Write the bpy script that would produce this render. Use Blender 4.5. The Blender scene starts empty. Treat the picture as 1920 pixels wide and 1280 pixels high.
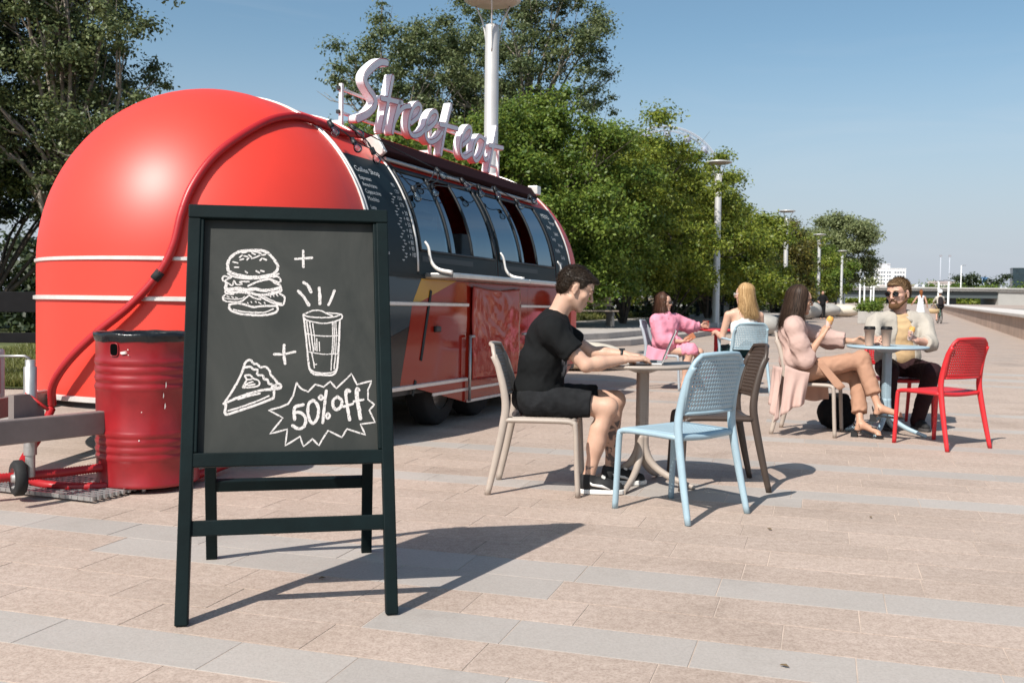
import bpy, bmesh, math, random
import numpy as np
from mathutils import Vector, Matrix, Euler, noise as mnoise

# ------------------------------------------------------------------ camera, sky, sun, exposure
scene = bpy.context.scene
cam_data = bpy.data.cameras.new('camera')
cam = bpy.data.objects.new('camera', cam_data)
scene.collection.objects.link(cam)
cam_data.lens = 35.0
cam_data.sensor_width = 36.0
cam_data.clip_start = 0.05
cam_data.clip_end = 4000
cam.matrix_world = Matrix.Translation((0, 0, 1.14)) @ Matrix.Rotation(math.pi/2 - math.radians(2.56), 4, 'X') @ Matrix.Rotation(0.012, 4, 'Z')
cam_data.dof.use_dof = True
cam_data.dof.focus_distance = 5.2
cam_data.dof.aperture_fstop = 6.3
scene.camera = cam

SUN_EL = math.radians(45.5)
SUN_DIR = Vector((-0.6*math.cos(SUN_EL), -0.8*math.cos(SUN_EL), math.sin(SUN_EL)))
world = bpy.data.worlds.new('World')
scene.world = world
world.use_nodes = True
wn = world.node_tree
wn.nodes.clear()
w_out = wn.nodes.new('ShaderNodeOutputWorld')
w_bg = wn.nodes.new('ShaderNodeBackground')
w_sky = wn.nodes.new('ShaderNodeTexSky')
w_sky.sky_type = 'NISHITA'
w_sky.sun_disc = False
w_sky.sun_elevation = SUN_EL
w_sky.sun_rotation = math.atan2(-0.6, -0.8) % (2*math.pi)
w_sky.altitude = 100
w_sky.air_density = 1.0
w_sky.dust_density = 1.7
w_sky.ozone_density = 1.6
w_bg.inputs['Strength'].default_value = 0.102
w_hs = wn.nodes.new('ShaderNodeHueSaturation'); w_hs.inputs['Saturation'].default_value = 0.95
w_tint = wn.nodes.new('ShaderNodeMix'); w_tint.data_type = 'RGBA'; w_tint.blend_type = 'MULTIPLY'; w_tint.inputs[0].default_value = 1.0
w_tint.inputs[7].default_value = (0.87, 1.04, 1.03, 1)
wn.links.new(w_sky.outputs[0], w_hs.inputs['Color'])
wn.links.new(w_hs.outputs[0], w_tint.inputs[6])
# faint high cirrus, the same all round the sky
w_tc = wn.nodes.new('ShaderNodeTexCoord'); w_mp = wn.nodes.new('ShaderNodeMapping'); w_mp.inputs['Scale'].default_value = (1.2, 1.2, 9.0)
w_n = wn.nodes.new('ShaderNodeTexNoise'); w_n.inputs['Scale'].default_value = 2.2; w_n.inputs['Detail'].default_value = 7; w_n.inputs['Roughness'].default_value = 0.55; w_n.inputs['Distortion'].default_value = 0.6
w_r = wn.nodes.new('ShaderNodeValToRGB'); w_r.color_ramp.elements[0].position = 0.50; w_r.color_ramp.elements[1].position = 0.85
w_r.color_ramp.elements[1].color = (0.16, 0.16, 0.16, 1)
w_cl = wn.nodes.new('ShaderNodeMix'); w_cl.data_type = 'RGBA'; w_cl.inputs[7].default_value = (6.2, 6.3, 6.6, 1)
wn.links.new(w_tc.outputs['Generated'], w_mp.inputs[0]); wn.links.new(w_mp.outputs[0], w_n.inputs['Vector']); wn.links.new(w_n.outputs['Fac'], w_r.inputs['Fac'])
# summer haze low in the sky, the same all round the horizon
w_sp = wn.nodes.new('ShaderNodeSeparateXYZ'); wn.links.new(w_tc.outputs['Generated'], w_sp.inputs[0])
w_hr = wn.nodes.new('ShaderNodeValToRGB'); w_hr.color_ramp.interpolation = 'EASE'
w_hr.color_ramp.elements[0].position = 0.0; w_hr.color_ramp.elements[0].color = (0.85, 0.85, 0.85, 1)
w_hr.color_ramp.elements[1].position = 0.27; w_hr.color_ramp.elements[1].color = (0, 0, 0, 1)
wn.links.new(w_sp.outputs[2], w_hr.inputs['Fac'])
w_hz = wn.nodes.new('ShaderNodeMix'); w_hz.data_type = 'RGBA'; w_hz.inputs[7].default_value = (4.55, 4.85, 5.65, 1)
wn.links.new(w_hr.outputs[0], w_hz.inputs[0]); wn.links.new(w_tint.outputs[2], w_hz.inputs[6])
wn.links.new(w_r.outputs[0], w_cl.inputs[0]); wn.links.new(w_hz.outputs[2], w_cl.inputs[6]); wn.links.new(w_cl.outputs[2], w_bg.inputs[0])
wn.links.new(w_bg.outputs[0], w_out.inputs[0])
sun_data = bpy.data.lights.new('sun', 'SUN')
sun_data.energy = 5.0
sun_data.angle = math.radians(0.53)
sun_data.color = (1.0, 0.95, 0.88)
sun = bpy.data.objects.new('sun', sun_data)
scene.collection.objects.link(sun)
sun.rotation_euler = SUN_DIR.to_track_quat('Z', 'Y').to_euler()
sun.location = SUN_DIR*60
vs = scene.view_settings
vs.view_transform = 'Standard'
vs.look = 'None'
vs.exposure = 0.27
vs.gamma = 1.0
vs.use_curve_mapping = False
try:
    scene.cycles.max_bounces = 8
    scene.cycles.transparent_max_bounces = 12
    scene.cycles.caustics_reflective = False
    scene.cycles.caustics_refractive = False
    scene.cycles.sample_clamp_indirect = 6.0
except Exception:
    pass

# ------------------------------------------------------------------ helpers
COL = scene.collection
PI = math.pi
rnd = random.Random(7)
nrng = np.random.default_rng(11)

def rad(d):
    return math.radians(d)

MATS = {}
def mat(name, col=(0.5, 0.5, 0.5), rough=0.6, metal=0.0, var=0.0, scale=6.0, bump=0.0, bscale=60.0, bdist=0.004,
        coat=0.0, spec=0.5, world=False, col2=None, island=0.0, trans=0.0, alpha=1.0, detail=4.0, sheen=0.0, sss=0.0, objrand=0.0):
    if name in MATS:
        return MATS[name]
    m = bpy.data.materials.new(name)
    m.use_nodes = True
    nt = m.node_tree
    bs = nt.nodes['Principled BSDF']
    L = nt.links
    bs.inputs['Roughness'].default_value = rough
    bs.inputs['Metallic'].default_value = metal
    bs.inputs['Specular IOR Level'].default_value = spec
    bs.inputs['Coat Weight'].default_value = coat
    bs.inputs['Coat Roughness'].default_value = 0.06
    if sheen:
        bs.inputs['Sheen Weight'].default_value = sheen
    if sss:
        bs.inputs['Subsurface Weight'].default_value = sss
        bs.inputs['Subsurface Radius'].default_value = (0.012, 0.005, 0.003)
    bs.inputs['Base Color'].default_value = (*col, 1)
    if alpha < 1:
        bs.inputs['Alpha'].default_value = alpha
    if trans:
        bs.inputs['Transmission Weight'].default_value = trans
    src = None
    if var or bump or col2:
        if world:
            g = nt.nodes.new('ShaderNodeNewGeometry'); src = g.outputs['Position']
        else:
            t = nt.nodes.new('ShaderNodeTexCoord'); src = t.outputs['Object']
    colsock = None
    if var or col2:
        n = nt.nodes.new('ShaderNodeTexNoise')
        n.inputs['Scale'].default_value = scale
        n.inputs['Detail'].default_value = detail
        n.inputs['Roughness'].default_value = 0.6
        L.new(src, n.inputs['Vector'])
        r = nt.nodes.new('ShaderNodeValToRGB')
        c1 = [max(0, c*(1-var)) for c in col]
        c2 = list(col2) if col2 else [min(1, c*(1+var)) for c in col]
        r.color_ramp.elements[0].position = 0.3
        r.color_ramp.elements[1].position = 0.7
        r.color_ramp.elements[0].color = (*c1, 1)
        r.color_ramp.elements[1].color = (*c2, 1)
        L.new(n.outputs['Fac'], r.inputs['Fac'])
        colsock = r.outputs['Color']
    if island or objrand:
        if island:
            g2 = nt.nodes.new('ShaderNodeNewGeometry'); rs = g2.outputs['Random Per Island']; amt = island
        else:
            g2 = nt.nodes.new('ShaderNodeObjectInfo'); rs = g2.outputs['Random']; amt = objrand
        hs = nt.nodes.new('ShaderNodeHueSaturation')
        mr = nt.nodes.new('ShaderNodeMapRange')
        mr.inputs['To Min'].default_value = 1-amt
        mr.inputs['To Max'].default_value = 1+amt
        L.new(rs, mr.inputs['Value'])
        L.new(mr.outputs[0], hs.inputs['Value'])
        if colsock is not None:
            L.new(colsock, hs.inputs['Color'])
        else:
            hs.inputs['Color'].default_value = (*col, 1)
        colsock = hs.outputs['Color']
    if colsock is not None:
        L.new(colsock, bs.inputs['Base Color'])
    if bump:
        n2 = nt.nodes.new('ShaderNodeTexNoise')
        n2.inputs['Scale'].default_value = bscale
        n2.inputs['Detail'].default_value = 5
        L.new(src, n2.inputs['Vector'])
        b = nt.nodes.new('ShaderNodeBump')
        b.inputs['Strength'].default_value = bump
        b.inputs['Distance'].default_value = bdist
        L.new(n2.outputs['Fac'], b.inputs['Height'])
        L.new(b.outputs[0], bs.inputs['Normal'])
    MATS[name] = m
    return m

def leaf_mat(name, c1, c2, transl=0.35):
    if name in MATS:
        return MATS[name]
    m = bpy.data.materials.new(name); m.use_nodes = True
    nt = m.node_tree; nt.nodes.clear(); L = nt.links
    out = nt.nodes.new('ShaderNodeOutputMaterial')
    g = nt.nodes.new('ShaderNodeNewGeometry')
    r = nt.nodes.new('ShaderNodeValToRGB')
    r.color_ramp.elements[0].color = (*c1, 1); r.color_ramp.elements[1].color = (*c2, 1)
    L.new(g.outputs['Random Per Island'], r.inputs['Fac'])
    d = nt.nodes.new('ShaderNodeBsdfPrincipled')
    d.inputs['Roughness'].default_value = 0.45
    d.inputs['Specular IOR Level'].default_value = 0.35
    t = nt.nodes.new('ShaderNodeBsdfTranslucent')
    hs = nt.nodes.new('ShaderNodeHueSaturation'); hs.inputs['Hue'].default_value = 0.47; hs.inputs['Value'].default_value = 1.5
    L.new(r.outputs['Color'], d.inputs['Base Color'])
    L.new(r.outputs['Color'], hs.inputs['Color'])
    L.new(hs.outputs['Color'], t.inputs['Color'])
    mx = nt.nodes.new('ShaderNodeMixShader'); mx.inputs[0].default_value = transl
    L.new(d.outputs[0], mx.inputs[1]); L.new(t.outputs[0], mx.inputs[2])
    L.new(mx.outputs[0], out.inputs[0])
    MATS[name] = m
    return m

def tag(o, label=None, cat=None, group=None, kind=None):
    if label: o['label'] = label
    if cat: o['category'] = cat
    if group: o['group'] = group
    if kind: o['kind'] = kind
    return o

def empty(name, loc=(0, 0, 0), rz=0.0, label=None, cat=None, group=None, kind=None):
    o = bpy.data.objects.new(name, None)
    o.empty_display_size = 0.1
    COL.objects.link(o)
    o.location = loc
    o.rotation_euler = (0, 0, rz)
    return tag(o, label, cat, group, kind)

def copy_tree(o, parent=None):
    c = o.copy(); COL.objects.link(c); c.parent = parent
    if parent is not None:
        c.matrix_parent_inverse = o.matrix_parent_inverse.copy()
    for ch in [x for x in COL.objects if x.parent == o]:
        copy_tree(ch, c)
    return c

def vnorm(v):
    v = Vector(v); return v.normalized() if v.length > 1e-9 else Vector((0, 0, 1))

class MB:
    """collects shapes; build() links them as one mesh object"""
    def __init__(self, T=None):
        self.v = []; self.f = []; self.m = []; self.s = []
        self.T = T
    def addv(self, pts):
        b = len(self.v)
        if self.T is not None:
            self.v.extend([tuple(self.T @ Vector(p)) for p in pts])
        else:
            self.v.extend([tuple(p) for p in pts])
        return b
    def face(self, idx, mi=0, sm=False):
        self.f.append(tuple(idx)); self.m.append(mi); self.s.append(sm)
    def poly(self, pts, mi=0, sm=False):
        b = self.addv(pts); self.face(range(b, b+len(pts)), mi, sm); return self
    def box(self, c, size, R=None, mi=0):
        hx, hy, hz = size[0]/2, size[1]/2, size[2]/2
        c = Vector(c)
        P = []
        for z in (-hz, hz):
            for x, y in ((-hx, -hy), (hx, -hy), (hx, hy), (-hx, hy)):
                p = Vector((x, y, z))
                if R is not None: p = R @ p
                P.append(c+p)
        b = self.addv(P)
        for q in ((3, 2, 1, 0), (4, 5, 6, 7), (0, 1, 5, 4), (1, 2, 6, 5), (2, 3, 7, 6), (3, 0, 4, 7)):
            self.face([b+i for i in q], mi)
        return self
    def bar(self, a, b_, w, h, up=(0, 0, 1), mi=0):
        a = Vector(a); b_ = Vector(b_); d = b_-a; L = d.length; y = d.normalized()
        x = y.cross(Vector(up)); x = x.normalized() if x.length > 1e-6 else Vector((1, 0, 0))
        z = x.cross(y)
        R = Matrix((x, y, z)).transposed()
        return self.box((a+b_)/2, (w, L, h), R, mi)
    def tube(self, pts, r, n=8, mi=0, cap=True, closed=False, sm=True, flat=None):
        """r: number or list; flat=(sx, sy, up) scales the section"""
        P = [Vector(p) for p in pts]; k = len(P)
        rr = [r]*k if not hasattr(r, '__len__') else list(r)
        tang = []
        for i in range(k):
            if closed: t = P[(i+1) % k]-P[i-1]
            elif i == 0: t = P[1]-P[0]
            elif i == k-1: t = P[-1]-P[-2]
            else: t = (P[i+1]-P[i]).normalized()+(P[i]-P[i-1]).normalized()
            tang.append(vnorm(t))
        if flat: up = Vector(flat[2])
        else:
            up = Vector((0, 0, 1)) if abs(tang[0].z) < 0.9 else Vector((1, 0, 0))
        nx = tang[0].cross(up); nx = vnorm(nx)
        b = len(self.v); 
        for i in range(k):
            t = tang[i]
            if flat:
                nx = vnorm(t.cross(up)) if t.cross(up).length > 1e-4 else nx
            else:
                nx = nx - t*nx.dot(t); nx = vnorm(nx)
            ny = t.cross(nx)
            sx, sy = (flat[0], flat[1]) if flat else (1, 1)
            self.addv([P[i] + nx*(rr[i]*sx*math.cos(2*PI*j/n)) + ny*(rr[i]*sy*math.sin(2*PI*j/n)) for j in range(n)])
        for i in range(k if closed else k-1):
            i2 = (i+1) % k
            for j in range(n):
                j2 = (j+1) % n
                self.face([b+i*n+j, b+i*n+j2, b+i2*n+j2, b+i2*n+j], mi, sm)
        if cap and not closed:
            self.face([b+j for j in range(n)][::-1], mi)
            self.face([b+(k-1)*n+j for j in range(n)], mi)
        return self
    def lathe(self, prof, n=24, c=(0, 0, 0), R=None, mi=0, sm=True, cap=(False, False), a0=0.0, a1=2*PI, sharp=()):
        c = Vector(c); b = len(self.v); full = abs(a1-a0-2*PI) < 1e-6
        m = n if full else n+1
        for (r, z) in prof:
            pts = []
            for j in range(m):
                a = a0+(a1-a0)*j/n
                p = Vector((r*math.cos(a), r*math.sin(a), z))
                if R is not None: p = R @ p
                pts.append(c+p)
            self.addv(pts)
        for i in range(len(prof)-1):
            for j in range(n):
                j2 = (j+1) % m if full else j+1
                self.face([b+i*m+j, b+i*m+j2, b+(i+1)*m+j2, b+(i+1)*m+j], mi, sm)
        if cap[0]: self.face([b+j for j in range(m)][::-1], mi)
        if cap[1]: self.face([b+(len(prof)-1)*m+j for j in range(m)], mi)
        return self
    def sheet(self, grid, mi=0, sm=True, flip=False):
        rows = len(grid); cols = len(grid[0]); b = len(self.v)
        for row in grid: self.addv(row)
        for i in range(rows-1):
            for j in range(cols-1):
                q = [b+i*cols+j, b+i*cols+j+1, b+(i+1)*cols+j+1, b+(i+1)*cols+j]
                self.face(q[::-1] if flip else q, mi, sm)
        return self
    def prism(self, poly, a, b_, mi=0, f=None):
        """poly: 2D outline; f(x, y, t) maps to 3D for t = a and b_"""
        f = f or (lambda x, y, t: (x, y, t))
        n = len(poly)
        i0 = self.addv([f(x, y, a) for x, y in poly]); i1 = self.addv([f(x, y, b_) for x, y in poly])
        self.face([i0+i for i in range(n)][::-1], mi); self.face([i1+i for i in range(n)], mi)
        for i in range(n):
            j = (i+1) % n
            self.face([i0+i, i0+j, i1+j, i1+i], mi)
        return self
    def mesh(self, name):
        me = bpy.data.meshes.new(name)
        me.from_pydata(self.v, [], self.f)
        me.polygons.foreach_set('material_index', self.m)
        me.polygons.foreach_set('use_smooth', self.s)
        me.update()
        return me
    def build(self, name, mats, parent=None, bevel=0.0, bseg=2, solid=0.0, loc=None, rot=None, fixn=True):
        me = self.mesh(name)
        if fixn:
            bm = bmesh.new(); bm.from_mesh(me); bmesh.ops.recalc_face_normals(bm, faces=bm.faces); bm.to_mesh(me); bm.free()
        return link(name, me, mats, parent, bevel, bseg, solid, loc, rot)

def link(name, me, mats, parent=None, bevel=0.0, bseg=2, solid=0.0, loc=None, rot=None):
    if not isinstance(mats, (list, tuple)): mats = [mats]
    if len(me.materials) == 0:
        for m in mats: me.materials.append(m)
    o = bpy.data.objects.new(name, me)
    COL.objects.link(o)
    if parent is not None: o.parent = parent
    if loc is not None: o.location = loc
    if rot is not None: o.rotation_euler = rot
    if solid:
        md = o.modifiers.new('solid', 'SOLIDIFY'); md.thickness = solid; md.offset = 0
    if bevel:
        md = o.modifiers.new('bevel', 'BEVEL'); md.width = bevel; md.segments = bseg; md.limit_method = 'ANGLE'; md.angle_limit = rad(40)
        md.harden_normals = False
    return o

def raw_mesh(name, V, F, mats, parent=None, smooth=False):
    """numpy verts (n,3) and quads (m,4) or tris (m,3)"""
    me = bpy.data.meshes.new(name)
    k = F.shape[1]
    me.vertices.add(len(V)); me.vertices.foreach_set('co', np.ascontiguousarray(V, dtype=np.float32).ravel())
    me.loops.add(F.size); me.loops.foreach_set('vertex_index', np.ascontiguousarray(F, dtype=np.int32).ravel())
    me.polygons.add(len(F))
    me.polygons.foreach_set('loop_start', np.arange(0, F.size, k, dtype=np.int32))
    me.polygons.foreach_set('loop_total', np.full(len(F), k, dtype=np.int32))
    if smooth: me.polygons.foreach_set('use_smooth', np.ones(len(F), dtype=bool))
    me.update(calc_edges=True)
    if not isinstance(mats, (list, tuple)): mats = [mats]
    for m in mats: me.materials.append(m)
    o = bpy.data.objects.new(name, me); COL.objects.link(o)
    if parent is not None: o.parent = parent
    return o

def smooth_path(pts, sub=6, closed=False):
    """Catmull-Rom through the points"""
    P = [Vector(p) for p in pts]; n = len(P); out = []
    rng = range(n if closed else n-1)
    for i in rng:
        p0 = P[i-1] if (i > 0 or closed) else P[0]*2-P[1]
        p1 = P[i]; p2 = P[(i+1) % n]
        p3 = P[(i+2) % n] if (i+2 < n or closed) else P[-1]*2-P[-2]
        for k in range(sub):
            t = k/sub
            out.append(0.5*((2*p1)+(p2-p0)*t+(2*p0-5*p1+4*p2-p3)*t*t+(3*p1-p0-3*p2+p3)*t**3))
    if not closed: out.append(P[-1].copy())
    return out

def text_mesh(txt, size=0.1, align='LEFT', extrude=0.0):
    cu = bpy.data.curves.new('txt', 'FONT'); cu.body = txt; cu.size = size; cu.align_x = align; cu.extrude = extrude
    cu.resolution_u = 3
    o = bpy.data.objects.new('txt', cu); COL.objects.link(o)
    dg = bpy.context.evaluated_depsgraph_get()
    me = bpy.data.meshes.new_from_object(o.evaluated_get(dg))
    V = [tuple(v.co) for v in me.vertices]; F = [tuple(p.vertices) for p in me.polygons]
    bpy.data.objects.remove(o); bpy.data.meshes.remove(me); bpy.data.curves.remove(cu)
    return V, F

# ------------------------------------------------------------------ setting
PA = rad(17.5)                       # paving direction
E1 = Vector((math.cos(PA), -math.sin(PA), 0)); E2 = Vector((math.sin(PA), math.cos(PA), 0))
UA = rad(21.9)                       # direction of promenade, lamps and trailer
UX = Vector((math.sin(UA), math.cos(UA), 0)); VX = Vector((math.cos(UA), -math.sin(UA), 0))
def pav(l, w, z=0.0): return E1*l + E2*w + Vector((0, 0, z))

def granite(name, a, b, speck, objrand=True, joints=False, mott=(0.82, 0.8, 0.79, 1)):
    m = bpy.data.materials.new(name); m.use_nodes = True
    nt = m.node_tree; L = nt.links; bs = nt.nodes['Principled BSDF']
    g = nt.nodes.new('ShaderNodeNewGeometry')
    n1 = nt.nodes.new('ShaderNodeTexNoise'); n1.inputs['Scale'].default_value = 2.2; n1.inputs['Detail'].default_value = 5
    n2 = nt.nodes.new('ShaderNodeTexNoise'); n2.inputs['Scale'].default_value = 95; n2.inputs['Detail'].default_value = 3; n2.inputs['Roughness'].default_value = 0.75
    n3 = nt.nodes.new('ShaderNodeTexNoise'); n3.inputs['Scale'].default_value = 28; n3.inputs['Detail'].default_value = 4
    for n in (n1, n2, n3): L.new(g.outputs['Position'], n.inputs['Vector'])
    r1 = nt.nodes.new('ShaderNodeValToRGB'); r1.color_ramp.elements[0].position = 0.3; r1.color_ramp.elements[1].position = 0.7
    r1.color_ramp.elements[0].color = (*a, 1); r1.color_ramp.elements[1].color = (*b, 1)
    L.new(n1.outputs['Fac'], r1.inputs['Fac'])
    r2 = nt.nodes.new('ShaderNodeValToRGB'); r2.color_ramp.elements[0].position = 0.36; r2.color_ramp.elements[1].position = 0.56
    r2.color_ramp.elements[0].color = (*speck, 1); r2.color_ramp.elements[1].color = (1, 1, 1, 1)
    L.new(n2.outputs['Fac'], r2.inputs['Fac'])
    r3 = nt.nodes.new('ShaderNodeValToRGB'); r3.color_ramp.elements[0].position = 0.3; r3.color_ramp.elements[1].position = 0.65
    r3.color_ramp.elements[0].color = mott; r3.color_ramp.elements[1].color = (1, 1, 1, 1)
    L.new(n3.outputs['Fac'], r3.inputs['Fac'])
    m1 = nt.nodes.new('ShaderNodeMix'); m1.data_type = 'RGBA'; m1.blend_type = 'MULTIPLY'; m1.inputs[0].default_value = 1
    m2 = nt.nodes.new('ShaderNodeMix'); m2.data_type = 'RGBA'; m2.blend_type = 'MULTIPLY'; m2.inputs[0].default_value = 1
    L.new(r1.outputs[0], m1.inputs[6]); L.new(r2.outputs[0], m1.inputs[7])
    L.new(m1.outputs[2], m2.inputs[6]); L.new(r3.outputs[0], m2.inputs[7])
    src = m2.outputs[2]
    if objrand:
        oi = nt.nodes.new('ShaderNodeNewGeometry' if objrand == 'island' else 'ShaderNodeObjectInfo')
        hs = nt.nodes.new('ShaderNodeHueSaturation'); mr = nt.nodes.new('ShaderNodeMapRange')
        mr.inputs['To Min'].default_value = 0.93; mr.inputs['To Max'].default_value = 1.05
        L.new(oi.outputs['Random Per Island' if objrand == 'island' else 'Random'], mr.inputs['Value']); L.new(mr.outputs[0], hs.inputs['Value']); L.new(src, hs.inputs['Color'])
        src = hs.outputs[0]
    # broad stains with their own shape
    n4 = nt.nodes.new('ShaderNodeTexNoise'); n4.inputs['Scale'].default_value = 0.9; n4.inputs['Detail'].default_value = 7; n4.inputs['Roughness'].default_value = 0.7
    L.new(g.outputs['Position'], n4.inputs['Vector'])
    r4 = nt.nodes.new('ShaderNodeValToRGB'); r4.color_ramp.elements[0].position = 0.30; r4.color_ramp.elements[1].position = 0.46
    r4.color_ramp.elements[0].color = (0.80, 0.79, 0.78, 1); r4.color_ramp.elements[1].color = (1, 1, 1, 1)
    L.new(n4.outputs['Fac'], r4.inputs['Fac'])
    m3 = nt.nodes.new('ShaderNodeMix'); m3.data_type = 'RGBA'; m3.blend_type = 'MULTIPLY'; m3.inputs[0].default_value = 1
    L.new(src, m3.inputs[6]); L.new(r4.outputs[0], m3.inputs[7])
    src = m3.outputs[2]
    if joints:
        mp = nt.nodes.new('ShaderNodeMapping'); mp.inputs['Rotation'].default_value = (0, 0, PA)
        br = nt.nodes.new('ShaderNodeTexBrick')
        br.inputs['Scale'].default_value = 1.0; br.inputs['Brick Width'].default_value = 0.55; br.inputs['Row Height'].default_value = 0.26
        br.inputs['Mortar Size'].default_value = 0.006
        br.inputs['Color1'].default_value = (1, 1, 1, 1); br.inputs['Color2'].default_value = (0.86, 0.9, 0.94, 1); br.inputs['Mortar'].default_value = (0.8, 0.78, 0.75, 1)
        L.new(g.outputs['Position'], mp.inputs[0]); L.new(mp.outputs[0], br.inputs['Vector'])
        m4 = nt.nodes.new('ShaderNodeMix'); m4.data_type = 'RGBA'; m4.blend_type = 'MULTIPLY'; m4.inputs[0].default_value = 1
        L.new(src, m4.inputs[6]); L.new(br.outputs['Color'], m4.inputs[7]); src = m4.outputs[2]
    L.new(src, bs.inputs['Base Color'])
    bs.inputs['Roughness'].default_value = 0.8
    bs.inputs['Specular IOR Level'].default_value = 0.3
    b = nt.nodes.new('ShaderNodeBump'); b.inputs['Strength'].default_value = 0.35; b.inputs['Distance'].default_value = 0.003
    L.new(n2.outputs['Fac'], b.inputs['Height']); L.new(b.outputs[0], bs.inputs['Normal'])
    MATS[name] = m
    return m

PINK = dict(a=(0.47, 0.372, 0.307), b=(0.52, 0.417, 0.352), speck=(0.72, 0.69, 0.68))
GREY = dict(mott=(0.95, 0.945, 0.94, 1), a=(0.405, 0.362, 0.328), b=(0.43, 0.385, 0.352), speck=(0.86, 0.86, 0.86))
M_pink = granite('pink_granite', **PINK); M_grey = granite('grey_granite', **GREY)
M_pink_i = granite('pink_granite_far', objrand='island', **PINK); M_grey_i = granite('grey_granite_far', objrand='island', **GREY)
M_plaza = granite('plaza_paving_far', objrand=False, joints=True, **PINK)
M_bed = mat('paving_bed', (0.50, 0.40, 0.33), 0.95, var=0.3, scale=3, world=True)
M_stone = mat('step_stone', (0.40, 0.36, 0.33), 0.85, var=0.12, scale=5, bump=0.3, bscale=120, world=True)
M_conc = mat('concrete_grey', (0.36, 0.34, 0.32), 0.9, var=0.18, scale=1.5, bump=0.3, bscale=40, world=True)

# ground sheet to the horizon, with a shallow bed for the slabs
L0, L1, W0, W1 = -9.0, 12.0, 0.47, 3.07+0.26*64
gm = MB()
LS = [-1500, L0, L1, 1500]; WS = [-60, W0, W1, 2200]
for i in range(3):
    for j in range(3):
        z = -0.002 if (i == 1 and j == 1) else 0.0
        gm.poly([pav(LS[i], WS[j], z), pav(LS[i+1], WS[j], z), pav(LS[i+1], WS[j+1], z), pav(LS[i], WS[j+1], z)], 1 if (i == 1 and j == 1) else 0)
for (a, b) in (((L0, W0), (L1, W0)), ((L1, W0), (L1, W1)), ((L1, W1), (L0, W1)), ((L0, W1), (L0, W0))):
    gm.poly([pav(*a, -0.002), pav(*b, -0.002), pav(*b, 0), pav(*a, 0)], 1)
ground = gm.build('ground', [M_plaza, M_bed])
tag(ground, kind='structure', label='pale pink granite promenade reaching to the horizon')

ROW = 0.26; WBASE = 3.05 + 0.02
def slab_mesh(w, d, t=0.0019, c=0.0012):
    m = MB(); hw, hd = w/2, d/2
    o = [(-hw, -hd), (hw, -hd), (hw, hd), (-hw, hd)]; i_ = [(-hw+c, -hd+c), (hw-c, -hd+c), (hw-c, hd-c), (-hw+c, hd-c)]
    b0 = m.addv([(x, y, -t) for x, y in o]); b1 = m.addv([(x, y, -c*0.6) for x, y in o]); b2 = m.addv([(x, y, 0) for x, y in i_])
    for k in range(4):
        j = (k+1) % 4
        m.face([b0+k, b0+j, b1+j, b1+k]); m.face([b1+k, b1+j, b2+j, b2+k])
    m.face([b2, b2+1, b2+2, b2+3])
    return m
SLABLEN = [0.42, 0.5, 0.56, 0.62, 0.7]
slab_cache = {}
def is_grey(row, l):
    if row == -2: return l < 3
    if row == -3: return l < -2.4 or l > 0.9
    if row == 0: return l > -1.6
    if row == 2: return -2.9 < l < -1.05
    if row == 3: return True
    if row == 11: return l > -1.5
    if row in (5, 6, 1, -1, 4, 7): return False
    return (hash((row*7919) % 1013) % 4 == 0) and (math.sin(l*0.9+row) > -0.55)
rs = random.Random(3)
cand = []
r0 = int((W0-WBASE)/ROW)-1
for row in range(r0, 64):
    wa = WBASE+row*ROW
    if wa < W0 or wa+ROW > W1+.001: continue
    l = L0+rs.random()*0.1
    while l < L1-0.2:
        n = rs.choice(SLABLEN)
        if l+n > L1: n = L1-l
        cand.append((row, l, n, wa, is_grey(row, l+n/2)))
        l += n
def in_view(l, w):
    p = pav(l, w)
    return p.y > 1.9 and abs(p.x)/p.y < 0.56 and p.y > 2.0
near = sorted([c for c in cand if in_view(c[1]+c[2]/2, c[3]+ROW/2)], key=lambda c: pav(c[1]+c[2]/2, c[3]).length)
near_set = set((c[0], c[1]) for c in near[:295])
far_m = {0: MB(), 1: MB()}
for (row, l, n, wa, gr) in cand:
    c = pav(l+n/2, wa+ROW/2)
    if c.y < -1.0: continue
    dz = rs.uniform(-0.0004, 0.0004)
    if (row, l) in near_set:
        key = (round(n, 3), gr)
        if key not in slab_cache:
            me = slab_mesh(n-0.004, ROW-0.004).mesh('paving_slab'); me.materials.append(M_grey if gr else M_pink); slab_cache[key] = me
        o = bpy.data.objects.new('paving_slab', slab_cache[key]); COL.objects.link(o); o.parent = ground
        o.location = (c.x, c.y, dz); o.rotation_euler = (rs.uniform(-.0008, .0008), rs.uniform(-.0006, .0006), -PA+rs.uniform(-.002, .002))
    else:
        m = far_m[int(gr)]; s = slab_mesh(n-0.005, ROW-0.005)
        m.T = Matrix.Translation((c.x, c.y, dz)) @ Matrix.Rotation(-PA, 4, 'Z')
        b = m.addv(s.v)
        for f in s.f: m.face([b+i for i in f])
for k in (0, 1):
    o = far_m[k].build('paving_slabs_beyond', [M_pink_i, M_grey_i][k], ground, fixn=False); o['kind'] = 'stuff'

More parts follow.
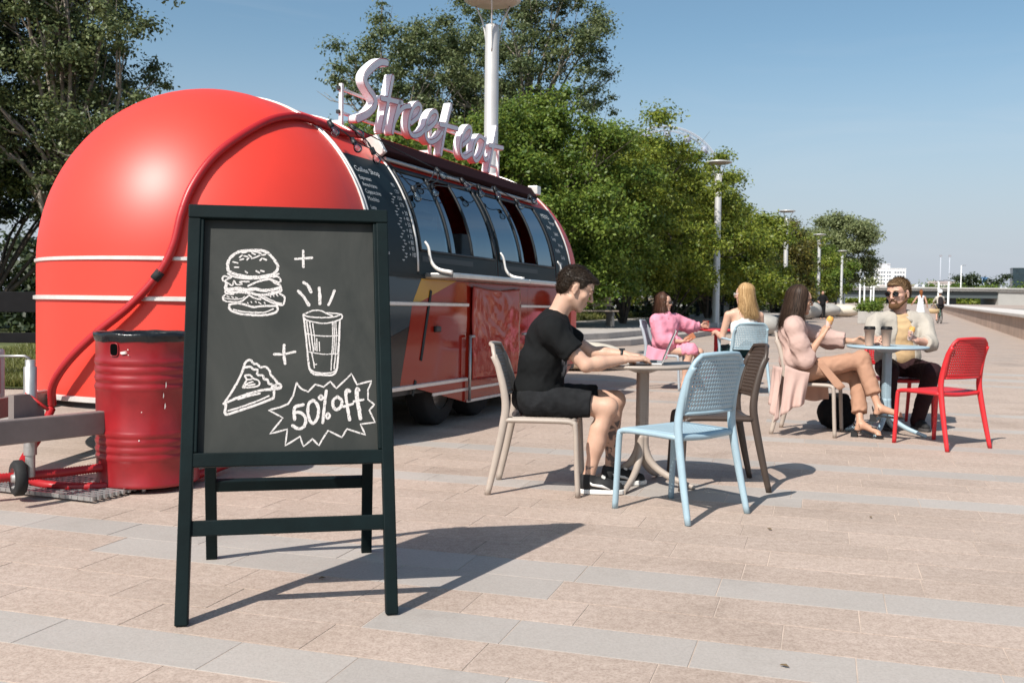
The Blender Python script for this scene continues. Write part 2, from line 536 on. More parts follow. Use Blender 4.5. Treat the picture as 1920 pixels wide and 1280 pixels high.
# small dry leaves and litter on the paving
for (x, y, a, s, lb) in [(1.29, 4.9, 0.4, .018, 'dry brown leaf on the paving right of the blue chair'), (0.86, 3.05, 1.1, .016, 'dry brown leaf on the grey slab at the bottom edge'), (-0.75, 3.95, 2.4, .018, 'tiny dark leaf between the chalkboard legs'), (1.9, 5.2, .1, .015, 'dry leaf halfway between blue chair and right edge')]:
    q = MB(); q.addv([(0, -s, .003), (s*.45, -s*.2, .009), (s*.2, s*.7, .007), (0, s, .004), (-s*.35, s*.3, .01), (-s*.45, -s*.3, .006)])
    q.face([0, 1, 2, 3, 4, 5])
    lo = q.build('dry_leaf', mat('dry_leaf', (0.16, 0.11, 0.06), 0.9, var=.3, scale=40), loc=(x, y, 0.0015), rot=(0, 0, a))
    tag(lo, lb, 'leaf', 'dry leaves scattered on the paving')

# raised terrace with two steps along the left side of the promenade
def prom(a, n, z=0.0):               # a metres left(-)/right(+) of the lamp line, n metres along it
    return Vector((-0.36, 16.6, 0)) + VX*a + UX*n + Vector((0, 0, z))
st = MB()
terr = tag(empty('terrace', prom(-6, 12), 0), 'raised stone terrace with two steps beside the promenade', kind='structure')
def terrace_level(name, off, z0, z1, mat_):
    q = MB()
    pts = [(-6.5, 3.0), (-3.6, 2.2), (-1.5+off, 4.2), (-0.3+off, 8), (0.05+off, 14), (0.1+off, 170), (-6.5, 170)]
    q.prism([tuple(prom(a, n).xy) for a, n in pts], z0, z1)
    return q.build(name, mat_, bevel=0.012)
t1 = terrace_level('lower_step', 0.55, 0.001, 0.15, M_stone); t2 = terrace_level('upper_step', 0.0, 0.152, 0.30, M_stone)
for t in (t1, t2):
    t.parent = terr; t.matrix_parent_inverse = Matrix.Translation(-Vector(terr.location))

# lawns
M_lawn = mat('lawn_soil', (0.075, 0.10, 0.028), 0.95, var=0.35, scale=2.0, world=True, col2=(0.15, 0.165, 0.05))
lw = MB()
lw.poly([(-60, 11.5, 0.02), (-4.4, 11.5, 0.02), (-3.6, 14, 0.02), (-4.5, 17, 0.02), (-60, 17, 0.02)])
lw.prism([tuple(prom(-150, 14).xy), tuple(prom(-4.6, 10).xy), tuple(prom(-4.6, 160).xy), tuple(prom(-150, 160).xy)], 0.03, 0.34)
lw.poly([(-150, 17.01, 0.02), (-4.5, 17.01, 0.02), tuple(prom(-4.6, 14, 0.02)), tuple(prom(-150, 60, 0.02))])
lawn = lw.build('lawn', M_lawn); tag(lawn, 'grass lawn under the park trees', kind='structure')
def grass_patch(name, area, n, h, seed):
    r = np.random.default_rng(seed)
    P = area(r, n)
    a = r.uniform(0, 2*np.pi, n); hh = h*r.uniform(.5, 1.25, n); w = r.uniform(.006, .014, n)*(h/0.09)
    lean = r.normal(0, .45, (n, 2))*hh[:, None]
    V = np.zeros((n, 3, 3)); dx = np.stack([np.cos(a)*w, np.sin(a)*w, np.zeros(n)], 1)
    V[:, 0] = P-dx; V[:, 1] = P+dx; V[:, 2] = P+np.concatenate([lean, hh[:, None]], 1)
    o = raw_mesh(name, V.reshape(-1, 3), np.arange(3*n).reshape(-1, 3), leaf_mat('grass_blade', (0.075, 0.10, 0.022), (0.24, 0.235, 0.075), .3))
    return tag(o, 'sunlit grass growing on the park lawn', 'grass', kind='stuff')
def left_area(r, n):
    y = 11.6+r.power(0.6, n)*14; x = -3.9-r.uniform(0, 1, n)*(y*0.22+1.5); return np.stack([x, y, np.full(n, .02)], 1)
grass_patch('grass', left_area, 60000, .10, 2)
def back_area(r, n):
    a = -4.7-r.power(.5, n)*9; m = 11+r.uniform(0, 1, n)*50
    base = np.array(prom(0, 0)); return base[None]+a[:, None]*np.array(VX)[None]+m[:, None]*np.array(UX)[None]+np.array([0, 0, .34])
grass_patch('grass', back_area, 42000, .20, 5)

# river parapet on the right
M_wallp = mat('parapet_granite', (0.47, 0.34, 0.27), 0.85, var=0.2, scale=1.2, bump=.3, bscale=50, world=True)
M_cope = mat('parapet_coping', (0.62, 0.57, 0.53), 0.8, var=0.08, scale=2, world=True)
wb = Vector((15.885, 30.877, 0))
wall = empty('parapet_wall', wb, 0, 'low pink granite river wall with wide pale coping on the right', 'wall')
for k in range(-4, 44):
    a = wb+UX*(k*4.0); b = wb+UX*(k*4.0+3.98)
    q = MB(); q.prism([tuple(a.xy), tuple(b.xy), tuple((b+VX*.6).xy), tuple((a+VX*.6).xy)], 0, .68)
    o = q.build('wall_block', M_wallp, wall); o.matrix_parent_inverse = Matrix.Translation(-wb)
    q = MB(); a2 = a-VX*.10; b2 = b-VX*.10
    q.prism([tuple(a2.xy), tuple(b2.xy), tuple((b2+VX*1.9).xy), tuple((a2+VX*1.9).xy)], .682, .80)
    o = q.build('coping_stone', M_cope, wall, bevel=.02); o.matrix_parent_inverse = Matrix.Translation(-wb)
# river
M_water = mat('river_water', (0.05, 0.075, 0.08), 0.08, bump=0.5, bscale=1.5, bdist=.05, world=True)
rv = MB(); rv.poly([tuple(wb+VX*.7-UX*60+Vector((0, 0, .04))), tuple(wb+VX*60-UX*60+Vector((0, 0, .04))), tuple(wb+VX*60+UX*165+Vector((0, 0, .04))), tuple(wb+VX*.7+UX*165+Vector((0, 0, .04)))])
tag(rv.build('river', M_water), 'river water behind the parapet', kind='structure')

# ------------------------------------------------------------------ trees
M_bark = mat('bark', (0.10, 0.08, 0.065), 0.95, var=0.35, scale=9, bump=.8, bscale=25, bdist=.03)
M_bark_pale = mat('bark_pale', (0.26, 0.22, 0.18), 0.9, var=0.3, scale=6, bump=.6, bscale=25, bdist=.02)
LEAF = {
 'maple': leaf_mat('leaf_maple', (0.040, 0.090, 0.012), (0.205, 0.275, 0.048), .38),
 'lime': leaf_mat('leaf_lime', (0.050, 0.096, 0.012), (0.29, 0.33, 0.050), .40),
 'poplar': leaf_mat('leaf_poplar', (0.048, 0.076, 0.028), (0.18, 0.21, 0.088), .30),
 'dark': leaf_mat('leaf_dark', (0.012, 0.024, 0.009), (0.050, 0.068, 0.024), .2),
 'willow': leaf_mat('leaf_willow', (0.10, 0.13, 0.05), (0.28, 0.31, 0.14), .36),
 'autumn': leaf_mat('leaf_autumn', (0.045, 0.06, 0.012), (0.19, 0.16, 0.035), .3),
}
def leaf_cloud(centres, radii, counts, size, r, aspect=0.62, droop=0.35, fill=0.5):
    """diamond leaves scattered through ball clumps; returns verts and quads"""
    C = np.repeat(centres, counts, axis=0); RR = np.repeat(radii, counts); n = len(C)
    d = r.normal(size=(n, 3)); d /= np.linalg.norm(d, axis=1)[:, None]
    g = np.minimum(np.abs(r.normal(0, .52, n))+.12, r.uniform(.9, 1.2, n))
    P = C+d*(RR*g*1.15)[:, None]*np.array([1.1, 1.1, .66])
    nrm = d*0.6+r.normal(0, .55, (n, 3))+np.array([0, 0, .55]); nrm /= np.linalg.norm(nrm, axis=1)[:, None]
    t = np.cross(nrm, r.normal(size=(n, 3))); t[:, 2] -= droop; t -= nrm*(t*nrm).sum(1)[:, None]; t /= np.linalg.norm(t, axis=1)[:, None]
    b = np.cross(nrm, t)
    s = size*r.uniform(.6, 1.3, n)[:, None]
    V = np.stack([P-t*s*.5, P+b*s*aspect*.5-t*s*.05, P+t*s*.55, P-b*s*aspect*.5-t*s*.05], 1)
    return V.reshape(-1, 3), np.arange(4*n).reshape(-1, 4)

def tree(label, base, height, cr, cbase, kind='maple', nclump=70, leaves=420, lsize=.14, clump=(.5, .9), airy=.5, seed=1, name='broadleaf_tree',
         bark=None, limbs=12, trunk_r=.14, lean=(0, 0), group='trees of the park', flat=1.0, shape='dome', cat='tree'):
    r = np.random.default_rng(seed)
    root = empty(name, base, 0, label, cat, group)
    cc = np.array([lean[0], lean[1], (height+cbase)/2]); ax = np.array([cr, cr*flat, (height-cbase)/2])
    ang = r.uniform(0, 2*np.pi, nclump); cz = r.uniform(-1, 1, nclump)
    if shape == 'dome': cz = np.where(cz < -.55, cz*.8+.1, cz)
    rad_ = r.random(nclump)**airy
    lump = 1+.12*np.sin(3*ang+seed)+.10*np.sin(5*ang+2*seed+4*cz)+np.clip(r.normal(0, .07, nclump), -.2, .14)
    cz = np.clip(cz, -1, .93); lump = np.where(cz > .55, np.clip(lump, .8, 1.04), lump)
    hs = np.sqrt(np.clip(1-cz**2, 0.04, 1))
    if shape == 'dome': hs = np.where(cz < 0, np.maximum(hs, .82), hs)
    P = np.stack([np.cos(ang)*hs*rad_*lump, np.sin(ang)*hs*rad_*lump, cz*(.55+.45*rad_)*np.where(cz > 0, lump, 1)], 1)*ax+cc
    rr = r.uniform(clump[0], clump[1], nclump)
    cnt = np.maximum(30, (leaves*(rr/np.mean(rr))**2).astype(int))
    V, F = leaf_cloud(P, rr, cnt, lsize, r)
    crown = raw_mesh('crown', V, F, LEAF[kind], root)
    m = MB()
    top = Vector((cc[0], cc[1], cbase+(height-cbase)*.62))
    tp = [Vector((0, 0, -.05)), Vector((lean[0]*.15+.05, lean[1]*.15, cbase*.6)), Vector((lean[0]*.5-.05, lean[1]*.5, cbase+.12*(height-cbase))), top]
    tp = smooth_path(tp, 5); k = len(tp)
    m.tube(tp, [trunk_r*(1.15-.95*i/(k-1)) for i in range(k)], 8)
    trunk = m.build('trunk', bark or M_bark, root, fixn=False)
    order = np.argsort(r.random(nclump))[:limbs]
    lm = MB()
    for q in order:
        e = Vector(P[q]); i0 = int(k*(.3+.55*min(1, max(0, (e.z-cbase)/(height-cbase)*.9)))); i0 = max(2, min(k-2, i0))
        s = tp[i0]
        if e.z < s.z: e.z = s.z+.1
        mid = s.lerp(e, .5)+Vector((r.normal(0, .15), r.normal(0, .15), .12*(e-s).length))
        rs_ = trunk_r*(1.15-.95*i0/(k-1))*.55
        lm.tube(smooth_path([s, mid, e], 4), [rs_*(1-.8*j/8) for j in range(9)], 5, cap=False)
        for _ in range(3):
            e2 = e+Vector(r.normal(0, .5, 3)); lm.tube([mid.lerp(e, .4), mid.lerp(e2, .7), e2], [rs_*.4, rs_*.25, rs_*.08], 4, cap=False)
    lm.build('limbs', bark or M_bark, root, fixn=False)
    return root

Z0 = 0.30
T = tree
T('bright green bushy tree nearest behind the roof sign', (-3.2, 24.5, .02), 5.4, 2.2, -.35, 'maple', 150, 420, .10, (.32, .62), seed=11)
T('broad green maple rising behind the last letters of the roof sign', (-1.0, 28, Z0), 6.2, 2.7, -.35, 'maple', 190, 420, .105, (.34, .68), seed=12)
T('tall full green maple behind the far end of the red trailer', (1.3, 29.5, Z0), 6.9, 2.8, -.35, 'maple', 210, 420, .105, (.34, .68), seed=13)
T('yellow green bushy tree to the right of the trailer roof', (3.7, 33, Z0), 7.0, 2.8, -.35, 'lime', 210, 420, .11, (.34, .7), seed=14)
T('yellowish maple with a ragged top in front of the big wheel', (6.0, 38, Z0), 7.1, 2.7, -.35, 'lime', 190, 420, .12, (.3, .6), seed=115)
T('yellow green tree behind the nearest whole lamp post', (8.6, 44, Z0), 6.4, 2.6, -.35, 'lime', 170, 380, .13, (.36, .75), seed=16)
T('smaller yellow green tree just right of the nearest whole lamp post', (11.9, 51, Z0), 5.7, 2.5, -.35, 'lime', 140, 340, .15, (.4, .8), seed=17)
T('dull green tree with a few reddish leaves behind the second whole lamp post', (17.2, 66, Z0), 6.1, 3.0, -.35, 'autumn', 120, 320, .18, (.4, .9), seed=18)
T('dark green tree between the second and third lamp posts', (19.3, 73, Z0), 5.9, 2.9, -.35, 'maple', 110, 320, .19, (.4, .9), seed=19)
T('low yellowing tree beside the third lamp post', (24.0, 84, Z0), 6.5, 3.1, -.35, 'lime', 100, 320, .22, (.5, 1.0), seed=20)
T('large soft grey green willow at the far end of the tree row', (35.0, 108, Z0), 10.6, 4.1, 1.0, 'willow', 100, 520, .26, clump=(.7, 1.3), seed=21, name='willow_tree')
T('green tree in front of the far willow', (31.5, 102, Z0), 6.6, 3.3, .6, 'maple', 80, 420, .26, seed=22)
# airy poplars above the row
T('tall airy poplar whose top rises above the lamp head behind the trailer', (0.6, 44, Z0), 15.6, 4.3, 5.5, 'poplar', 260, 210, .13, clump=(.3, .75), airy=.62, seed=31, name='poplar_tree', bark=M_bark_pale, limbs=40, trunk_r=.28, shape='open')
T('airy poplar whose crown shows between the first letters of the sign', (-5.0, 43, Z0), 13.2, 3.4, 4.5, 'poplar', 190, 200, .13, clump=(.3, .75), airy=.62, seed=32, name='poplar_tree', bark=M_bark_pale, limbs=30, trunk_r=.24, shape='open')
T('airy poplar just left of the lamp head behind the trailer', (-2.6, 47, Z0), 14.2, 3.2, 5.0, 'poplar', 170, 200, .14, clump=(.3, .8), airy=.62, seed=33, name='poplar_tree', bark=M_bark_pale, limbs=26, trunk_r=.24, shape='open')
# left of the trailer
T('tall dark poplar with pale limbs left of the red dome', (-9.6, 21.5, .02), 11.5, 2.6, 2.6, 'poplar', 300, 260, .085, clump=(.22, .5), airy=.66, seed=41, name='poplar_tree', bark=M_bark_pale, limbs=44, trunk_r=.2, shape='open')
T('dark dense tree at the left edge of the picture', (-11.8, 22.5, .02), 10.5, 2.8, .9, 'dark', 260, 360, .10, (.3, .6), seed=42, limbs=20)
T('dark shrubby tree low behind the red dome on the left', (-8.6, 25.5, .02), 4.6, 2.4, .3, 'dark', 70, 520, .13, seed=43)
# second row, darker, filling the park behind
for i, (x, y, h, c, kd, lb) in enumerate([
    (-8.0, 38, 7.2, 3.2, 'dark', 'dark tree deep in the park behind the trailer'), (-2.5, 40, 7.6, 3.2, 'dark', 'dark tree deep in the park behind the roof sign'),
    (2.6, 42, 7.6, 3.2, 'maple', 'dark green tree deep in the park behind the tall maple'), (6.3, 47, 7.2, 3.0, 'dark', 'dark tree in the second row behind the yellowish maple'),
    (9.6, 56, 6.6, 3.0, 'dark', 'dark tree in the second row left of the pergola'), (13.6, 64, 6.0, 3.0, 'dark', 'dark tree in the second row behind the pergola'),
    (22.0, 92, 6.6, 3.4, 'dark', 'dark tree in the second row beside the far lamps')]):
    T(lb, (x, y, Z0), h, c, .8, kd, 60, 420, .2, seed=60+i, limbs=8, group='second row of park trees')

# distant wood closing the park
def wood(name, pts, h, dens, size, kind, seed, label, clump=(1.0, 2.2)):
    r = np.random.default_rng(seed); P = []
    for (a, b, n) in pts:
        t = r.random(n)[:, None]; p = np.array(a)[None]*(1-t)+np.array(b)[None]*t
        P.append(np.concatenate([p+r.normal(0, 2.0, (n, 2)), (r.random((n, 1))**1.1)*h*(.75+.25*np.sin(p[:, :1]*.35+seed))+.3], 1))
    P = np.concatenate(P); rr = r.uniform(*clump, len(P))
    V, F = leaf_cloud(P, rr, np.full(len(P), dens), size, r)
    return tag(raw_mesh(name, V, F, LEAF[kind]), label, 'trees', kind='stuff')
wood('distant_wood', [((-60, 62), (18, 80), 150)], 6.5, 170, .42, 'dark', 71, 'far dark wood closing the park behind the tree row')
wood('park_hedge', [((-30, 29), (-7.5, 30), 260), ], 3.4, 170, .2, 'dark', 72, 'dark hedge behind the lawn left of the trailer', clump=(.5, 1.0))
wood('park_undergrowth', [((-6, 33), (7, 46), 60), ((7, 50), (22, 88), 60)], 1.2, 110, .2, 'dark', 73, 'dark undergrowth beneath the park trees', clump=(.4, .9))
wood('far_bank_bushes', [((205, 580), (400, 560), 260), ((225, 545), (420, 520), 200)], 12.0, 150, 1.3, 'maple', 74, 'green bushes along the far river bank', clump=(3, 6))
wood('far_bank_bushes', [((246, 560), (276, 560), 60)], 17, 160, 1.4, 'dark', 76, 'taller dark tree group on the far river bank', clump=(3, 6))
wood('far_bank_bushes', [((150, 530), (250, 540), 140)], 4.0, 120, 1.2, 'lime', 75, 'low green bushes under the bridge', clump=(1.5, 3))

# ------------------------------------------------------------------ lamps, background
M_steel = mat('brushed_steel', (0.60, 0.58, 0.56), 0.42, metal=.35, var=.06, scale=3)
M_lampglass = mat('lamp_underside', (0.42, 0.36, 0.30), 0.5, var=.1, scale=4)
M_black = mat('black_metal', (0.012, 0.014, 0.016), 0.5)
def lamp_post():
    root = empty('street_lamp')
    m = MB(); m.lathe([(.13, 0), (.127, .5), (.122, .52), (.113, 5.55), (.108, 5.6), (0.0, 5.6)], 16); m.build('pole', M_steel, root)
    m = MB(); m.lathe([(.17, 0), (.17, .035), (.125, .04), (.125, .30), (.116, .31)], 16, cap=(True, False)); m.build('base_collar', M_black, root)
    m = MB(); m.lathe([(0.02, 5.98), (.30, 5.97), (.45, 5.985), (.47, 6.0), (.46, 6.03), (.25, 6.07), (0.0, 6.08)], 28); m.build('lamp_disc', M_steel, root)
    m = MB(); m.lathe([(0.0, 5.93), (.36, 5.955), (.40, 5.972)], 28); m.build('diffuser', M_lampglass, root)
    for k in range(3):
        a = 2*PI*k/3+.5; c, s = math.cos(a), math.sin(a)
        m = MB(); m.tube(smooth_path([(c*.105, s*.105, 5.15), (c*.135, s*.135, 5.45), (c*.2, s*.2, 5.7), (c*.33, s*.33, 5.96)], 4), .014, 6); m.build('bracket', M_steel, root)
    return root
lamp0 = lamp_post()
labs = ['tall steel lamp post rising behind the red trailer, its disc cut by the top edge', 'steel disc lamp post behind the small red table',
        'second whole steel disc lamp post along the promenade', 'third whole steel disc lamp post, behind the dark haired woman', 'fourth whole steel disc lamp post, left of the bearded man']
for i in range(5):
    o = lamp0 if i == 0 else copy_tree(lamp0)
    p = prom(-0.03, i*20.6*(1.0 if i < 4 else 1.06)); o.location = (p.x, p.y, 0); o.rotation_euler.z = i*.7
    tag(o, labs[i], 'lamp', 'disc lamp posts along the promenade')
# slim white masts further off
M_white = mat('white_paint', (0.78, 0.77, 0.75), .5, var=.04)
for i, (px_x, y, h) in enumerate([(41.8, 120, 5.4), (43.4, 123, 5.6), (46.0, 128, 4.8), (47.8, 132, 4.6), (34.6, 104, 3.6)]):
    m = MB(); m.lathe([(.10, 0), (.08, h), (0, h)], 8)
    o = m.build('flag_mast', M_white, loc=(px_x, y, 0)); 
    m = MB(); m.lathe([(.16, h), (.16, h+.1), (0, h+.12)], 8); m.build('finial', M_steel, o)
    tag(o, ['leftmost slim white mast of the cluster left of the bearded man', 'second slim white mast from the left of the cluster', 'third slim white mast from the left, shorter', 'rightmost slim white mast of the cluster, nearest the bearded man', 'lone short white mast left of the mast cluster'][i], 'mast', 'slim white masts at the end of the promenade')
# big wheel
def big_wheel(c, R):
    root = empty('big_wheel', (c[0], c[1], .3), 0, 'pale ferris wheel arc showing above the park trees', 'ferris wheel')
    mw = mat('wheel_steel_haze', (0.42, 0.46, 0.52), .6)  # distance haze is put into this blue-grey colour
    rim = MB(); zc = c[2]
    for rr, w in ((R, .16), (R-1.0, .11)):
        for dy in (-.7, .7):
            rim.tube([(rr*math.cos(a), dy, zc+rr*math.sin(a)) for a in [2*PI*k/72 for k in range(72)]], w, 5, closed=True)
    for k in range(48):
        a = 2*PI*k/48; a2 = a+PI/48
        for dy in (-.7, .7): rim.tube([((R-1)*math.cos(a), dy, zc+(R-1)*math.sin(a)), (R*math.cos(a2), dy, zc+R*math.sin(a2))], .06, 4, cap=False)
    rim.build('rim', mw, root, fixn=False)
    for k in range(24):
        a = 2*PI*k/24; sp = MB(); sp.tube([(0, 0, zc), ((R-1)*math.cos(a), .7 if k % 2 else -.7, zc+(R-1)*math.sin(a))], .035, 4); sp.build('spoke', mw, root, fixn=False)
    g = MB(); g.lathe([(.15, -.9), (.8, -1.0), (.95, -2.2), (.7, -2.7), (.1, -2.75)], 10, cap=(True, True)); g.tube([(0, 0, 0), (0, 0, -1)], .07, 5)
    gme = g.mesh('gondola'); gm_ = mat('gondola_paint', (0.30, 0.33, 0.42), .5)
    for k in range(18):
        a = 2*PI*k/18+.14; link('gondola', gme, [gm_], root, loc=(R*math.cos(a), 0, zc+R*math.sin(a)))
    hub = MB(); hub.lathe([(1.0, -1.2), (1.0, 1.2)], 16, c=(0, 0, zc), R=Matrix.Rotation(PI/2, 3, 'X'), cap=(True, True)); hub.build('hub', mw, root)
    for s in (-1, 1):
        for t in (-1, 1):
            lg = MB(); lg.tube([(0, s*1.3, zc), (t*7, s*5, 0)], .3, 6); lg.build('leg', mw, root)
big_wheel((37.5, 250, 28.9), 14.7)
# white apartment block
bl = empty('apartment_block', (300, 800, 0), rad(-8), 'long white apartment block with rows of windows beyond the trees', 'building')
mwall = mat('white_render', (0.74, 0.73, 0.72), .8, var=.04, scale=.05)
mwin = mat('far_window', (0.16, 0.18, 0.21), .2)
m = MB(); m.box((0, 0, 13.5), (26, 12, 27)); m.build('wall', mwall, bl)
m = MB(); m.box((-3, 0, 29.2), (9, 8, 4.4)); m.build('roof_plant_room', mat('far_grey', (.5, .5, .52), .8), bl)
m = MB(); m.box((0, 0, 27.2), (26.6, 12.6, .5)); m.build('parapet', mwall, bl)
wme = MB().box((0, 0, 0), (1.5, .14, 1.25)).mesh('window')
for fl in range(8):
    for k in range(12):
        if k == 7: continue
        link('window', wme, [mwin], bl, loc=(-11.6+k*2.08, -6.05, 3.6+fl*2.95))
# bridge across the river
br = empty('road_bridge', (200, 505, 0), 0, 'low flat concrete road bridge crossing the river', 'bridge')
mbr = mat('bridge_concrete', (0.38, 0.37, 0.35), .85, var=.12, scale=.06, world=True)
Mdk = mat('bridge_shade_pier_dark', (0.07, 0.085, 0.09), .9)  # dark colour for the shadow under the deck, also on the piers
def wbox(name, a, b, w, z0, z1, m_, parent):
    a = Vector(a); b = Vector(b); d = (b-a).normalized(); n = Vector((-d.y, d.x, 0))
    q = MB(); q.prism([tuple((a-n*w/2).xy), tuple((b-n*w/2).xy), tuple((b+n*w/2).xy), tuple((a+n*w/2).xy)], z0, z1)
    o = q.build(name, m_, parent); o.matrix_parent_inverse = Matrix.Translation(-Vector(parent.location)); return o
wbox('deck', (140, 512, 0), (330, 500, 0), 22, 6.7, 7.7, mbr, br); wbox('parapet_rail', (140, 500.6, 0), (330, 488.6, 0), .6, 7.7, 8.5, mbr, br)
wbox('under_deck_shade', (140, 504, 0), (246, 497, 0), 2.0, 3.2, 6.68, Mdk, br); wbox('under_deck_shade', (140, 519, 0), (246, 512, 0), 2.0, 3.2, 6.68, Mdk, br)  # dark boxes standing in for the shadow beneath the deck
for x in (165, 195, 222):
    wbox('pier', (x, 502, 0), (x, 516, 0), 3, -.5, 6.68, Mdk, br)
wbox('abutment', (242, 506, 0), (262, 505, 0), 21, -.5, 6.68, mbr, br)
# vehicles on the bridge
def far_car(loc, rz, col, label, van=False):
    root = empty('passing_van' if van else 'passing_car', loc, rz, label, 'van' if van else 'car')
    L_, W_, H_ = (5.2, 1.9, 2.2) if van else (4.3, 1.75, 1.4)
    prof = [(-L_/2, .3), (L_/2, .3), (L_/2, .95), (L_*.36, 1.05), (L_*.26, H_), (-L_*.47, H_), (-L_/2, 1.1)] if van else [(-L_/2, .3), (L_/2, .3), (L_/2, .75), (L_*.22, .9), (L_*.08, H_), (-L_*.3, H_), (-L_*.44, .95), (-L_/2, .9)]
    q = MB(); q.prism(prof, -W_/2, W_/2, f=lambda x, y, t: (x, t, y)); q.build('body', mat('car_'+label[:12], col, .3, coat=.5), root, bevel=.06)
    q = MB(); zz = (1.05, H_-.15) if van else (.92, H_-.1)
    q.prism([(-L_*.28, zz[0]), (L_*.2, zz[0]), (L_*.1, zz[1]), (-L_*.26, zz[1])], -W_/2-.02, W_/2+.02, f=lambda x, y, t: (x, t, y)); q.build('side_window', mwin, root)
    for x in (-L_*.31, L_*.31):
        for s in (-1, 1):
            q = MB(); q.lathe([(.0, -.1), (.32, -.1), (.32, .1), (0, .1)], 12, c=(x, s*(W_/2-.08), .32), R=Matrix.Rotation(PI/2, 3, 'X')); q.build('wheel', M_black, root)
far_car((204, 501, 7.71), rad(176), (.75, .76, .76), 'pale van crossing the bridge right of the bearded man', True)
far_car((244, 497, 7.71), rad(176), (.78, .78, .78), 'white car crossing the bridge near its right end')
# dark office block on the right edge, kiosks, far white buildings
ob = empty('office_block', (307, 600, 0), rad(-20), 'dark glass office block at the right edge of the skyline', 'building')
m = MB(); m.box((0, 0, 10.8), (13, 13, 21.6)); m.build('glass_wall', mat('office_glass', (.02, .035, .045), .25, var=.3, scale=.3), ob)
m = MB(); m.box((0, 0, 21.8), (13.4, 13.4, .5)); m.build('roof_edge', mat('office_trim', (.03, .05, .055), .5), ob)
for k in range(5):
    m = MB(); m.box((0, 0, 4.2+k*3.6), (13.2, 13.2, .25)); m.build('floor_band', mat('office_trim', (.03, .05, .055), .5), ob)
for i, (x, y, w, h, lb) in enumerate([(259.5, 575, 5, 15.0, 'left blue and white far kiosk above the bank bushes'), (275, 590, 9, 15.6, 'wider blue and white far kiosk above the bank bushes')]):
    k = empty('kiosk', (x, y, 0), 0, lb, 'kiosk')
    m = MB(); m.box((0, 0, h/2), (w, 6, h)); m.build('wall', mat('kiosk_white', (.62, .68, .72), .7), k)
    m = MB(); m.box((w*.3, -3.05, h-1.6), (w*.3, .1, 2.6)); m.build('blue_panel', mat('kiosk_blue', (.06, .22, .5), .6), k)
    m = MB(); m.box((0, 0, h+.15), (w+.5, 6.5, .3)); m.build('roof', mat('kiosk_blue', (.06, .22, .5), .6), k)
for i, (x, y, w, h, lb) in enumerate([(318, 800, 22, 13, 'low far white building left of the cyclist on the skyline'), (346, 800, 24, 16, 'low far white building above the cyclist on the skyline'), (368, 820, 16, 12, 'smallest far white building on the skyline'), (290, 760, 20, 12, 'far cream building behind the bearded man')]):
    k = empty('far_building', (x, y, 0), .1*i, lb, 'building')
    m = MB(); m.box((0, 0, h/2), (w, 8, h)); m.build('wall', mat('far_cream', (.66, .62, .58), .9), k)
    m = MB(); m.prism([(-w/2-.4, h), (w/2+.4, h), (w/2-1.5, h+1.8), (-w/2+1.5, h+1.8)], -4.4, 4.4, f=lambda a, b, t: (a, t, b)); m.build('roof', mat('far_roof', (.42, .36, .34), .9), k)
    for q in range(int(w/2.6)):
        for fl in range(int(h/3.2)):
            link('window', wme, [mwin], k, loc=(-w/2+1.5+q*2.5, -4.02, 1.9+fl*3.0))
# thin lamp columns near the bridge and on it
def thin_pole(x, y, z0, h, label, arm=0.0, r_=.1):
    m = MB(); m.lathe([(r_*1.4, 0), (r_, h), (0, h)], 8); o = m.build('lamp_column', M_white, loc=(x, y, z0))
    m = MB(); m.tube([(0, 0, h-.05), (arm*.6, 0, h+.05), (arm, 0, h)], r_*.6, 5); m.box((arm, 0, h), (r_*7, r_*3, r_*1.2)); m.build('lamp_head', mat('lamp_head_grey', (.2, .2, .22), .6), o)
    tag(o, label, 'lamp', 'distant lamp columns')
thin_pole(59.8, 140, 0, 4.1, 'thin far white column left of the cyclist', .3, .11)
thin_pole(61.2, 140, 0, 4.2, 'thin far white column just right of the cyclist', -.3, .11)
thin_pole(226, 503, 7.7, 12, 'far lamp column on the bridge left of the blue kiosks', 1.6, .2)
thin_pole(259, 500, 7.7, 13, 'far lamp column at the right end of the bridge', 2, .2)
thin_pole(189, 505, 7.7, 12, 'far lamp column on the bridge behind the bearded man', 1.5, .2)
# tall far masts with a cable
for x, lb in ((407, 'left faint tall mast on the skyline above the cyclist'), (415.5, 'right faint tall mast with a lamp head above the cyclist')):
    tm = MB(); tm.tube([(0, 0, 0), (0, 0, 45)], .3, 5)
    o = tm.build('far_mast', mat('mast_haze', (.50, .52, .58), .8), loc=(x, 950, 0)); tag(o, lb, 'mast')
    tm = MB(); tm.box((0, 0, 45), (2.4, 1, 1.6)); tm.build('mast_head', mat('mast_head_grey', (.3, .3, .33), .8), o)

# ------------------------------------------------------------------ red food trailer
R_, Z1, HD, TL, ZB = 1.26, 1.35, 1.335, 4.9, 0.41
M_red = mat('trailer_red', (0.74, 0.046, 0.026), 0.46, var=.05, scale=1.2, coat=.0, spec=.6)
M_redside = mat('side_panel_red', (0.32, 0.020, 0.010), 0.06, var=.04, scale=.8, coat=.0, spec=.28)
M_trim = mat('white_trim', (0.74, 0.70, 0.66), .35, metal=.3, var=.08, scale=12)
M_dark = mat('dark_panel', (0.008, 0.017, 0.020), 0.5, var=.15, scale=3, spec=.2)
M_rubber = mat('rubber', (0.014, 0.014, 0.015), 0.8, var=.2, scale=30)
M_galv = mat('galvanised', (0.45, 0.44, 0.43), .45, metal=.7, var=.15, scale=14)
M_beam = mat('drawbar_paint', (0.20, 0.165, 0.155), .5, var=.12, scale=8)
M_alu = mat('counter_steel', (0.60, 0.57, 0.54), .32, metal=.8, var=.12, scale=5)
M_print = mat('menu_print', (0.72, 0.72, 0.70), .6)

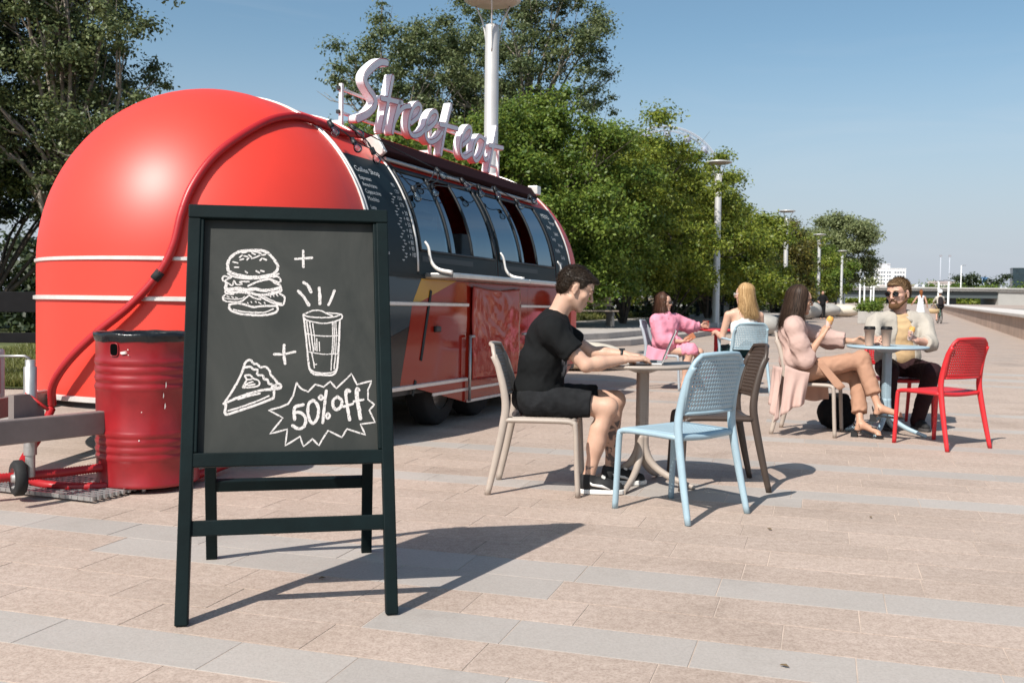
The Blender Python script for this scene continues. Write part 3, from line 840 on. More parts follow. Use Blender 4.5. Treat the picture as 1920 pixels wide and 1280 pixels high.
def glass_mat(name, tint, refl=0.12):
    m = bpy.data.materials.new(name); m.use_nodes = True; nt = m.node_tree; nt.nodes.clear(); L = nt.links
    out = nt.nodes.new('ShaderNodeOutputMaterial')
    tr = nt.nodes.new('ShaderNodeBsdfTransparent'); tr.inputs[0].default_value = (*tint, 1)
    gl = nt.nodes.new('ShaderNodeBsdfGlossy'); gl.inputs['Roughness'].default_value = 0.02; gl.inputs['Color'].default_value = (.62, .70, .76, 1)
    fr = nt.nodes.new('ShaderNodeFresnel'); fr.inputs[0].default_value = 1.5
    ad = nt.nodes.new('ShaderNodeMath'); ad.operation = 'ADD'; ad.inputs[1].default_value = refl; ad.use_clamp = True
    L.new(fr.outputs[0], ad.inputs[0])
    mx = nt.nodes.new('ShaderNodeMixShader'); L.new(ad.outputs[0], mx.inputs[0]); L.new(tr.outputs[0], mx.inputs[1]); L.new(gl.outputs[0], mx.inputs[2])
    L.new(mx.outputs[0], out.inputs[0]); MATS[name] = m; return m
M_tint = glass_mat('tinted_glass', (.20, .30, .34), .25)
M_clear = glass_mat('clear_glass', (.92, .95, .95), .03)

trailer = empty('food_trailer', (-2.305, 7.714, 0), 0, 'large rounded red street food trailer with dark windows and script roof sign', 'trailer')
trailer.rotation_euler = (-0.012, 0, -UA)
def cyl(ph, y, off=0.0):
    return Vector(((R_+off)*math.cos(ph), y, Z1+(HD+off)*math.sin(ph)))
def dome(th, ph, off=0.0, far=False):
    s = 1 if far else -1
    return Vector(((R_+off)*math.cos(th)*math.cos(ph), (TL if far else 0)+s*(R_+off)*math.sin(th)*math.cos(ph), Z1+(HD+off)*math.sin(ph)))
PHS = rad(41)          # service side opening, top
Y_SEAM, Y_WIN, Y_MID, Y_WEND, Y_END = .22, .95, 2.63, 4.32, 4.86
def lin(a, b, n): return [a+(b-a)*i/n for i in range(n+1)]
# shells
q = MB()
q.sheet([[dome(th, ph) for th in lin(0, PI, 48)] for ph in lin(0, PI/2, 24)])
q.sheet([[cyl(ph, y) for ph in lin(0, PI, 48)] for y in (0, Y_SEAM*.5, Y_SEAM-.012)])
q.build('front_dome', M_red, trailer, fixn=False)
q = MB(); q.sheet([[dome(th, ph, 0, True) for th in lin(0, PI, 32)] for ph in lin(0, PI/2, 16)]); q.sheet([[cyl(ph, y) for ph in lin(0, PI, 32)] for y in (Y_END, TL)])
q.build('rear_dome', M_red, trailer, fixn=False)
q = MB(); q.sheet([[cyl(ph, y) for ph in lin(PHS, PI, 40)] for y in lin(Y_SEAM, Y_END, 10)]); q.build('roof', M_red, trailer, fixn=False)
def ring(z):    # plan outline points around the body, from service side round the front to the left side
    return [Vector((R_*math.cos(th), -R_*math.sin(th), z)) for th in lin(0, PI, 48)]
for za, zb, nm in ((1.095, 1.342, 'front_band_upper'), (ZB, 1.075, 'front_band_lower')):
    q = MB(); q.sheet([ring(za), ring(zb)]); q.build(nm, M_red, trailer, fixn=False)
q = MB(); q.sheet([[(-R_, y, z) for y in (0, TL)] for z in (ZB, 1.342)]); q.build('left_side_panel', M_red, trailer, fixn=False)
q = MB(); q.sheet([[(R_*math.cos(th), TL+R_*math.sin(th), z) for th in lin(0, PI, 32)] for z in (ZB, 1.342)]); q.build('rear_band', M_red, trailer, fixn=False)
q = MB(); q.prism([(p.x*.985, p.y*.985) for p in ring(0)]+[(-R_*.985, TL)]+[(R_*.985*math.cos(th), TL+R_*.985*math.sin(th)) for th in lin(PI, 0, 20)], ZB-.06, ZB+.03); q.build('floor_pan', M_black, trailer)
# trim strips round the front
def strip(name, z, h, out, m_=M_trim, y_end=0.0, side=True):
    pts = ([(R_, y_end, z)] if side else [])+[tuple(p) for p in ring(z)]+[(-R_, TL, z)]
    s = MB(); prof = [(0.0, -h/2), (out, -h/2*.7), (out, h/2*.7), (0.0, h/2)]
    rows = []
    P = [Vector(p) for p in pts]
    for i, p in enumerate(P):
        nrm = Vector((p.x, min(p.y, 0), 0)) if p.y <= 0 else Vector((1 if p.x > 0 else -1, 0, 0)); nrm.normalize()
        rows.append([p+nrm*o+Vector((0, 0, dz)) for o, dz in prof])
    s.sheet(rows, sm=False); return s.build(name, m_, trailer)
strip('upper_trim', Z1-.002, .028, .012, side=False)
strip('middle_trim', 1.085, .034, .02, y_end=1.93)
strip('lower_trim', ZB, .04, .018, y_end=1.93)
def seam(y, name):
    s = MB(); s.tube([cyl(ph, y, .004) for ph in lin(0, PI, 48)], .011, 6); s.build(name, M_trim, trailer)
seam(Y_SEAM-.02, 'seam_trim'); seam(Y_SEAM+.02, 'seam_trim'); seam(Y_END+.01, 'seam_trim')
# service side, lower panels (each colour field is its own sheet, butted)
X = R_
def side_poly(name, pts, m_, x=X, t=.012):
    s = MB(); s.prism(pts, x-t, x, f=lambda a, b, tt: (tt, a, b)); return s.build(name, m_, trailer)
M_sidedark = mat('side_panel_dark', (0.016, 0.020, 0.024), .10, spec=.22); M_sideteal = mat('side_panel_blue', (0.022, 0.050, 0.066), .09, spec=.3)
M_yel = mat('side_panel_yellow', (0.56, 0.30, 0.02), .1, spec=.3); M_orange = mat('side_panel_orange', (0.52, 0.11, 0.03), .09, coat=1.0)
zt, zm, zb = 1.30, 1.085, ZB
side_poly('side_panel', [(0, zm), (.86, zm), (1.02, zt), (0, zt)], M_sideteal)
side_poly('side_panel', [(0, zb), (.66, zb), (.82, .90), (.5, .82), (.36, .95), (0, zm-.03)], M_sidedark)
side_poly('side_panel', [(0, zm-.026), (.36, .954), (.5, .824), (.82, .904), (.86, zm-.002), (0, zm-.002)], M_sideteal)
side_poly('side_panel', [(.862, zm), (.94, zm), (1.72, zt), (1.022, zt)], M_yel)
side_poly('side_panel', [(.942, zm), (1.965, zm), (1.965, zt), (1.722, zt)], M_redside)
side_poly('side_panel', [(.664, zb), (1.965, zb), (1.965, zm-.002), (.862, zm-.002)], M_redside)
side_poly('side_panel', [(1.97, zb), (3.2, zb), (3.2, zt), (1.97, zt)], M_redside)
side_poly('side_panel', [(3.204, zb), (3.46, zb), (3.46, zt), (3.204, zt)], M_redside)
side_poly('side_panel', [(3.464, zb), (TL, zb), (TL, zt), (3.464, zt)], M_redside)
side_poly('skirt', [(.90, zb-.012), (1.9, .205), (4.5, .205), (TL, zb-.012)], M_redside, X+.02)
for (a, b, z) in ((3.2, 4.86, 1.085), (1.2, 4.6, .325), (1.9, 4.5, .215)):
    s = MB(); s.box((X+.026, (a+b)/2, z), (.012, b-a, .024)); s.build('side_trim', M_trim, trailer)
for (ya, za, yb, zb2) in ((1.19, 1.20, 1.02, .62), (.93, .46, .88, .34)):       # dark slots in the graphic
    s = MB(); s.bar((X+.004, ya, za), (X+.004, yb, zb2), .006, .035, up=(0, 1, 0)); s.build('dark_slot', M_dark, trailer)
s = MB(); s.box((X+.015, 1.30, .875), (.03, .10, .05)); s.build('door_latch', M_black, trailer, bevel=.01)
# support leg folded on the side
s = MB(); s.tube([(X+.05, 1.90, .80), (X+.05, 1.90, .215)], .014, 8); s.tube([(X+.05, 1.90, .80), (X+.05, 1.985, .80)], .014, 8); s.build('support_leg', M_galv, trailer)
s = MB(); s.tube([(X+.05, 3.3, .80), (X+.05, 3.3, .30)], .014, 8); s.tube([(X+.05, 3.3, .80), (X+.05, 3.2, .80)], .014, 8); s.build('support_leg', M_galv, trailer)
# crumpled red film hung below the counter
fr_ = np.random.default_rng(4)
film_rows = []
for i in range(37):
    z = 1.262-i*(.86/36); row = []
    for j in range(33):
        t = j/32; y = 1.985+t*1.19
        sag = .03*math.sin(t*PI)*(1 if i == 0 else max(0, 1-i/6))
        d = .024+.010*mnoise.noise(Vector((y*3.5, z*2.5, 1.3)))+.012*abs(mnoise.noise(Vector((y*5+z*3, z*4-y*2, 4))))+.002*mnoise.noise(Vector((y*15, z*13, 9)))
        row.append((X+d+.004, y, z-sag))
    film_rows.append(row)
M_film = mat('red_film', (0.38, 0.022, 0.010), .10, coat=.0, bump=.22, bscale=6, bdist=.015, spec=.35)
s = MB(); s.sheet(film_rows); s.build('film_banner', M_film, trailer, solid=.002)
# counter shelf and brackets
s = MB(); s.prism([(R_-.02, 1.08), (R_+.27, 1.08), (R_+.30, 1.14), (R_+.30, 2.74), (R_-.02, 2.74)], 1.298, 1.345); s.build('counter_shelf', M_alu, trailer, bevel=.012)
s = MB(); s.prism([(R_-.02, 2.748), (R_+.30, 2.748), (R_+.30, 4.36), (R_-.02, 4.40)], 1.298, 1.345); s.build('counter_shelf', M_alu, trailer, bevel=.012)
for y in (1.06, 2.68, 4.36):
    s = MB(); pr = smooth_path([(R_+.005, 0, 1.60), (R_+.04, 0, 1.55), (R_+.065, 0, 1.44), (R_+.13, 0, 1.372), (R_+.26, 0, 1.345)], 5)
    s.tube([(p.x, y, p.z) for p in pr], [.013+.010*i/len(pr) for i in range(len(pr))], 8, flat=(.8, .5, (0, 1, 0))); s.build('shelf_bracket', M_trim, trailer)
# curved menu panels
def curved(name, y0, y1, p0, p1, m_, off=0.0, parent=trailer, ny=4, np_=14):
    s = MB(); s.sheet([[cyl(ph, y, off) for y in lin(y0, y1, ny)] for ph in lin(p0, p1, np_)]); return s.build(name, m_, parent, fixn=False)
menu = [curved('menu_panel', Y_SEAM+.03, Y_WIN-.012, rad(-1), PHS, M_dark, .004), curved('menu_panel', Y_WEND+.03, Y_END-.03, rad(-1), PHS, M_dark, .004)]
curved('side_rail', Y_SEAM, Y_END, rad(-2.4), rad(-1), M_dark, .002)
def menu_text(txt, y, ph, size, parent, align='LEFT'):
    V, F = text_mesh(txt, size, align)
    if not V: return
    P = [cyl(rad(ph)+b/HD, y+a, .0075) for a, b, _ in V]
    me = bpy.data.meshes.new('menu_text'); me.from_pydata([tuple(p) for p in P], [], F); me.update()
    link('menu_text', me, [M_print], parent)
a = menu[0]
menu_text('Coffee Shop', .30, 33.5, .075, a)
for i, tx in enumerate(('Espresso', 'Americano', 'Cappuccino', 'Mochito')):
    menu_text(tx, .30, 30.3-i*2.6, .05, a); menu_text(('90', '120', '150', '170')[i], .80, 30.3-i*2.6, .05, a)
for i, tx in enumerate(('Latte', 'Raf', 'Flat white', 'Cacao', 'Tea', 'Vanilla', 'Milk', 'Chocolate')):
    menu_text(tx, .30, 19.5-i*2.1, .042, a); menu_text('+ %d0' % (3+i), .80, 19.5-i*2.1, .05, a)
s = MB()
for i in range(22):      # little ornament column printed on the panel
    ph = rad(27-i*1.12); yy = .70+.03*math.sin(i*1.7)
    for (da, db, dc, dd) in ((0, 0, .045, 0), (.022, -.007, .022, .009)):
        p = [cyl(ph+b_, yy+a_, .0078) for a_, b_ in ((da, db-.0016), (da+dc if dc > .03 else da+.006, db-.0016), (da+dc if dc > .03 else da+.006, db+.0016+dd), (da, db+.0016+dd))]
        s.poly(p)
s.build('menu_ornament', M_print, a, fixn=False)
b2 = menu[1]
for i in range(11):
    menu_text(('MENU', 'Burger', 'Fries', 'Salad', 'Soup', 'Wrap', 'Waffle', 'Soda', 'Water', 'Juice', 'Sauce')[i], Y_WEND+.10+(.16 if i % 2 else 0), 34-i*3.1, .062 if i else .09, b2)
# serving windows
def serving_window(y0, y1):
    f = MB(); b = .035
    def patch(ya, yb, pa, pb, off=.006):
        f.sheet([[cyl(ph, y, off) for y in (ya, yb)] for ph in lin(pa, pb, 12)])
    pl, ph_ = rad(7.5), rad(39)
    patch(y0, y1, rad(-1), pl); patch(y0, y1, ph_, PHS)
    w = y1-y0; ya, yb = y0+.05, y1-.05
    e = [ya, ya+w*.34, ya+w*.62, yb]
    patch(y0, ya, pl, ph_); patch(yb, y1, pl, ph_)
    win = f.build('serving_window', M_dark, trailer, fixn=False)
    for k in (0, 2):
        curved('pane', e[k]+.012, e[k+1]-.012, pl+.004, ph_-.004, M_tint, .004, win)
    curved('sliding_pane', e[1]-.02, e[1]+w*.10, pl+.004, ph_-.004, M_tint, -.02, win)
    for k in (0, 1, 2, 3):
        s = MB(); s.tube([cyl(p, e[k], .008) for p in lin(pl, ph_, 14)], .014, 6); s.build('mullion', M_black, win)
    for p in (pl, ph_):
        s = MB(); s.tube([cyl(p, y, .008) for y in lin(ya, yb, 6)], .012, 6); s.build('frame_rail', M_black, win)
    s = MB(); s.sheet([[cyl(ph, y, .009) for y in (ya+.02, ya+w*.62)] for ph in lin(rad(3.6), rad(5.6), 3)]); s.build('vent_strip', M_black, win, fixn=False)
    if y0 < 2:
        s = MB(); s.box((R_-.05, ya+w*.17, 1.62), (.012, w*.30, .19)); s.build('pane_rectangle', mat('blue_grey_rectangle', (.22, .26, .31), .7), win)  # blue-grey rectangle behind the lower part of the first pane
serving_window(Y_WIN, Y_MID-.006); serving_window(Y_MID+.006, Y_WEND)
seam(Y_WIN-.006, 'seam_trim')
# interior seen through the glass
M_int = mat('interior_panel', (0.36, 0.37, 0.38), .5, var=.1, scale=2); M_intdark = mat('interior_dark', (0.05, 0.05, 0.055), .5)
s = MB(); s.box((-.55, 2.4, 1.5), (.05, 4.2, 2.0)); s.build('interior_wall', M_intdark, trailer)
s = MB(); s.box((.0, 2.6, ZB+.05), (2.3, 4.6, .02)); s.build('interior_floor', M_intdark, trailer)
s = MB(); s.box((.55, 1.95, 1.72), (.5, .62, .62)); s.box((.55, 1.95, 1.9), (.52, .4, .1), mi=1); s.build('coffee_machine', [M_int, M_black], trailer, bevel=.04)
for (y, w) in ((1.3, .3), (2.35, .2), (3.3, .35), (3.9, .25)):
    s = MB(); s.box((.45, y, 1.62), (.4, w, .42)); s.build('appliance', M_int, trailer, bevel=.02)
s = MB(); s.box((-.35, 2.4, 1.95), (.3, 3.6, .03)); s.build('interior_shelf', M_int, trailer)
# awning cassette on the roof edge
s = MB(); pa, pb = rad(44), rad(53); c0, c1 = cyl(pa, 0, .0), cyl(pb, 0, .0); o0, o1 = cyl(pa, 0, .085), cyl(rad(50), 0, .11)
s.prism([(c0.x, c0.z), (o0.x, o0.z), (o1.x, o1.z), (c1.x, c1.z)], .93, 4.5, f=lambda a_, b_, t: (a_, t, b_)); s.build('awning_cassette', mat('awning_dark', (.022, .006, .007), .8, spec=.1), trailer, bevel=.01)
s = MB(); s.prism([(c0.x-.01, c0.z-.01), (o0.x+.012, o0.z-.01), (o1.x+.012, o1.z+.012), (c1.x, c1.z+.012)], .885, .93, f=lambda a_, b_, t: (a_, t, b_)); s.build('cassette_cap', M_trim, trailer, bevel=.008)
s = MB(); s.box((cyl(rad(48), 0, .08).x, 4.56, cyl(rad(48), 0, .08).z+.03), (.12, .12, .1)); s.build('cassette_cap', M_trim, trailer, bevel=.008)
s = MB(); s.tube([cyl(rad(42.5), y, .03) for y in lin(.93, 4.5, 8)], .018, 6); s.build('gutter_rail', M_galv, trailer)
# wheels
for y in (1.62, 2.45):
    for sx in (1, -1):
        w = MB(); w.lathe([(.17, -.10), (.29, -.10), (.315, -.07), (.315, .07), (.29, .10), (.17, .10)], 28, c=(sx*(R_-.20), y, .315+.012*y), R=Matrix.Rotation(PI/2, 3, 'Y')); wo = w.build('wheel', M_rubber, trailer)
        w = MB(); w.lathe([(0, .05*sx), (.06, .07*sx), (.10, .03*sx), (.165, .04*sx), (.172, .09*sx)], 20, c=(sx*(R_-.20), y, .315+.012*y), R=Matrix.Rotation(PI/2, 3, 'Y')); w.build('rim', M_galv, wo)
s = MB(); s.box((0, 2.0, .33), (1.9, .08, .08)); s.box((0, 2.9, .33), (1.9, .08, .08)); s.box((.6, 2.2, .38), (.08, 4.6, .1)); s.box((-.6, 2.2, .38), (.08, 4.6, .1)); s.build('chassis', M_black, trailer)
# drawbar, jack and front box
s = MB(); s.bar((.98, -.75, .385), (.62, -2.75, .375), .06, .13); s.bar((-.6, -.9, .385), (.15, -3.1, .37), .06, .13); s.build('drawbar', M_beam, trailer, bevel=.008)
s = MB(); s.prism([(-.0, .30), (.20, .30), (.20, .46), (.10, .56), (0, .56)], -.02, .02, f=lambda a_, b_, t: (.60+t, -2.42+a_, b_)); s.build('jack_plate', M_beam, trailer)
JX, JY = .56, -2.26
s = MB(); s.lathe([(.034, .22), (.034, .70), (.026, .705), (.026, .74), (0, .74)], 14, c=(JX, JY, 0)); s.build('jack_tube', M_galv, trailer)
s = MB(); s.lathe([(.026, .10), (.026, .25)], 12, c=(JX, JY, 0)); s.tube([(JX, JY, .13), (JX-.02, JY-.045, .10)], .02, 6); s.build('jack_leg', M_galv, trailer)
s = MB(); s.tube([(JX, JY, .745), (JX-.02, JY-.02, .76), (JX-.19, JY-.06, .755)], .008, 6); s.build('jack_crank', M_galv, trailer)
s = MB(); s.tube([(JX-.19, JY-.06, .745), (JX-.19, JY-.06, .85)], .014, 8); s.build('crank_knob', mat('red_plastic', (.5, .02, .02), .4), trailer)
s = MB(); s.box((JX-.035, JY-.02, .47), (.07, .05, .10)); s.build('jack_clamp', M_galv, trailer, bevel=.01)
s = MB(); s.tube([(JX, JY-.03, .56), (JX+.11, JY+.02, .47)], .009, 6); s.build('clamp_lever', mat('red_plastic', (.5, .02, .02), .4), trailer)
RW = Matrix.Rotation(rad(62), 3, 'Z') @ Matrix.Rotation(PI/2, 3, 'Y')
w = MB(); w.lathe([(.055, -.028), (.085, -.03), (.098, -.018), (.098, .018), (.085, .03), (.055, .028)], 22, c=(JX-.02, JY-.06, .10), R=RW); wo = w.build('jockey_wheel', M_rubber, trailer)
w = MB(); w.lathe([(0, .034), (.02, .036), (.024, .02), (.05, .012), (.058, .03)], 18, c=(JX-.02, JY-.06, .10), R=RW); w.lathe([(0, -.034), (.02, -.036), (.024, -.02), (.05, -.012), (.058, -.03)], 18, c=(JX-.02, JY-.06, .10), R=RW); w.build('rim', M_galv, wo)
s = MB(); s.box((.22, -2.42, .66), (.34, .30, .27)); s.build('front_box', mat('front_box_paint', (.62, .55, .53), .5, var=.08, scale=5), trailer, bevel=.012)
s = MB(); s.box((.395, -2.42, .65), (.012, .22, .20)); s.build('box_door', mat('box_door_paint', (.42, .20, .18), .45, var=.1, scale=6), trailer, bevel=.006)
# ---------------- roof sign
def sdf_outline(strokes, radius, step=.008):
    """round-brush strokes -> clean outline loops (marching squares on a distance grid)"""
    segs = []
    for s_ in strokes:
        P = [(p.x, p.y) for p in smooth_path([(a_, b_, 0) for a_, b_ in s_], 6)] if len(s_) > 2 else s_
        segs += list(zip(P[:-1], P[1:]))
    A = np.array([s_[0] for s_ in segs]); B = np.array([s_[1] for s_ in segs])
    lo = np.minimum(A.min(0), B.min(0))-radius-3*step; hi = np.maximum(A.max(0), B.max(0))+radius+3*step
    xs = np.arange(lo[0], hi[0], step); ys = np.arange(lo[1], hi[1], step); GX, GY = np.meshgrid(xs, ys, indexing='ij'); D = np.full(GX.shape, 9.0)
    for a_, b_ in zip(A, B):
        d = b_-a_; L2 = max(1e-9, d@d); t = np.clip(((GX-a_[0])*d[0]+(GY-a_[1])*d[1])/L2, 0, 1)
        D = np.minimum(D, np.hypot(GX-a_[0]-t*d[0], GY-a_[1]-t*d[1]))
    D -= radius
    edges = {}
    def pt(i, j, i2, j2):
        k = ((i, j), (i2, j2)) if (i, j) < (i2, j2) else ((i2, j2), (i, j))
        (p, q_) = k; t = D[p]/(D[p]-D[q_]); return k, (xs[p[0]]+(xs[q_[0]]-xs[p[0]])*t, ys[p[1]]+(ys[q_[1]]-ys[p[1]])*t)
    pos = {}; nxt = {}
    ins = D < 0
    cnt_ = ins[:-1, :-1].astype(int)+ins[1:, :-1]+ins[:-1, 1:]+ins[1:, 1:]
    I, J = np.nonzero((cnt_ > 0) & (cnt_ < 4))
    for i, j in zip(I, J):
        c = [(i, j), (i+1, j), (i+1, j+1), (i, j+1)]
        cr = []
        for k in range(4):
            p, q_ = c[k], c[(k+1) % 4]
            if ins[p] != ins[q_]:
                key, xy = pt(*p, *q_); pos[key] = xy; cr.append((key, ins[p]))
        # directed: from edge leaving inside to edge entering
        outs = [k for k, f_ in cr if f_]; inss = [k for k, f_ in cr if not f_]
        for o_, i_ in zip(outs, inss): nxt[o_] = i_
    loops = []; seen = set()
    for k in list(nxt):
        if k in seen: continue
        lp = []; c = k
        while c not in seen and c in nxt:
            seen.add(c); lp.append(pos[c]); c = nxt[c]
        if len(lp) > 6: loops.append(lp)
    return loops
def fill_mesh(loops, z0, z1, f, mi_face=0, mi_side=1):
    """extruded solid from outline loops through a 2D curve"""
    cu = bpy.data.curves.new('c', 'CURVE'); cu.dimensions = '2D'; cu.fill_mode = 'BOTH'
    for lp in loops:
        sp = cu.splines.new('POLY'); sp.points.add(len(lp)-1); sp.use_cyclic_u = True
        for p, (a_, b_) in zip(sp.points, lp): p.co = (a_, b_, 0, 1)
    o = bpy.data.objects.new('c', cu); COL.objects.link(o); dg = bpy.context.evaluated_depsgraph_get()
    me = bpy.data.meshes.new_from_object(o.evaluated_get(dg)); V = [tuple(v.co) for v in me.vertices]; F = [tuple(p.vertices) for p in me.polygons]
    bpy.data.objects.remove(o); bpy.data.meshes.remove(me); bpy.data.curves.remove(cu)
    q = MB(); b0 = q.addv([f(a_, b_, z1) for a_, b_, _ in V])
    for t in F: q.face([b0+i for i in t], mi_face)
    b1 = q.addv([f(a_, b_, z0) for a_, b_, _ in V])
    for t in F: q.face([b1+i for i in t[::-1]], mi_side)
    for lp in loops:
        n = len(lp); c0_ = q.addv([f(a_, b_, z0) for a_, b_ in lp]); c1_ = q.addv([f(a_, b_, z1) for a_, b_ in lp])
        for i in range(n):
            j = (i+1) % n; q.face([c0_+i, c0_+j, c1_+j, c1_+i], mi_side, True)
    return q
LETTERS = [('S', .040, [[(1.627, 3.244), (1.534, 3.229), (1.438, 3.184), (1.297, 3.084), (1.252, 3.011), (1.316, 2.953), (1.419, 2.895), (1.427, 2.824), (1.305, 2.729), (1.131, 2.654)]]),
('t', .034, [[(1.745, 3.142), (1.659, 2.894), (1.565, 2.631)], [(1.542, 2.911), (1.709, 2.928), (1.925, 2.946)]]),
('r', .033, [[(1.882, 2.946), (1.799, 2.787), (1.75, 2.646)], [(1.789, 2.752), (1.884, 2.862), (1.972, 2.917), (2.08, 2.945)]]),
('e', .033, [[(2.11, 2.793), (2.25, 2.878), (2.309, 2.968), (2.247, 3.0), (2.143, 2.937), (2.073, 2.82), (2.068, 2.725), (2.151, 2.682), (2.312, 2.728), (2.438, 2.824)]]),
('e', .033, [[(2.447, 2.79), (2.604, 2.88), (2.667, 2.964), (2.609, 2.998), (2.501, 2.942), (2.426, 2.831), (2.417, 2.723), (2.509, 2.679), (2.67, 2.732), (2.78, 2.815)]]),
('t', .034, [[(2.975, 3.123), (2.854, 2.869), (2.757, 2.599)], [(2.73, 2.889), (2.896, 2.904), (3.136, 2.917)]]),
('e', .033, [[(3.278, 2.769), (3.438, 2.862), (3.486, 2.954), (3.424, 2.986), (3.305, 2.908), (3.223, 2.779), (3.235, 2.676), (3.337, 2.648), (3.514, 2.717)]]),
('a', .033, [[(3.837, 2.921), (3.701, 2.931), (3.573, 2.825), (3.539, 2.701), (3.628, 2.655), (3.758, 2.74), (3.858, 2.88), (3.877, 2.933)], [(3.867, 2.911), (3.822, 2.773), (3.86, 2.70), (3.93, 2.72)]]),
('t', .034, [[(4.183, 3.107), (4.086, 2.875), (3.967, 2.591)], [(3.98, 2.875), (4.139, 2.891), (4.371, 2.908)]])]
M_letter = mat('letter_white', (0.78, 0.78, 0.82), .45); M_letedge = mat('letter_edge_red', (0.42, .07, .10), .5)
sg = MB()
for y in (1.03, 2.70, 4.46):
    sg.box((.47, y, 2.72), (.03, .03, .44)); sg.box((.30, y, 2.62), (.36, .025, .025))
for z in (2.70, 2.90):
    sg.box((.455, 2.745, z), (.022, 3.46, .022))
sign_frame = sg.build('roof_sign', mat('sign_frame_white', (.76, .74, .73), .4), trailer)
for y in (1.01,):
    for z in (2.70, 2.90):
        s = MB(); s.box((.455, y, z), (.03, .03, .03)); s.build('end_cap', M_black, sign_frame)
for nm, r0, st_ in LETTERS:
    lp = sdf_outline(st_, r0-.005); q = fill_mesh(lp, .495, .57, lambda a_, b_, t: (t, a_, b_), 1, 0)
    lp2 = sdf_outline(st_, r0-.013); q2 = fill_mesh(lp2, .57, .573, lambda a_, b_, t: (t, a_, b_), 0, 0)
    b = q.addv(q2.v)
    for f_, m_ in zip(q2.f, q2.m): q.face([b+i for i in f_], m_)
    q.build('letter', [M_letter, M_letedge], sign_frame)
# ---------------- corrugated hose over the dome
def corrugated(pts, r, pitch=.013, n=9, amp=.1):
    P = smooth_path(pts, 10); out = [P[0]]; acc = 0; rr = [r]; k = 0
    dense = []
    for a_, b_ in zip(P[:-1], P[1:]):
        L_ = (b_-a_).length; m_ = max(1, int(L_/(pitch/2)))
        for i in range(m_): dense.append(a_.lerp(b_, i/m_))
    rr = [r*(1+amp*(1 if i % 2 else -1)) for i in range(len(dense))]
    q = MB(); q.tube(dense, rr, n); return q
M_hose = mat('red_hose', (0.40, 0.016, 0.020), .38)
hose = empty('red_hose', (-2.305, 7.714, 0), 0, 'corrugated red cable hose draped over the dome of the trailer', 'hose'); hose.rotation_euler = (-0.012, 0, -UA)
HP = [(0.90, 4.1, 2.345), (0.90, 3.2, 2.36), (0.89, 2.4, 2.36), (.87, 1.8, 2.37), (.83, 1.3, 2.40), (.82, .9, 2.41), (.792, .517, 2.428), (.77, .22, 2.45), (0.746, 0.1, 2.463), (0.772, -0.145, 2.433), (0.772, -0.434, 2.343), (0.728, -0.73, 2.17), (0.672, -0.907, 2.011), (0.627, -1.036, 1.821), (0.602, -1.107, 1.641), (0.576, -1.151, 1.432), (0.502, -1.195, 1.252), (0.337, -1.27, 1.042), (0.109, -1.33, 0.855), (-0.094, -1.36, 0.673), (-0.25, -1.34, 0.505), (-0.30, -1.30, 0.36)]
for i in range(6): 
    yy = HP[i][1]; pp = cyl(rad(54), yy, .03); HP[i] = (pp.x, yy, pp.z+.012)
corrugated(HP, .027).build('conduit', M_hose, hose, fixn=False)
s = MB(); s.tube([(0.508, -1.19, 1.262), (.475, -1.212, 1.21)], .031, 10); s.build('tape_wrap', M_rubber, hose)
# loose hoses under the drawbar
for i, (pts, lb) in enumerate([([(-.30, -1.30, .36), (-.2, -1.5, .2), (.1, -1.9, .09), (.5, -2.1, .05), (.85, -1.9, .04), (1.05, -1.55, .05), (1.0, -1.1, .06)], 'red corrugated hose lying in a loop under the drawbar'),
    ([(.2, -2.7, .2), (.35, -2.55, .14), (.6, -2.15, .13), (.85, -1.8, .15), (1.05, -1.4, .14)], 'red corrugated hose strapped along beneath the drawbar')]):
    o = corrugated(pts, .025).build('red_hose', M_hose, fixn=False); o.location = (-2.305, 7.714, 0); o.rotation_euler = (0, 0, -UA); tag(o, lb, 'hose')
s = MB()
N = 11
for i in range(N):
    s.box((.45, -1.75-.045*i, .025), (1.0, .014, .022)); 
for i in range(23):
    s.box((-.04+.044*i, -1.975, .0255), (.012, .47, .018))
o = s.build('metal_grate', M_galv); o.location = (-2.305, 7.714, 0); o.rotation_euler = (0, 0, -UA); tag(o, 'flat steel mesh grate on the ground under the drawbar', 'grate')
# ---------------- string of bulbs
M_bulb = glass_mat('bulb_glass', (.88, .88, .86), .10)
lights = empty('string_lights', (-2.305, 7.714, 0), 0, 'black cable with clear bulbs strung along the trailer windows', 'string lights'); lights.rotation_euler = (-0.012, 0, -UA)
BP = [(0.871, 0.177, 2.399), (0.851, 0.515, 2.43), (1.0, 0.30, 2.279), (1.02, 0.56, 2.249), (1.185, 0.933, 1.99), (1.15, 1.328, 2.054), (1.03, 1.668, 2.238), (1.045, 2.164, 2.213), (1.06, 2.525, 2.195), (1.035, 2.982, 2.232), (1.085, 3.432, 2.159), (1.02, 4.013, 2.261)]
s = MB(); order = [0, 2, 3, 1, 6, 7, 8, 9, 10, 11]; 
for idx in ([1, 3, 4, 5, 6], order, [4, 6], [5, 8]):
    P = []
    for i, k in enumerate(idx):
        a_ = Vector(BP[k])+Vector((.02, 0, .05)); P.append(a_)
        if i+1 < len(idx):
            b_ = Vector(BP[idx[i+1]])+Vector((.02, 0, .05)); P.append(a_.lerp(b_, .5)+Vector((.05, 0, -.03)))
    s.tube(smooth_path(P, 4), .0055, 5)
s.build('cable', M_black, lights, fixn=False)
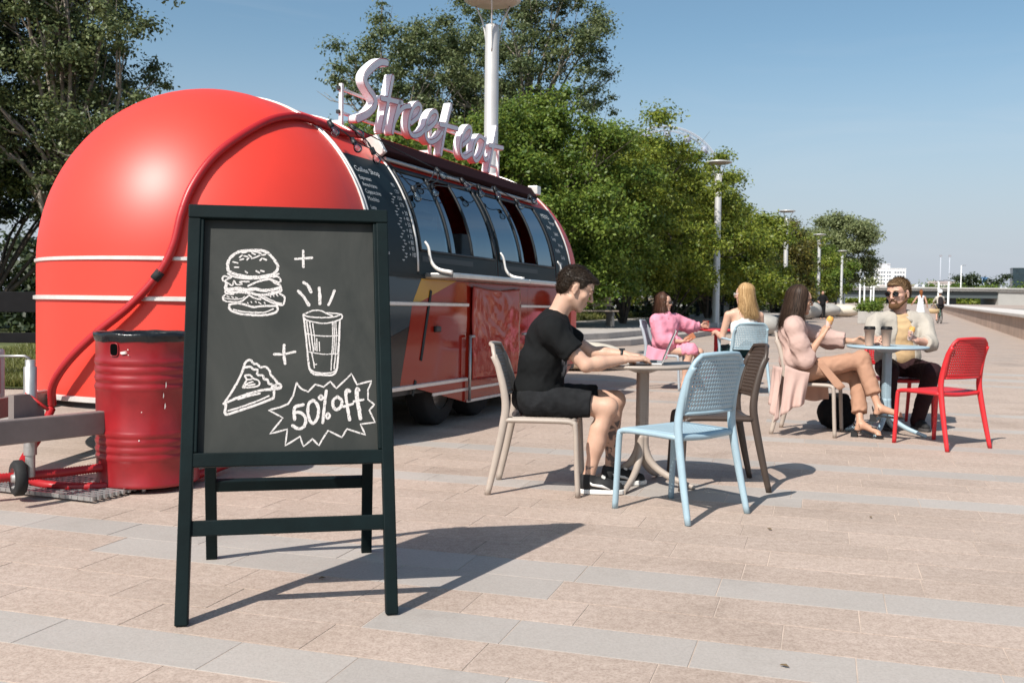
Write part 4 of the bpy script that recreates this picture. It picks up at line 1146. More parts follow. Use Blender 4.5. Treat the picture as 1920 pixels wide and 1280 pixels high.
for i, p in enumerate(BP):
    dirv = vnorm((.5, .2*math.sin(i*2.1), -.75+.3*math.sin(i*1.3))); Rm = dirv.to_track_quat('Z', 'Y').to_matrix(); c = Vector(p)+Vector((.02, 0, .05))
    q = MB(); q.lathe([(.0, 0), (.02, 0), (.021, .05), (.017, .055)], 10, c=c, R=Rm); so = q.build('socket', M_black, lights)
    q = MB(); q.lathe([(.014, .052), (.018, .065), (.030, .09), (.033, .105), (.028, .125), (.014, .137), (0, .139)], 12, c=c, R=Rm); q.build('bulb', M_bulb, so)

# ------------------------------------------------------------------ chalkboard sign
M_teal = mat('sign_paint', (0.0030, 0.0088, 0.0096), .6, var=.25, scale=7, bump=.15, bscale=50, spec=.15)
def board_material():
    m = bpy.data.materials.new('chalkboard'); m.use_nodes = True; nt = m.node_tree; L = nt.links; bs = nt.nodes['Principled BSDF']
    tc = nt.nodes.new('ShaderNodeTexCoord'); n1 = nt.nodes.new('ShaderNodeTexNoise'); n1.inputs['Scale'].default_value = 3.2; n1.inputs['Detail'].default_value = 8; n1.inputs['Roughness'].default_value = .65
    n1.inputs['Distortion'].default_value = 1.4
    mp = nt.nodes.new('ShaderNodeMapping'); mp.inputs['Scale'].default_value = (1.0, 1.0, .45); mp.inputs['Rotation'].default_value = (0, .5, 0)
    L.new(tc.outputs['Object'], mp.inputs[0]); L.new(mp.outputs[0], n1.inputs['Vector'])
    r = nt.nodes.new('ShaderNodeValToRGB'); r.color_ramp.elements[0].position = .3; r.color_ramp.elements[1].position = .8
    r.color_ramp.elements[0].color = (.012, .015, .013, 1); r.color_ramp.elements[1].color = (.040, .041, .036, 1)
    L.new(n1.outputs['Fac'], r.inputs['Fac']); L.new(r.outputs[0], bs.inputs['Base Color']); bs.inputs['Roughness'].default_value = .75
    return m
M_board = board_material()
def chalk_material():
    m = bpy.data.materials.new('chalk'); m.use_nodes = True; nt = m.node_tree; nt.nodes.clear(); L = nt.links
    out = nt.nodes.new('ShaderNodeOutputMaterial'); d = nt.nodes.new('ShaderNodeBsdfDiffuse'); d.inputs[0].default_value = (.64, .60, .58, 1)
    t = nt.nodes.new('ShaderNodeBsdfTransparent'); mx = nt.nodes.new('ShaderNodeMixShader')
    tc = nt.nodes.new('ShaderNodeTexCoord'); n = nt.nodes.new('ShaderNodeTexNoise'); n.inputs['Scale'].default_value = 210; n.inputs['Detail'].default_value = 3
    L.new(tc.outputs['Object'], n.inputs['Vector']); r = nt.nodes.new('ShaderNodeValToRGB'); r.color_ramp.elements[0].position = .27; r.color_ramp.elements[1].position = .46
    L.new(n.outputs['Fac'], r.inputs['Fac']); L.new(r.outputs[0], mx.inputs[0]); L.new(t.outputs[0], mx.inputs[1]); L.new(d.outputs[0], mx.inputs[2]); L.new(mx.outputs[0], out.inputs[0])
    return m
M_chalk = chalk_material()
SGX = Vector((.977, .212, 0)); SG_O = Vector((-.772, 3.449, 0))
sign = empty('chalkboard_sign', SG_O, math.atan2(.212, .977), 'tall black framed chalkboard sign with burger, cup, pie and 50% off drawn', 'sign')
LEAN = .33/1.50; HW = .36
def fp(x, z, o=0.0):           # point on the leaning front plane; o = towards the viewer
    n = Vector((0, -1, LEAN)).normalized(); return Vector((x, z*LEAN, z))+n*o
def sbar(name, a, b, w, t, up, parent=sign, bevel=.004): 
    s = MB(); s.bar(a, b, w, t, up=up); return s.build(name, M_teal, parent, bevel=bevel)
NF = Vector((0, -1, LEAN)).normalized()
for sx in (-1, 1):
    sbar('front_leg', fp(sx*HW, 0), fp(sx*(HW*.93+.006), 1.410), .044, .05, NF)
sbar('frame_rail', fp(-HW*.93-.028, 1.435), fp(HW*.93+.028, 1.435), .050, .056, NF)
sbar('frame_rail', fp(-HW+.018, .549), fp(HW-.018, .549), .050, .044, NF)
sbar('crossbar', fp(-HW+.02, .318), fp(HW-.02, .318), .055, .03, NF)
for (a, b) in (((-HW*.972+.024, .575), (-HW*.93+.020, 1.41)), ((HW*.972-.024, .575), (HW*.93-.020, 1.41))):
    sbar('inner_frame', fp(*a, .002), fp(*b, .002), .016, .036, NF)
px0, px1, pz0, pz1 = -HW*.95+.03, HW*.95-.03, .574, 1.408
s = MB(); s.poly([fp(px0-.02, pz0-.01, -.006), fp(px1+.02, pz0-.01, -.006), fp(px1+.02, pz1+.01, -.006), fp(px0-.02, pz1+.01, -.006)]); s.poly([fp(px0-.02, pz0-.01, -.016), fp(px1+.02, pz0-.01, -.016), fp(px1+.02, pz1+.01, -.016), fp(px0-.02, pz1+.01, -.016)])
panel = s.build('chalkboard', M_board, sign)
RB = .885; 
def rp(x, z): return Vector((x, RB-(RB-.355)*z/1.42, z))
for sx in (-1, 1):
    sbar('rear_leg', rp(sx*(HW-.03), 0), rp(sx*(HW-.055), 1.38), .045, .04, (0, 1, .3))
for z in (.34, .52):
    if z == .34: sbar('rear_crossbar', rp(-HW+.05, z), rp(HW-.05, z), .05, .03, (0, 1, .3))
sbar('rear_crossbar', rp(-HW+.07, 1.35), rp(HW-.07, 1.35), .05, .03, (0, 1, .3))
for sx in (-1, 1):
    s = MB(); s.box(Vector((sx*.25, .343, 1.43)), (.06, .05, .02)); s.build('hinge', M_galv, sign)
CHALK = {'burger_drawing':[(14,[(0.144,0.78),(0.139,0.809),(0.148,0.832),(0.174,0.853),(0.207,0.866),(0.251,0.871),(0.299,0.874),(0.351,0.87),(0.385,0.852),(0.411,0.828),(0.428,0.805),(0.422,0.784),(0.396,0.767),(0.352,0.759),(0.3,0.754),(0.249,0.756),(0.197,0.762),(0.16,0.773),(0.144,0.78)]),(9,[(0.142,0.767),(0.164,0.757),(0.208,0.749),(0.271,0.746),(0.337,0.75),(0.392,0.758),(0.433,0.77)]),(9,[(0.404,0.755),(0.429,0.758),(0.446,0.743),(0.437,0.732),(0.411,0.738),(0.385,0.747)]),(8,[(0.161,0.751),(0.139,0.742),(0.121,0.734),(0.111,0.745),(0.12,0.756),(0.135,0.754),(0.157,0.75)]),(7,[(0.121,0.734),(0.146,0.725),(0.169,0.715),(0.177,0.736),(0.194,0.719),(0.223,0.722),(0.209,0.732),(0.238,0.733),(0.264,0.733)]),(10,[(0.26,0.714),(0.3,0.73),(0.345,0.741),(0.385,0.744),(0.411,0.729),(0.441,0.72),(0.448,0.706)]),(16,[(0.135,0.722),(0.132,0.702),(0.154,0.699),(0.202,0.702),(0.246,0.698),(0.301,0.701),(0.345,0.695),(0.404,0.7),(0.444,0.706),(0.441,0.691),(0.396,0.684)]),(14,[(0.132,0.688),(0.165,0.685),(0.22,0.687),(0.272,0.684),(0.316,0.675),(0.367,0.677),(0.411,0.683)]),(8,[(0.135,0.722),(0.129,0.699),(0.136,0.679),(0.176,0.677)]),(8,[(0.129,0.673),(0.117,0.662),(0.126,0.648),(0.173,0.643),(0.221,0.646),(0.246,0.661),(0.268,0.672),(0.294,0.661),(0.331,0.655)]),(5,[(0.122,0.659),(0.173,0.655),(0.221,0.657),(0.239,0.667)]),(9,[(0.323,0.669),(0.36,0.655),(0.404,0.64),(0.456,0.631),(0.468,0.651),(0.467,0.668),(0.441,0.683)]),(6,[(0.338,0.672),(0.382,0.657),(0.422,0.643),(0.452,0.639)]),(5,[(0.385,0.677),(0.389,0.666)]),(5,[(0.4,0.68),(0.408,0.669)]),(5,[(0.419,0.68),(0.43,0.671)]),(5,[(0.14,0.668),(0.155,0.663)]),(5,[(0.166,0.666),(0.177,0.662)]),(5,[(0.188,0.663),(0.199,0.661)]),(5,[(0.257,0.641),(0.261,0.637)]),(5,[(0.277,0.645),(0.281,0.641)]),(5,[(0.301,0.646),(0.307,0.642)]),(5,[(0.32,0.642),(0.334,0.635)]),(5,[(0.353,0.643),(0.358,0.637)]),(11,[(0.155,0.63),(0.154,0.616),(0.174,0.602),(0.222,0.591),(0.287,0.587),(0.357,0.587),(0.412,0.597),(0.43,0.611),(0.426,0.627)]),(10,[(0.155,0.632),(0.192,0.637),(0.239,0.633),(0.287,0.622),(0.345,0.626),(0.426,0.627)]),(7,[(0.178,0.61),(0.236,0.601),(0.302,0.598),(0.36,0.6),(0.404,0.614)]),(8,[(0.207,0.841),(0.22,0.85)]),(8,[(0.211,0.829),(0.229,0.833)]),(8,[(0.233,0.847),(0.251,0.844)]),(8,[(0.248,0.83),(0.259,0.838)]),(8,[(0.259,0.852),(0.273,0.843)]),(8,[(0.279,0.86),(0.296,0.854)]),(8,[(0.277,0.836),(0.299,0.842)]),(8,[(0.303,0.843),(0.322,0.849)]),(8,[(0.31,0.864),(0.329,0.859)]),(8,[(0.336,0.852),(0.355,0.855)]),(8,[(0.325,0.829),(0.336,0.837)]),(8,[(0.344,0.837),(0.362,0.831)]),(8,[(0.17,0.819),(0.196,0.815)]),(8,[(0.18,0.796),(0.202,0.796)]),(8,[(0.241,0.779),(0.252,0.772)]),(8,[(0.304,0.781),(0.322,0.773)]),(8,[(0.331,0.783),(0.348,0.779)]),(8,[(0.284,0.868),(0.307,0.865)]),(8,[(0.251,0.871),(0.277,0.868)]),(8,[(0.221,0.861),(0.244,0.863)])],'cup_drawing':[(5,[(0.579,0.591),(0.63,0.608),(0.676,0.609),(0.711,0.597),(0.747,0.586)]),(5,[(0.711,0.599),(0.767,0.597),(0.8,0.591),(0.803,0.577),(0.777,0.565),(0.716,0.553),(0.655,0.555),(0.599,0.565),(0.584,0.575)]),(5,[(0.579,0.592),(0.594,0.584),(0.65,0.578),(0.716,0.578),(0.767,0.583),(0.798,0.593)]),(7,[(0.578,0.591),(0.586,0.536),(0.595,0.473),(0.603,0.404),(0.613,0.353),(0.638,0.33),(0.688,0.326),(0.743,0.326),(0.768,0.348),(0.775,0.394),(0.783,0.471),(0.79,0.565)]),(5,[(0.613,0.355),(0.638,0.34),(0.688,0.333),(0.743,0.337),(0.766,0.352)]),(4,[(0.596,0.506),(0.654,0.498),(0.715,0.495),(0.781,0.499)]),(4,[(0.606,0.427),(0.664,0.419),(0.714,0.416),(0.774,0.419)]),(5,[(0.597,0.559),(0.609,0.489),(0.618,0.434)]),(5,[(0.614,0.559),(0.626,0.488),(0.636,0.43)]),(4,[(0.632,0.551),(0.642,0.488),(0.646,0.434)]),(4,[(0.623,0.426),(0.638,0.376),(0.653,0.372)]),(4,[(0.746,0.558),(0.748,0.495),(0.742,0.421),(0.735,0.344)]),(4,[(0.767,0.557),(0.768,0.495),(0.762,0.421),(0.753,0.352)]),(4,[(0.756,0.558),(0.757,0.495),(0.752,0.421)]),(4,[(0.654,0.484),(0.656,0.43)]),(4,[(0.669,0.469),(0.67,0.43)]),(4,[(0.628,0.419),(0.64,0.357)])],'steam_mark':[(11,[(0.549,0.694),(0.58,0.669),(0.61,0.632)]),(11,[(0.58,0.733),(0.603,0.721),(0.623,0.691)]),(11,[(0.671,0.709),(0.674,0.677),(0.674,0.639)]),(10,[(0.761,0.698),(0.748,0.672),(0.725,0.635)])],'plus_mark':[(9,[(0.412,0.416),(0.47,0.417),(0.53,0.427)]),(10,[(0.468,0.456),(0.467,0.421),(0.474,0.376)])],'plus_mark_upper':[(9,[(0.531,0.838),(0.629,0.845)]),(9,[(0.577,0.875),(0.579,0.803)])],'pie_drawing':[(8,[(0.138,0.205),(0.18,0.256),(0.215,0.305),(0.239,0.349),(0.246,0.373),(0.264,0.389),(0.282,0.39),(0.297,0.376),(0.318,0.373),(0.336,0.36),(0.365,0.362),(0.387,0.344),(0.394,0.327),(0.405,0.319),(0.423,0.302),(0.434,0.291),(0.449,0.285),(0.45,0.271),(0.423,0.266)]),(8,[(0.25,0.36),(0.282,0.362),(0.297,0.351),(0.318,0.35),(0.319,0.328),(0.348,0.325),(0.355,0.311),(0.376,0.305),(0.384,0.289),(0.402,0.286),(0.398,0.267)]),(9,[(0.138,0.206),(0.198,0.226),(0.269,0.246),(0.341,0.261),(0.405,0.265),(0.413,0.258),(0.411,0.231),(0.395,0.223),(0.306,0.197),(0.217,0.175),(0.151,0.161),(0.149,0.203)]),(6,[(0.163,0.175),(0.234,0.192),(0.323,0.216),(0.384,0.237)]),(7,[(0.216,0.225),(0.277,0.238),(0.334,0.248)]),(7,[(0.405,0.277),(0.427,0.285),(0.413,0.269),(0.441,0.274)]),(6,[(0.24,0.274),(0.262,0.273),(0.305,0.276),(0.33,0.284),(0.326,0.303),(0.297,0.312),(0.279,0.326),(0.25,0.324),(0.261,0.307),(0.251,0.293),(0.24,0.274)]),(6,[(0.269,0.293),(0.294,0.298)]),(6,[(0.269,0.282),(0.305,0.287)]),(6,[(0.265,0.307),(0.287,0.309)]),(8,[(0.247,0.28),(0.262,0.288)])],'starburst_drawing':[(6,[(0.539,0.292),(0.521,0.237),(0.492,0.202),(0.445,0.187),(0.384,0.177),(0.463,0.143),(0.392,0.076),(0.488,0.094),(0.476,0.025),(0.559,0.063),(0.577,0.02),(0.627,0.051),(0.663,0.023),(0.714,0.086),(0.792,0.056),(0.822,0.092),(0.926,0.065),(0.898,0.111),(0.982,0.118),(0.951,0.171),(0.981,0.195),(0.945,0.218),(0.946,0.259),(0.969,0.299),(0.884,0.283),(0.853,0.33),(0.764,0.267),(0.731,0.297),(0.691,0.274),(0.644,0.285),(0.604,0.253),(0.564,0.267),(0.539,0.292)])],'lettering':[(11,[(0.576,0.198),(0.528,0.185),(0.528,0.136)]),(11,[(0.529,0.166),(0.564,0.163),(0.59,0.138),(0.581,0.106),(0.552,0.095),(0.517,0.109)]),(11,[(0.632,0.217),(0.607,0.201),(0.603,0.162),(0.614,0.13),(0.633,0.118),(0.653,0.137),(0.663,0.167),(0.654,0.2),(0.632,0.217)]),(10,[(0.707,0.257),(0.695,0.188),(0.685,0.12)]),(8,[(0.676,0.238),(0.665,0.228),(0.676,0.219),(0.689,0.227),(0.676,0.238)]),(8,[(0.715,0.161),(0.704,0.15),(0.713,0.137),(0.726,0.15),(0.715,0.161)]),(11,[(0.77,0.231),(0.745,0.215),(0.746,0.188),(0.764,0.175),(0.788,0.187),(0.794,0.214),(0.77,0.231)]),(12,[(0.84,0.254),(0.824,0.259),(0.818,0.236),(0.827,0.181),(0.837,0.131)]),(9,[(0.804,0.187),(0.857,0.2)]),(14,[(0.891,0.258),(0.882,0.263),(0.883,0.218),(0.893,0.172),(0.899,0.136)]),(9,[(0.864,0.209),(0.917,0.217)])]}

crs = random.Random(5)
for nm, strokes in CHALK.items():
    q = MB(); lay = 0
    for (w, pts) in strokes:
        P = [fp((a_-.5)*2*(HW*(.974-.038*b_)-.029), pz0+(pz1-pz0)*b_) for a_, b_ in pts]
        corner = nm == 'starburst_drawing'
        P2 = P if len(P) < 3 else smooth_path(P, 4)
        if corner:
            P2 = []
            for a_, b_ in zip(P[:-1], P[1:]): P2 += [a_.lerp(b_, t) for t in (0, .35, .7)]
            P2.append(P[-1])
        hw = w*.00050*(.75 if nm.startswith('burger') else 1)
        lay += 1; off = -.0052+.00012*(lay % 12)
        n_ = len(P2); L_, R2 = [], []
        for i, p in enumerate(P2):
            t = (P2[min(n_-1, i+1)]-P2[max(0, i-1)]).normalized(); nn = NF.cross(t).normalized(); k = hw*(1+crs.uniform(-.16, .16))
            jit = NF.cross(t)*crs.uniform(-.0006, .0006)
            L_.append(p+nn*k+NF*off+jit); R2.append(p-nn*k+NF*off+jit)
        q.sheet([L_, R2], sm=False)
        if n_ >= 2:
            for e, d in ((P2[0], P2[0]-P2[1]), (P2[-1], P2[-1]-P2[-2])):
                d = d.normalized(); nn = NF.cross(d).normalized()
                q.poly([e+NF*(off+.00004)+(nn*math.cos(a_)+d*math.sin(a_))*hw for a_ in [PI*j/6 for j in range(7)]])
    q.build('plus_mark' if nm.startswith('plus') else nm, M_chalk, sign, fixn=False)
# ------------------------------------------------------------------ red drum bin
M_drum = mat('drum_red', (0.26, 0.010, 0.014), .36, var=.22, scale=5, coat=.12, bump=.12, bscale=9, bdist=.01)
drum = empty('drum_bin', (-2.14, 5.84, 0), 0, 'dented red oil drum used as a bin, lined with a black bag', 'bin')
pr = [(0, .03), (.27, .03), (.287, .034), (.292, .045), (.287, .055)]
def swage(z, d=.007, w=.022): return [(.285, z-w), (.285+d*.5, z-w*.6), (.285+d, z), (.285+d*.5, z+w*.6), (.285, z+w)]
for z in (.20, .245, .29, .335): pr += swage(z)
for z in (.60, .65, .70, .745): pr += swage(z)
pr += [(.285, .80), (.285, .875), (.292, .885), (.294, .895), (.288, .90), (.279, .895), (.277, .80), (.27, .1)]
s = MB(); s.lathe(pr, 64)
for i, v_ in enumerate(s.v):   # dents
    x, y, z = v_; a_ = math.atan2(y, x); d = .004*mnoise.noise(Vector((math.cos(a_)*2.2, math.sin(a_)*2.2, z*5)))+.003*mnoise.noise(Vector((x*12, y*12, z*14)))
    k = 1+d/.29 if .05 < z < .88 else 1; s.v[i] = (x*k, y*k, z)
s.build('drum_body', M_drum, drum, fixn=False)
s = MB(); ba = []
for zz, rr in ((.862, .2885), (.88, .2955), (.9, .299), (.912, .295), (.905, .280), (.85, .268), (.6, .25)):
    ba.append([(math.cos(2*PI*j/72)*(rr+.0035*mnoise.noise(Vector((j*.7, zz*30, 2)))), math.sin(2*PI*j/72)*(rr+.0035*mnoise.noise(Vector((j*.7, zz*30, 2)))), zz+.009*mnoise.noise(Vector((j*.33, 0, zz*8)))) for j in range(73)])
s.sheet(ba); s.build('bin_liner', mat('black_bag', (.010, .012, .014), .22, bump=.5, bscale=22, bdist=.01), drum, fixn=False)
def on_drum(a_, z, r=.2895): return Vector((math.cos(a_)*r, math.sin(a_)*r, z))
AH = math.atan2(-5.84, 2.14)-rad(38)
s = MB(); s.poly([on_drum(AH+.092*math.copysign(abs(math.cos(t))**.6, math.cos(t)), .818+.033*math.copysign(abs(math.sin(t))**.6, math.sin(t)), .2885) for t in [2*PI*k/24 for k in range(24)]]); s.build('hand_hole', mat('hole_black', (.002, .002, .002), .95, spec=.05), drum)
s = MB(); s.tube([on_drum(AH+.095*math.copysign(abs(math.cos(t))**.6, math.cos(t)), .818+.036*math.copysign(abs(math.sin(t))**.6, math.sin(t)), .288) for t in [2*PI*k/24 for k in range(24)]], .0035, 5, closed=True); s.build('hole_rim', M_drum, drum, fixn=False)
M_chip = mat('chipped_paint', (.72, .66, .62), .7)
for (da, z, w, h) in ((.20, .806, .040, .007), (.215, .797, .035, .006), (.19, .80, .03, .007), (.30, .82, .006, .008), (.31, .79, .007, .005), (1.0, .62, .006, .04), (.95, .56, .005, .03), (.98, .50, .008, .03), (.5, .31, .008, .008), (.55, .47, .006, .006)):
    s = MB(); s.poly([on_drum(AH+da+w/.29*.5*math.cos(t)*(1+.3*math.sin(3*t+da*9)), z+h*.5*math.sin(t)*(1+.3*math.cos(2*t+z*9))+w*.12*math.cos(t), .2925 if .79 < z else .2935) for t in [2*PI*k/10 for k in range(10)]]); s.build('paint_chip', M_chip, drum)
for k in range(3):
    a_ = AH+.55+k*2*PI/3; s = MB(); s.lathe([(.013, 0), (.013, .034)], 8, c=(math.cos(a_)*.22, math.sin(a_)*.22, 0), cap=(True, True)); s.build('foot', M_galv, drum)
# ------------------------------------------------------------------ bench rails at the left edge
bn = empty('park_bench', (-6.7, 12.6, 0), rad(8), 'dark slatted park bench at the far left behind the trailer', 'bench')
M_slat = mat('bench_slat', (.011, .011, .012), .7, spec=.12, var=.2, scale=9)
for z, h, y in ((1.0, .26, 0), (.55, .13, -.1)):
    s = MB(); s.box((0, y, z), (3.4, .05, h)); s.build('slat', M_slat, bn, bevel=.006)
for x in (-1.5, 0, 1.5):
    s = MB(); s.box((x, .06, .56), (.08, .06, 1.12)); s.build('post', M_slat, bn)

# ------------------------------------------------------------------ chairs and tables
def plastic(name, c):
    return mat(name, c, .45, var=.10, scale=5, bump=.08, bscale=180, bdist=.001, objrand=.03)
PL = {'blue': plastic('plastic_blue', (.32, .435, .50)), 'taupe': plastic('plastic_taupe', (.40, .335, .285)), 'red': plastic('plastic_red', (.56, .022, .028)),
      'brown': plastic('plastic_brown', (.058, .040, .031)), 'grey': plastic('plastic_grey', (.36, .40, .44))}
def holed_sheet(f, nu, nv, hole, edge_u, edge_v):
    """sheet with a grid of square holes; f(u, v) for u, v in 0..1"""
    us = [0.0]; vs_ = [0.0]
    def fill(n, e, h):
        xs = [0.0]; w = (1-2*e)/n
        for i in range(n):
            a = e+i*w; xs += [a+w*(1-h)/2, a+w*(1+h)/2]
        return xs+[1.0]
    us = fill(nu, edge_u, hole); vs_ = fill(nv, edge_v, hole)
    q = MB(); q.addv([f(u, v) for v in vs_ for u in us]); W = len(us)
    for j in range(len(vs_)-1):
        for i in range(W-1):
            if i % 2 == 1 and j % 2 == 1: continue
            q.face([j*W+i, j*W+i+1, (j+1)*W+i+1, (j+1)*W+i], 0, True)
    return q
def back_pt(u, v, dy=0.0):
    s = 2*u-1; z = .555+.300*v
    w = .203 if v < .72 else .203-.055*((v-.72)/.28)**2.4
    y = -.205-.055*v-.02*v*v-.030*(1-s*s)
    return Vector((s*w, y+dy, z+.008*(1-s*s)*v))
def seat_pt(u, v):
    s = 2*u-1; y = -.185+.385*v; w = .195+.02*v
    return Vector((s*w, y, .446-.012*(1-s*s)*(1-.3*v)-(.012*((v-.85)/.15)**2 if v > .85 else 0)))
def chair_meshes():
    P = {}
    P['backrest'] = holed_sheet(back_pt, 19, 12, .46, .05, .09)
    P['seat'] = holed_sheet(seat_pt, 15, 13, .42, .07, .07)
    rail = MB()
    edge = [back_pt(0, v) for v in lin(0, 1, 10)]+[back_pt(u, 1) for u in lin(0, 1, 10)][1:-1]+[back_pt(1, v) for v in lin(1, 0, 10)]
    rail.tube(edge, .013, 8); rail.tube([back_pt(u, 0) for u in lin(0, 1, 10)], .010, 8)
    P['back_frame'] = rail
    for s, nm in ((-1, 'L'), (1, 'R')):
        r = MB(); path = smooth_path([(s*.242, -.29, 0), (s*.232, -.245, .2), (s*.222, -.205, .40), (s*.217, -.192, .50), (s*.212, -.203, .60), (s*.206, -.232, .72), (s*.195, -.268, .80)], 5)
        k = len(path); r.tube(path, [.0142+.0052*math.sin(PI*min(1, i/(k-1)*1.15)) if i/(k-1) < .85 else .016 for i in range(k)], 10, flat=(1.25, .95, (1, 0, 0))); P['rear_leg'+nm] = r
        r = MB(); path = smooth_path([(s*.219, -.20, .432), (s*.219, 0, .434), (s*.222, .15, .433), (s*.223, .195, .425), (s*.225, .212, .395), (s*.227, .222, .2), (s*.229, .232, 0)], 5)
        r.tube(path, .0160, 10, flat=(1.0, 1.15, (1, 0, 0))); P['front_leg'+nm] = r
    r = MB(); r.tube(smooth_path([(-.218, .19, .428), (0, .205, .424), (.218, .19, .428)], 5), .017, 8); r.tube(smooth_path([(-.216, -.195, .432), (0, -.19, .422), (.216, -.195, .432)], 5), .017, 8); P['seat_frame'] = r
    return P
CH = {}
for k, q in chair_meshes().items():
    me = q.mesh(k)
    bm = bmesh.new(); bm.from_mesh(me); bmesh.ops.recalc_face_normals(bm, faces=bm.faces); bm.to_mesh(me); bm.free()
    CH[k] = me
def chair(color, loc, deg, label, group='plastic cafe chairs', arms=False):
    root = empty('cafe_chair', (loc[0], loc[1], 0), rad(deg), label, 'chair', group)
    for k, me in CH.items():
        nm = 'rear_leg' if k.startswith('rear') else 'front_leg' if k.startswith('front') else k
        key = (k, color)
        if key not in CH_COL:
            c = me.copy(); c.materials.clear(); c.materials.append(PL[color]); CH_COL[key] = c
        o = link(nm, CH_COL[key], [PL[color]], root, solid=.007 if k in ('backrest', 'seat') else 0)
    if arms:
        for s in (-1, 1):
            q = MB(); q.tube(smooth_path([(s*.21, -.215, .655), (s*.25, -.05, .672), (s*.255, .12, .668), (s*.245, .18, .645), (s*.23, .19, .43)], 5), .014, 8, flat=(1.5, .9, (0, 0, 1))); q.build('armrest', PL[color], root)
    return root
CH_COL = {}
chair('blue', (.896, 5.343), 40, 'light blue perforated chair standing empty in front of the laptop table')
chair('brown', (1.245, 6.10), 90, 'dark brown perforated chair beside the laptop table')
chair('taupe', (.185, 5.90), -97, 'taupe chair the young man in black sits on')
chair('red', (3.41, 7.91), 27, 'bright red perforated chair standing empty at the right')
chair('taupe', (2.583, 8.553), -115, 'taupe chair under the dark haired woman in blush coat')
chair('red', (3.56, 9.15), 186, 'red chair the bearded man sits on')
chair('grey', (1.93, 12.6), -108, 'pale grey chair under the woman in the pink shirt')
chair('blue', (2.80, 12.03), 6, 'light blue armchair with the blonde woman seen from behind', arms=True)
def table(loc, zt, R, color, label, ang):
    root = empty('cafe_table', (loc[0], loc[1], 0), rad(ang), label, 'table', 'round cafe tables')
    m_ = PL[color]
    q = MB(); q.lathe([(0, zt-.022), (R-.03, zt-.024), (R-.008, zt-.020), (R, zt-.010), (R-.004, zt-.001), (R-.02, zt), (0, zt)], 48); q.build('table_top', m_, root)
    q = MB(); q.lathe([(.13, zt-.03), (.05, zt-.06), (.0, zt-.06)], 20); q.build('top_plate', m_, root)
    def col_pt(u, v):
        a = 2*PI*u; c, s = math.cos(a), math.sin(a); n = 5.0
        rr = (abs(c)**n+abs(s)**n)**(-1/n); return Vector((rr*c*.034, rr*s*.030, .24+(zt-.30)*v))
    q = holed_sheet(lambda u, v: col_pt(u, v*.62), 12, 15, .30, .001, .03); q.build('perforated_column', m_, root, fixn=False)
    q = MB(); q.sheet([[col_pt(u, v) for u in lin(0, 1, 32)] for v in lin(.62, 1.0, 4)]); q.build('upper_column', m_, root, fixn=False)
    for k in range(4):
        a = PI/4+PI/2*k; c, s = math.cos(a), math.sin(a)
        q = MB(); path = smooth_path([(c*.012, s*.012, .31), (c*.022, s*.022, .22), (c*.07, s*.07, .135), (c*.16, s*.16, .075), (c*.27, s*.27, .033), (c*.335, s*.335, .013)], 5); n_ = len(path)
        q.tube(path, [.030-.016*i/(n_-1) for i in range(n_)], 10, flat=(.95, 1.0, (0, 0, 1))); q.build('foot', m_, root)
    return root
T1 = (.80, 6.05)
table(T1, .75, .35, 'taupe', 'round taupe cafe table with the laptop on it', 20)
table((3.21, 8.5), .762, .335, 'blue', 'round light blue cafe table with two paper cups', 10)
table((2.70, 13.1), .75, .34, 'red', 'small red cafe table between the two women at the back', 30)
# laptop
lap = empty('laptop', (.80, 5.965, .7505), rad(-98.5), 'slim open silver laptop in front of the young man', 'laptop')
M_silver = mat('laptop_silver', (.62, .60, .58), .35, metal=.6)
s = MB(); s.box((0, 0, .0065), (.30, .205, .012)); s.build('base', M_silver, lap, bevel=.004)
s = MB(); s.box((0, .02, .0133), (.26, .10, .0012)); s.build('keyboard', M_black, lap)
s = MB(); d_ = Vector((0, math.sin(rad(22)), math.cos(rad(22)))); s.bar(Vector((0, .103, .012)), Vector((0, .103, .012))+d_*.205, .30, .006, up=(0, 1, 0)); s.build('screen_lid', M_silver, lap, bevel=.002)
s = MB(); nn = Vector((0, -math.cos(rad(22)), math.sin(rad(22)))); c = Vector((0, .103, .012))+nn*.0045
s.poly([c+Vector((-.14, 0, 0))+d_*.015, c+Vector((.14, 0, 0))+d_*.015, c+Vector((.14, 0, 0))+d_*.195, c+Vector((-.14, 0, 0))+d_*.195]); s.build('display', mat('dark_display', (.03, .035, .04), .1), lap)
# paper cups
def cup(loc, h, r, col, label, lid=True):
    root = empty('paper_cup', loc, 0, label, 'cup', 'takeaway coffee cups')
    m_ = mat('cup_'+str(col), col, .7, var=.04, scale=20)
    q = MB(); q.lathe([(0, .004), (r*.70, .0), (r*.72, .004), (r*.98, h*.93), (r, h*.93), (r*1.0, h*.94), (0, h*.93)], 24); q.build('cup_body', m_, root)
    q = MB()
    if lid: q.lathe([(r*1.03, h*.90), (r*1.09, h*.91), (r*1.09, h*.955), (r*1.02, h*.965), (r*.98, h*1.05), (r*.92, h*1.07), (r*.86, h*1.04), (0, h*1.04)], 24); q.build('lid', mat('black_lid', (.008, .008, .009), .5, spec=.2), root)
    else: q.lathe([(r*1.0, h*.94), (r*1.04, h*.95), (r*1.0, h*.965)], 24); q.build('rim', m_, root)
cup((2.985+.04, 8.42, .7625), .155, .045, (.50, .32, .235), 'left pale brown paper cup with black lid on the blue table')
cup((3.16, 8.40, .7625), .155, .045, (.50, .32, .235), 'right pale brown paper cup with black lid on the blue table')
cup((2.515, 12.93, .7505), .115, .042, (.55, .22, .15), 'terracotta paper cup on the small red table', lid=False)
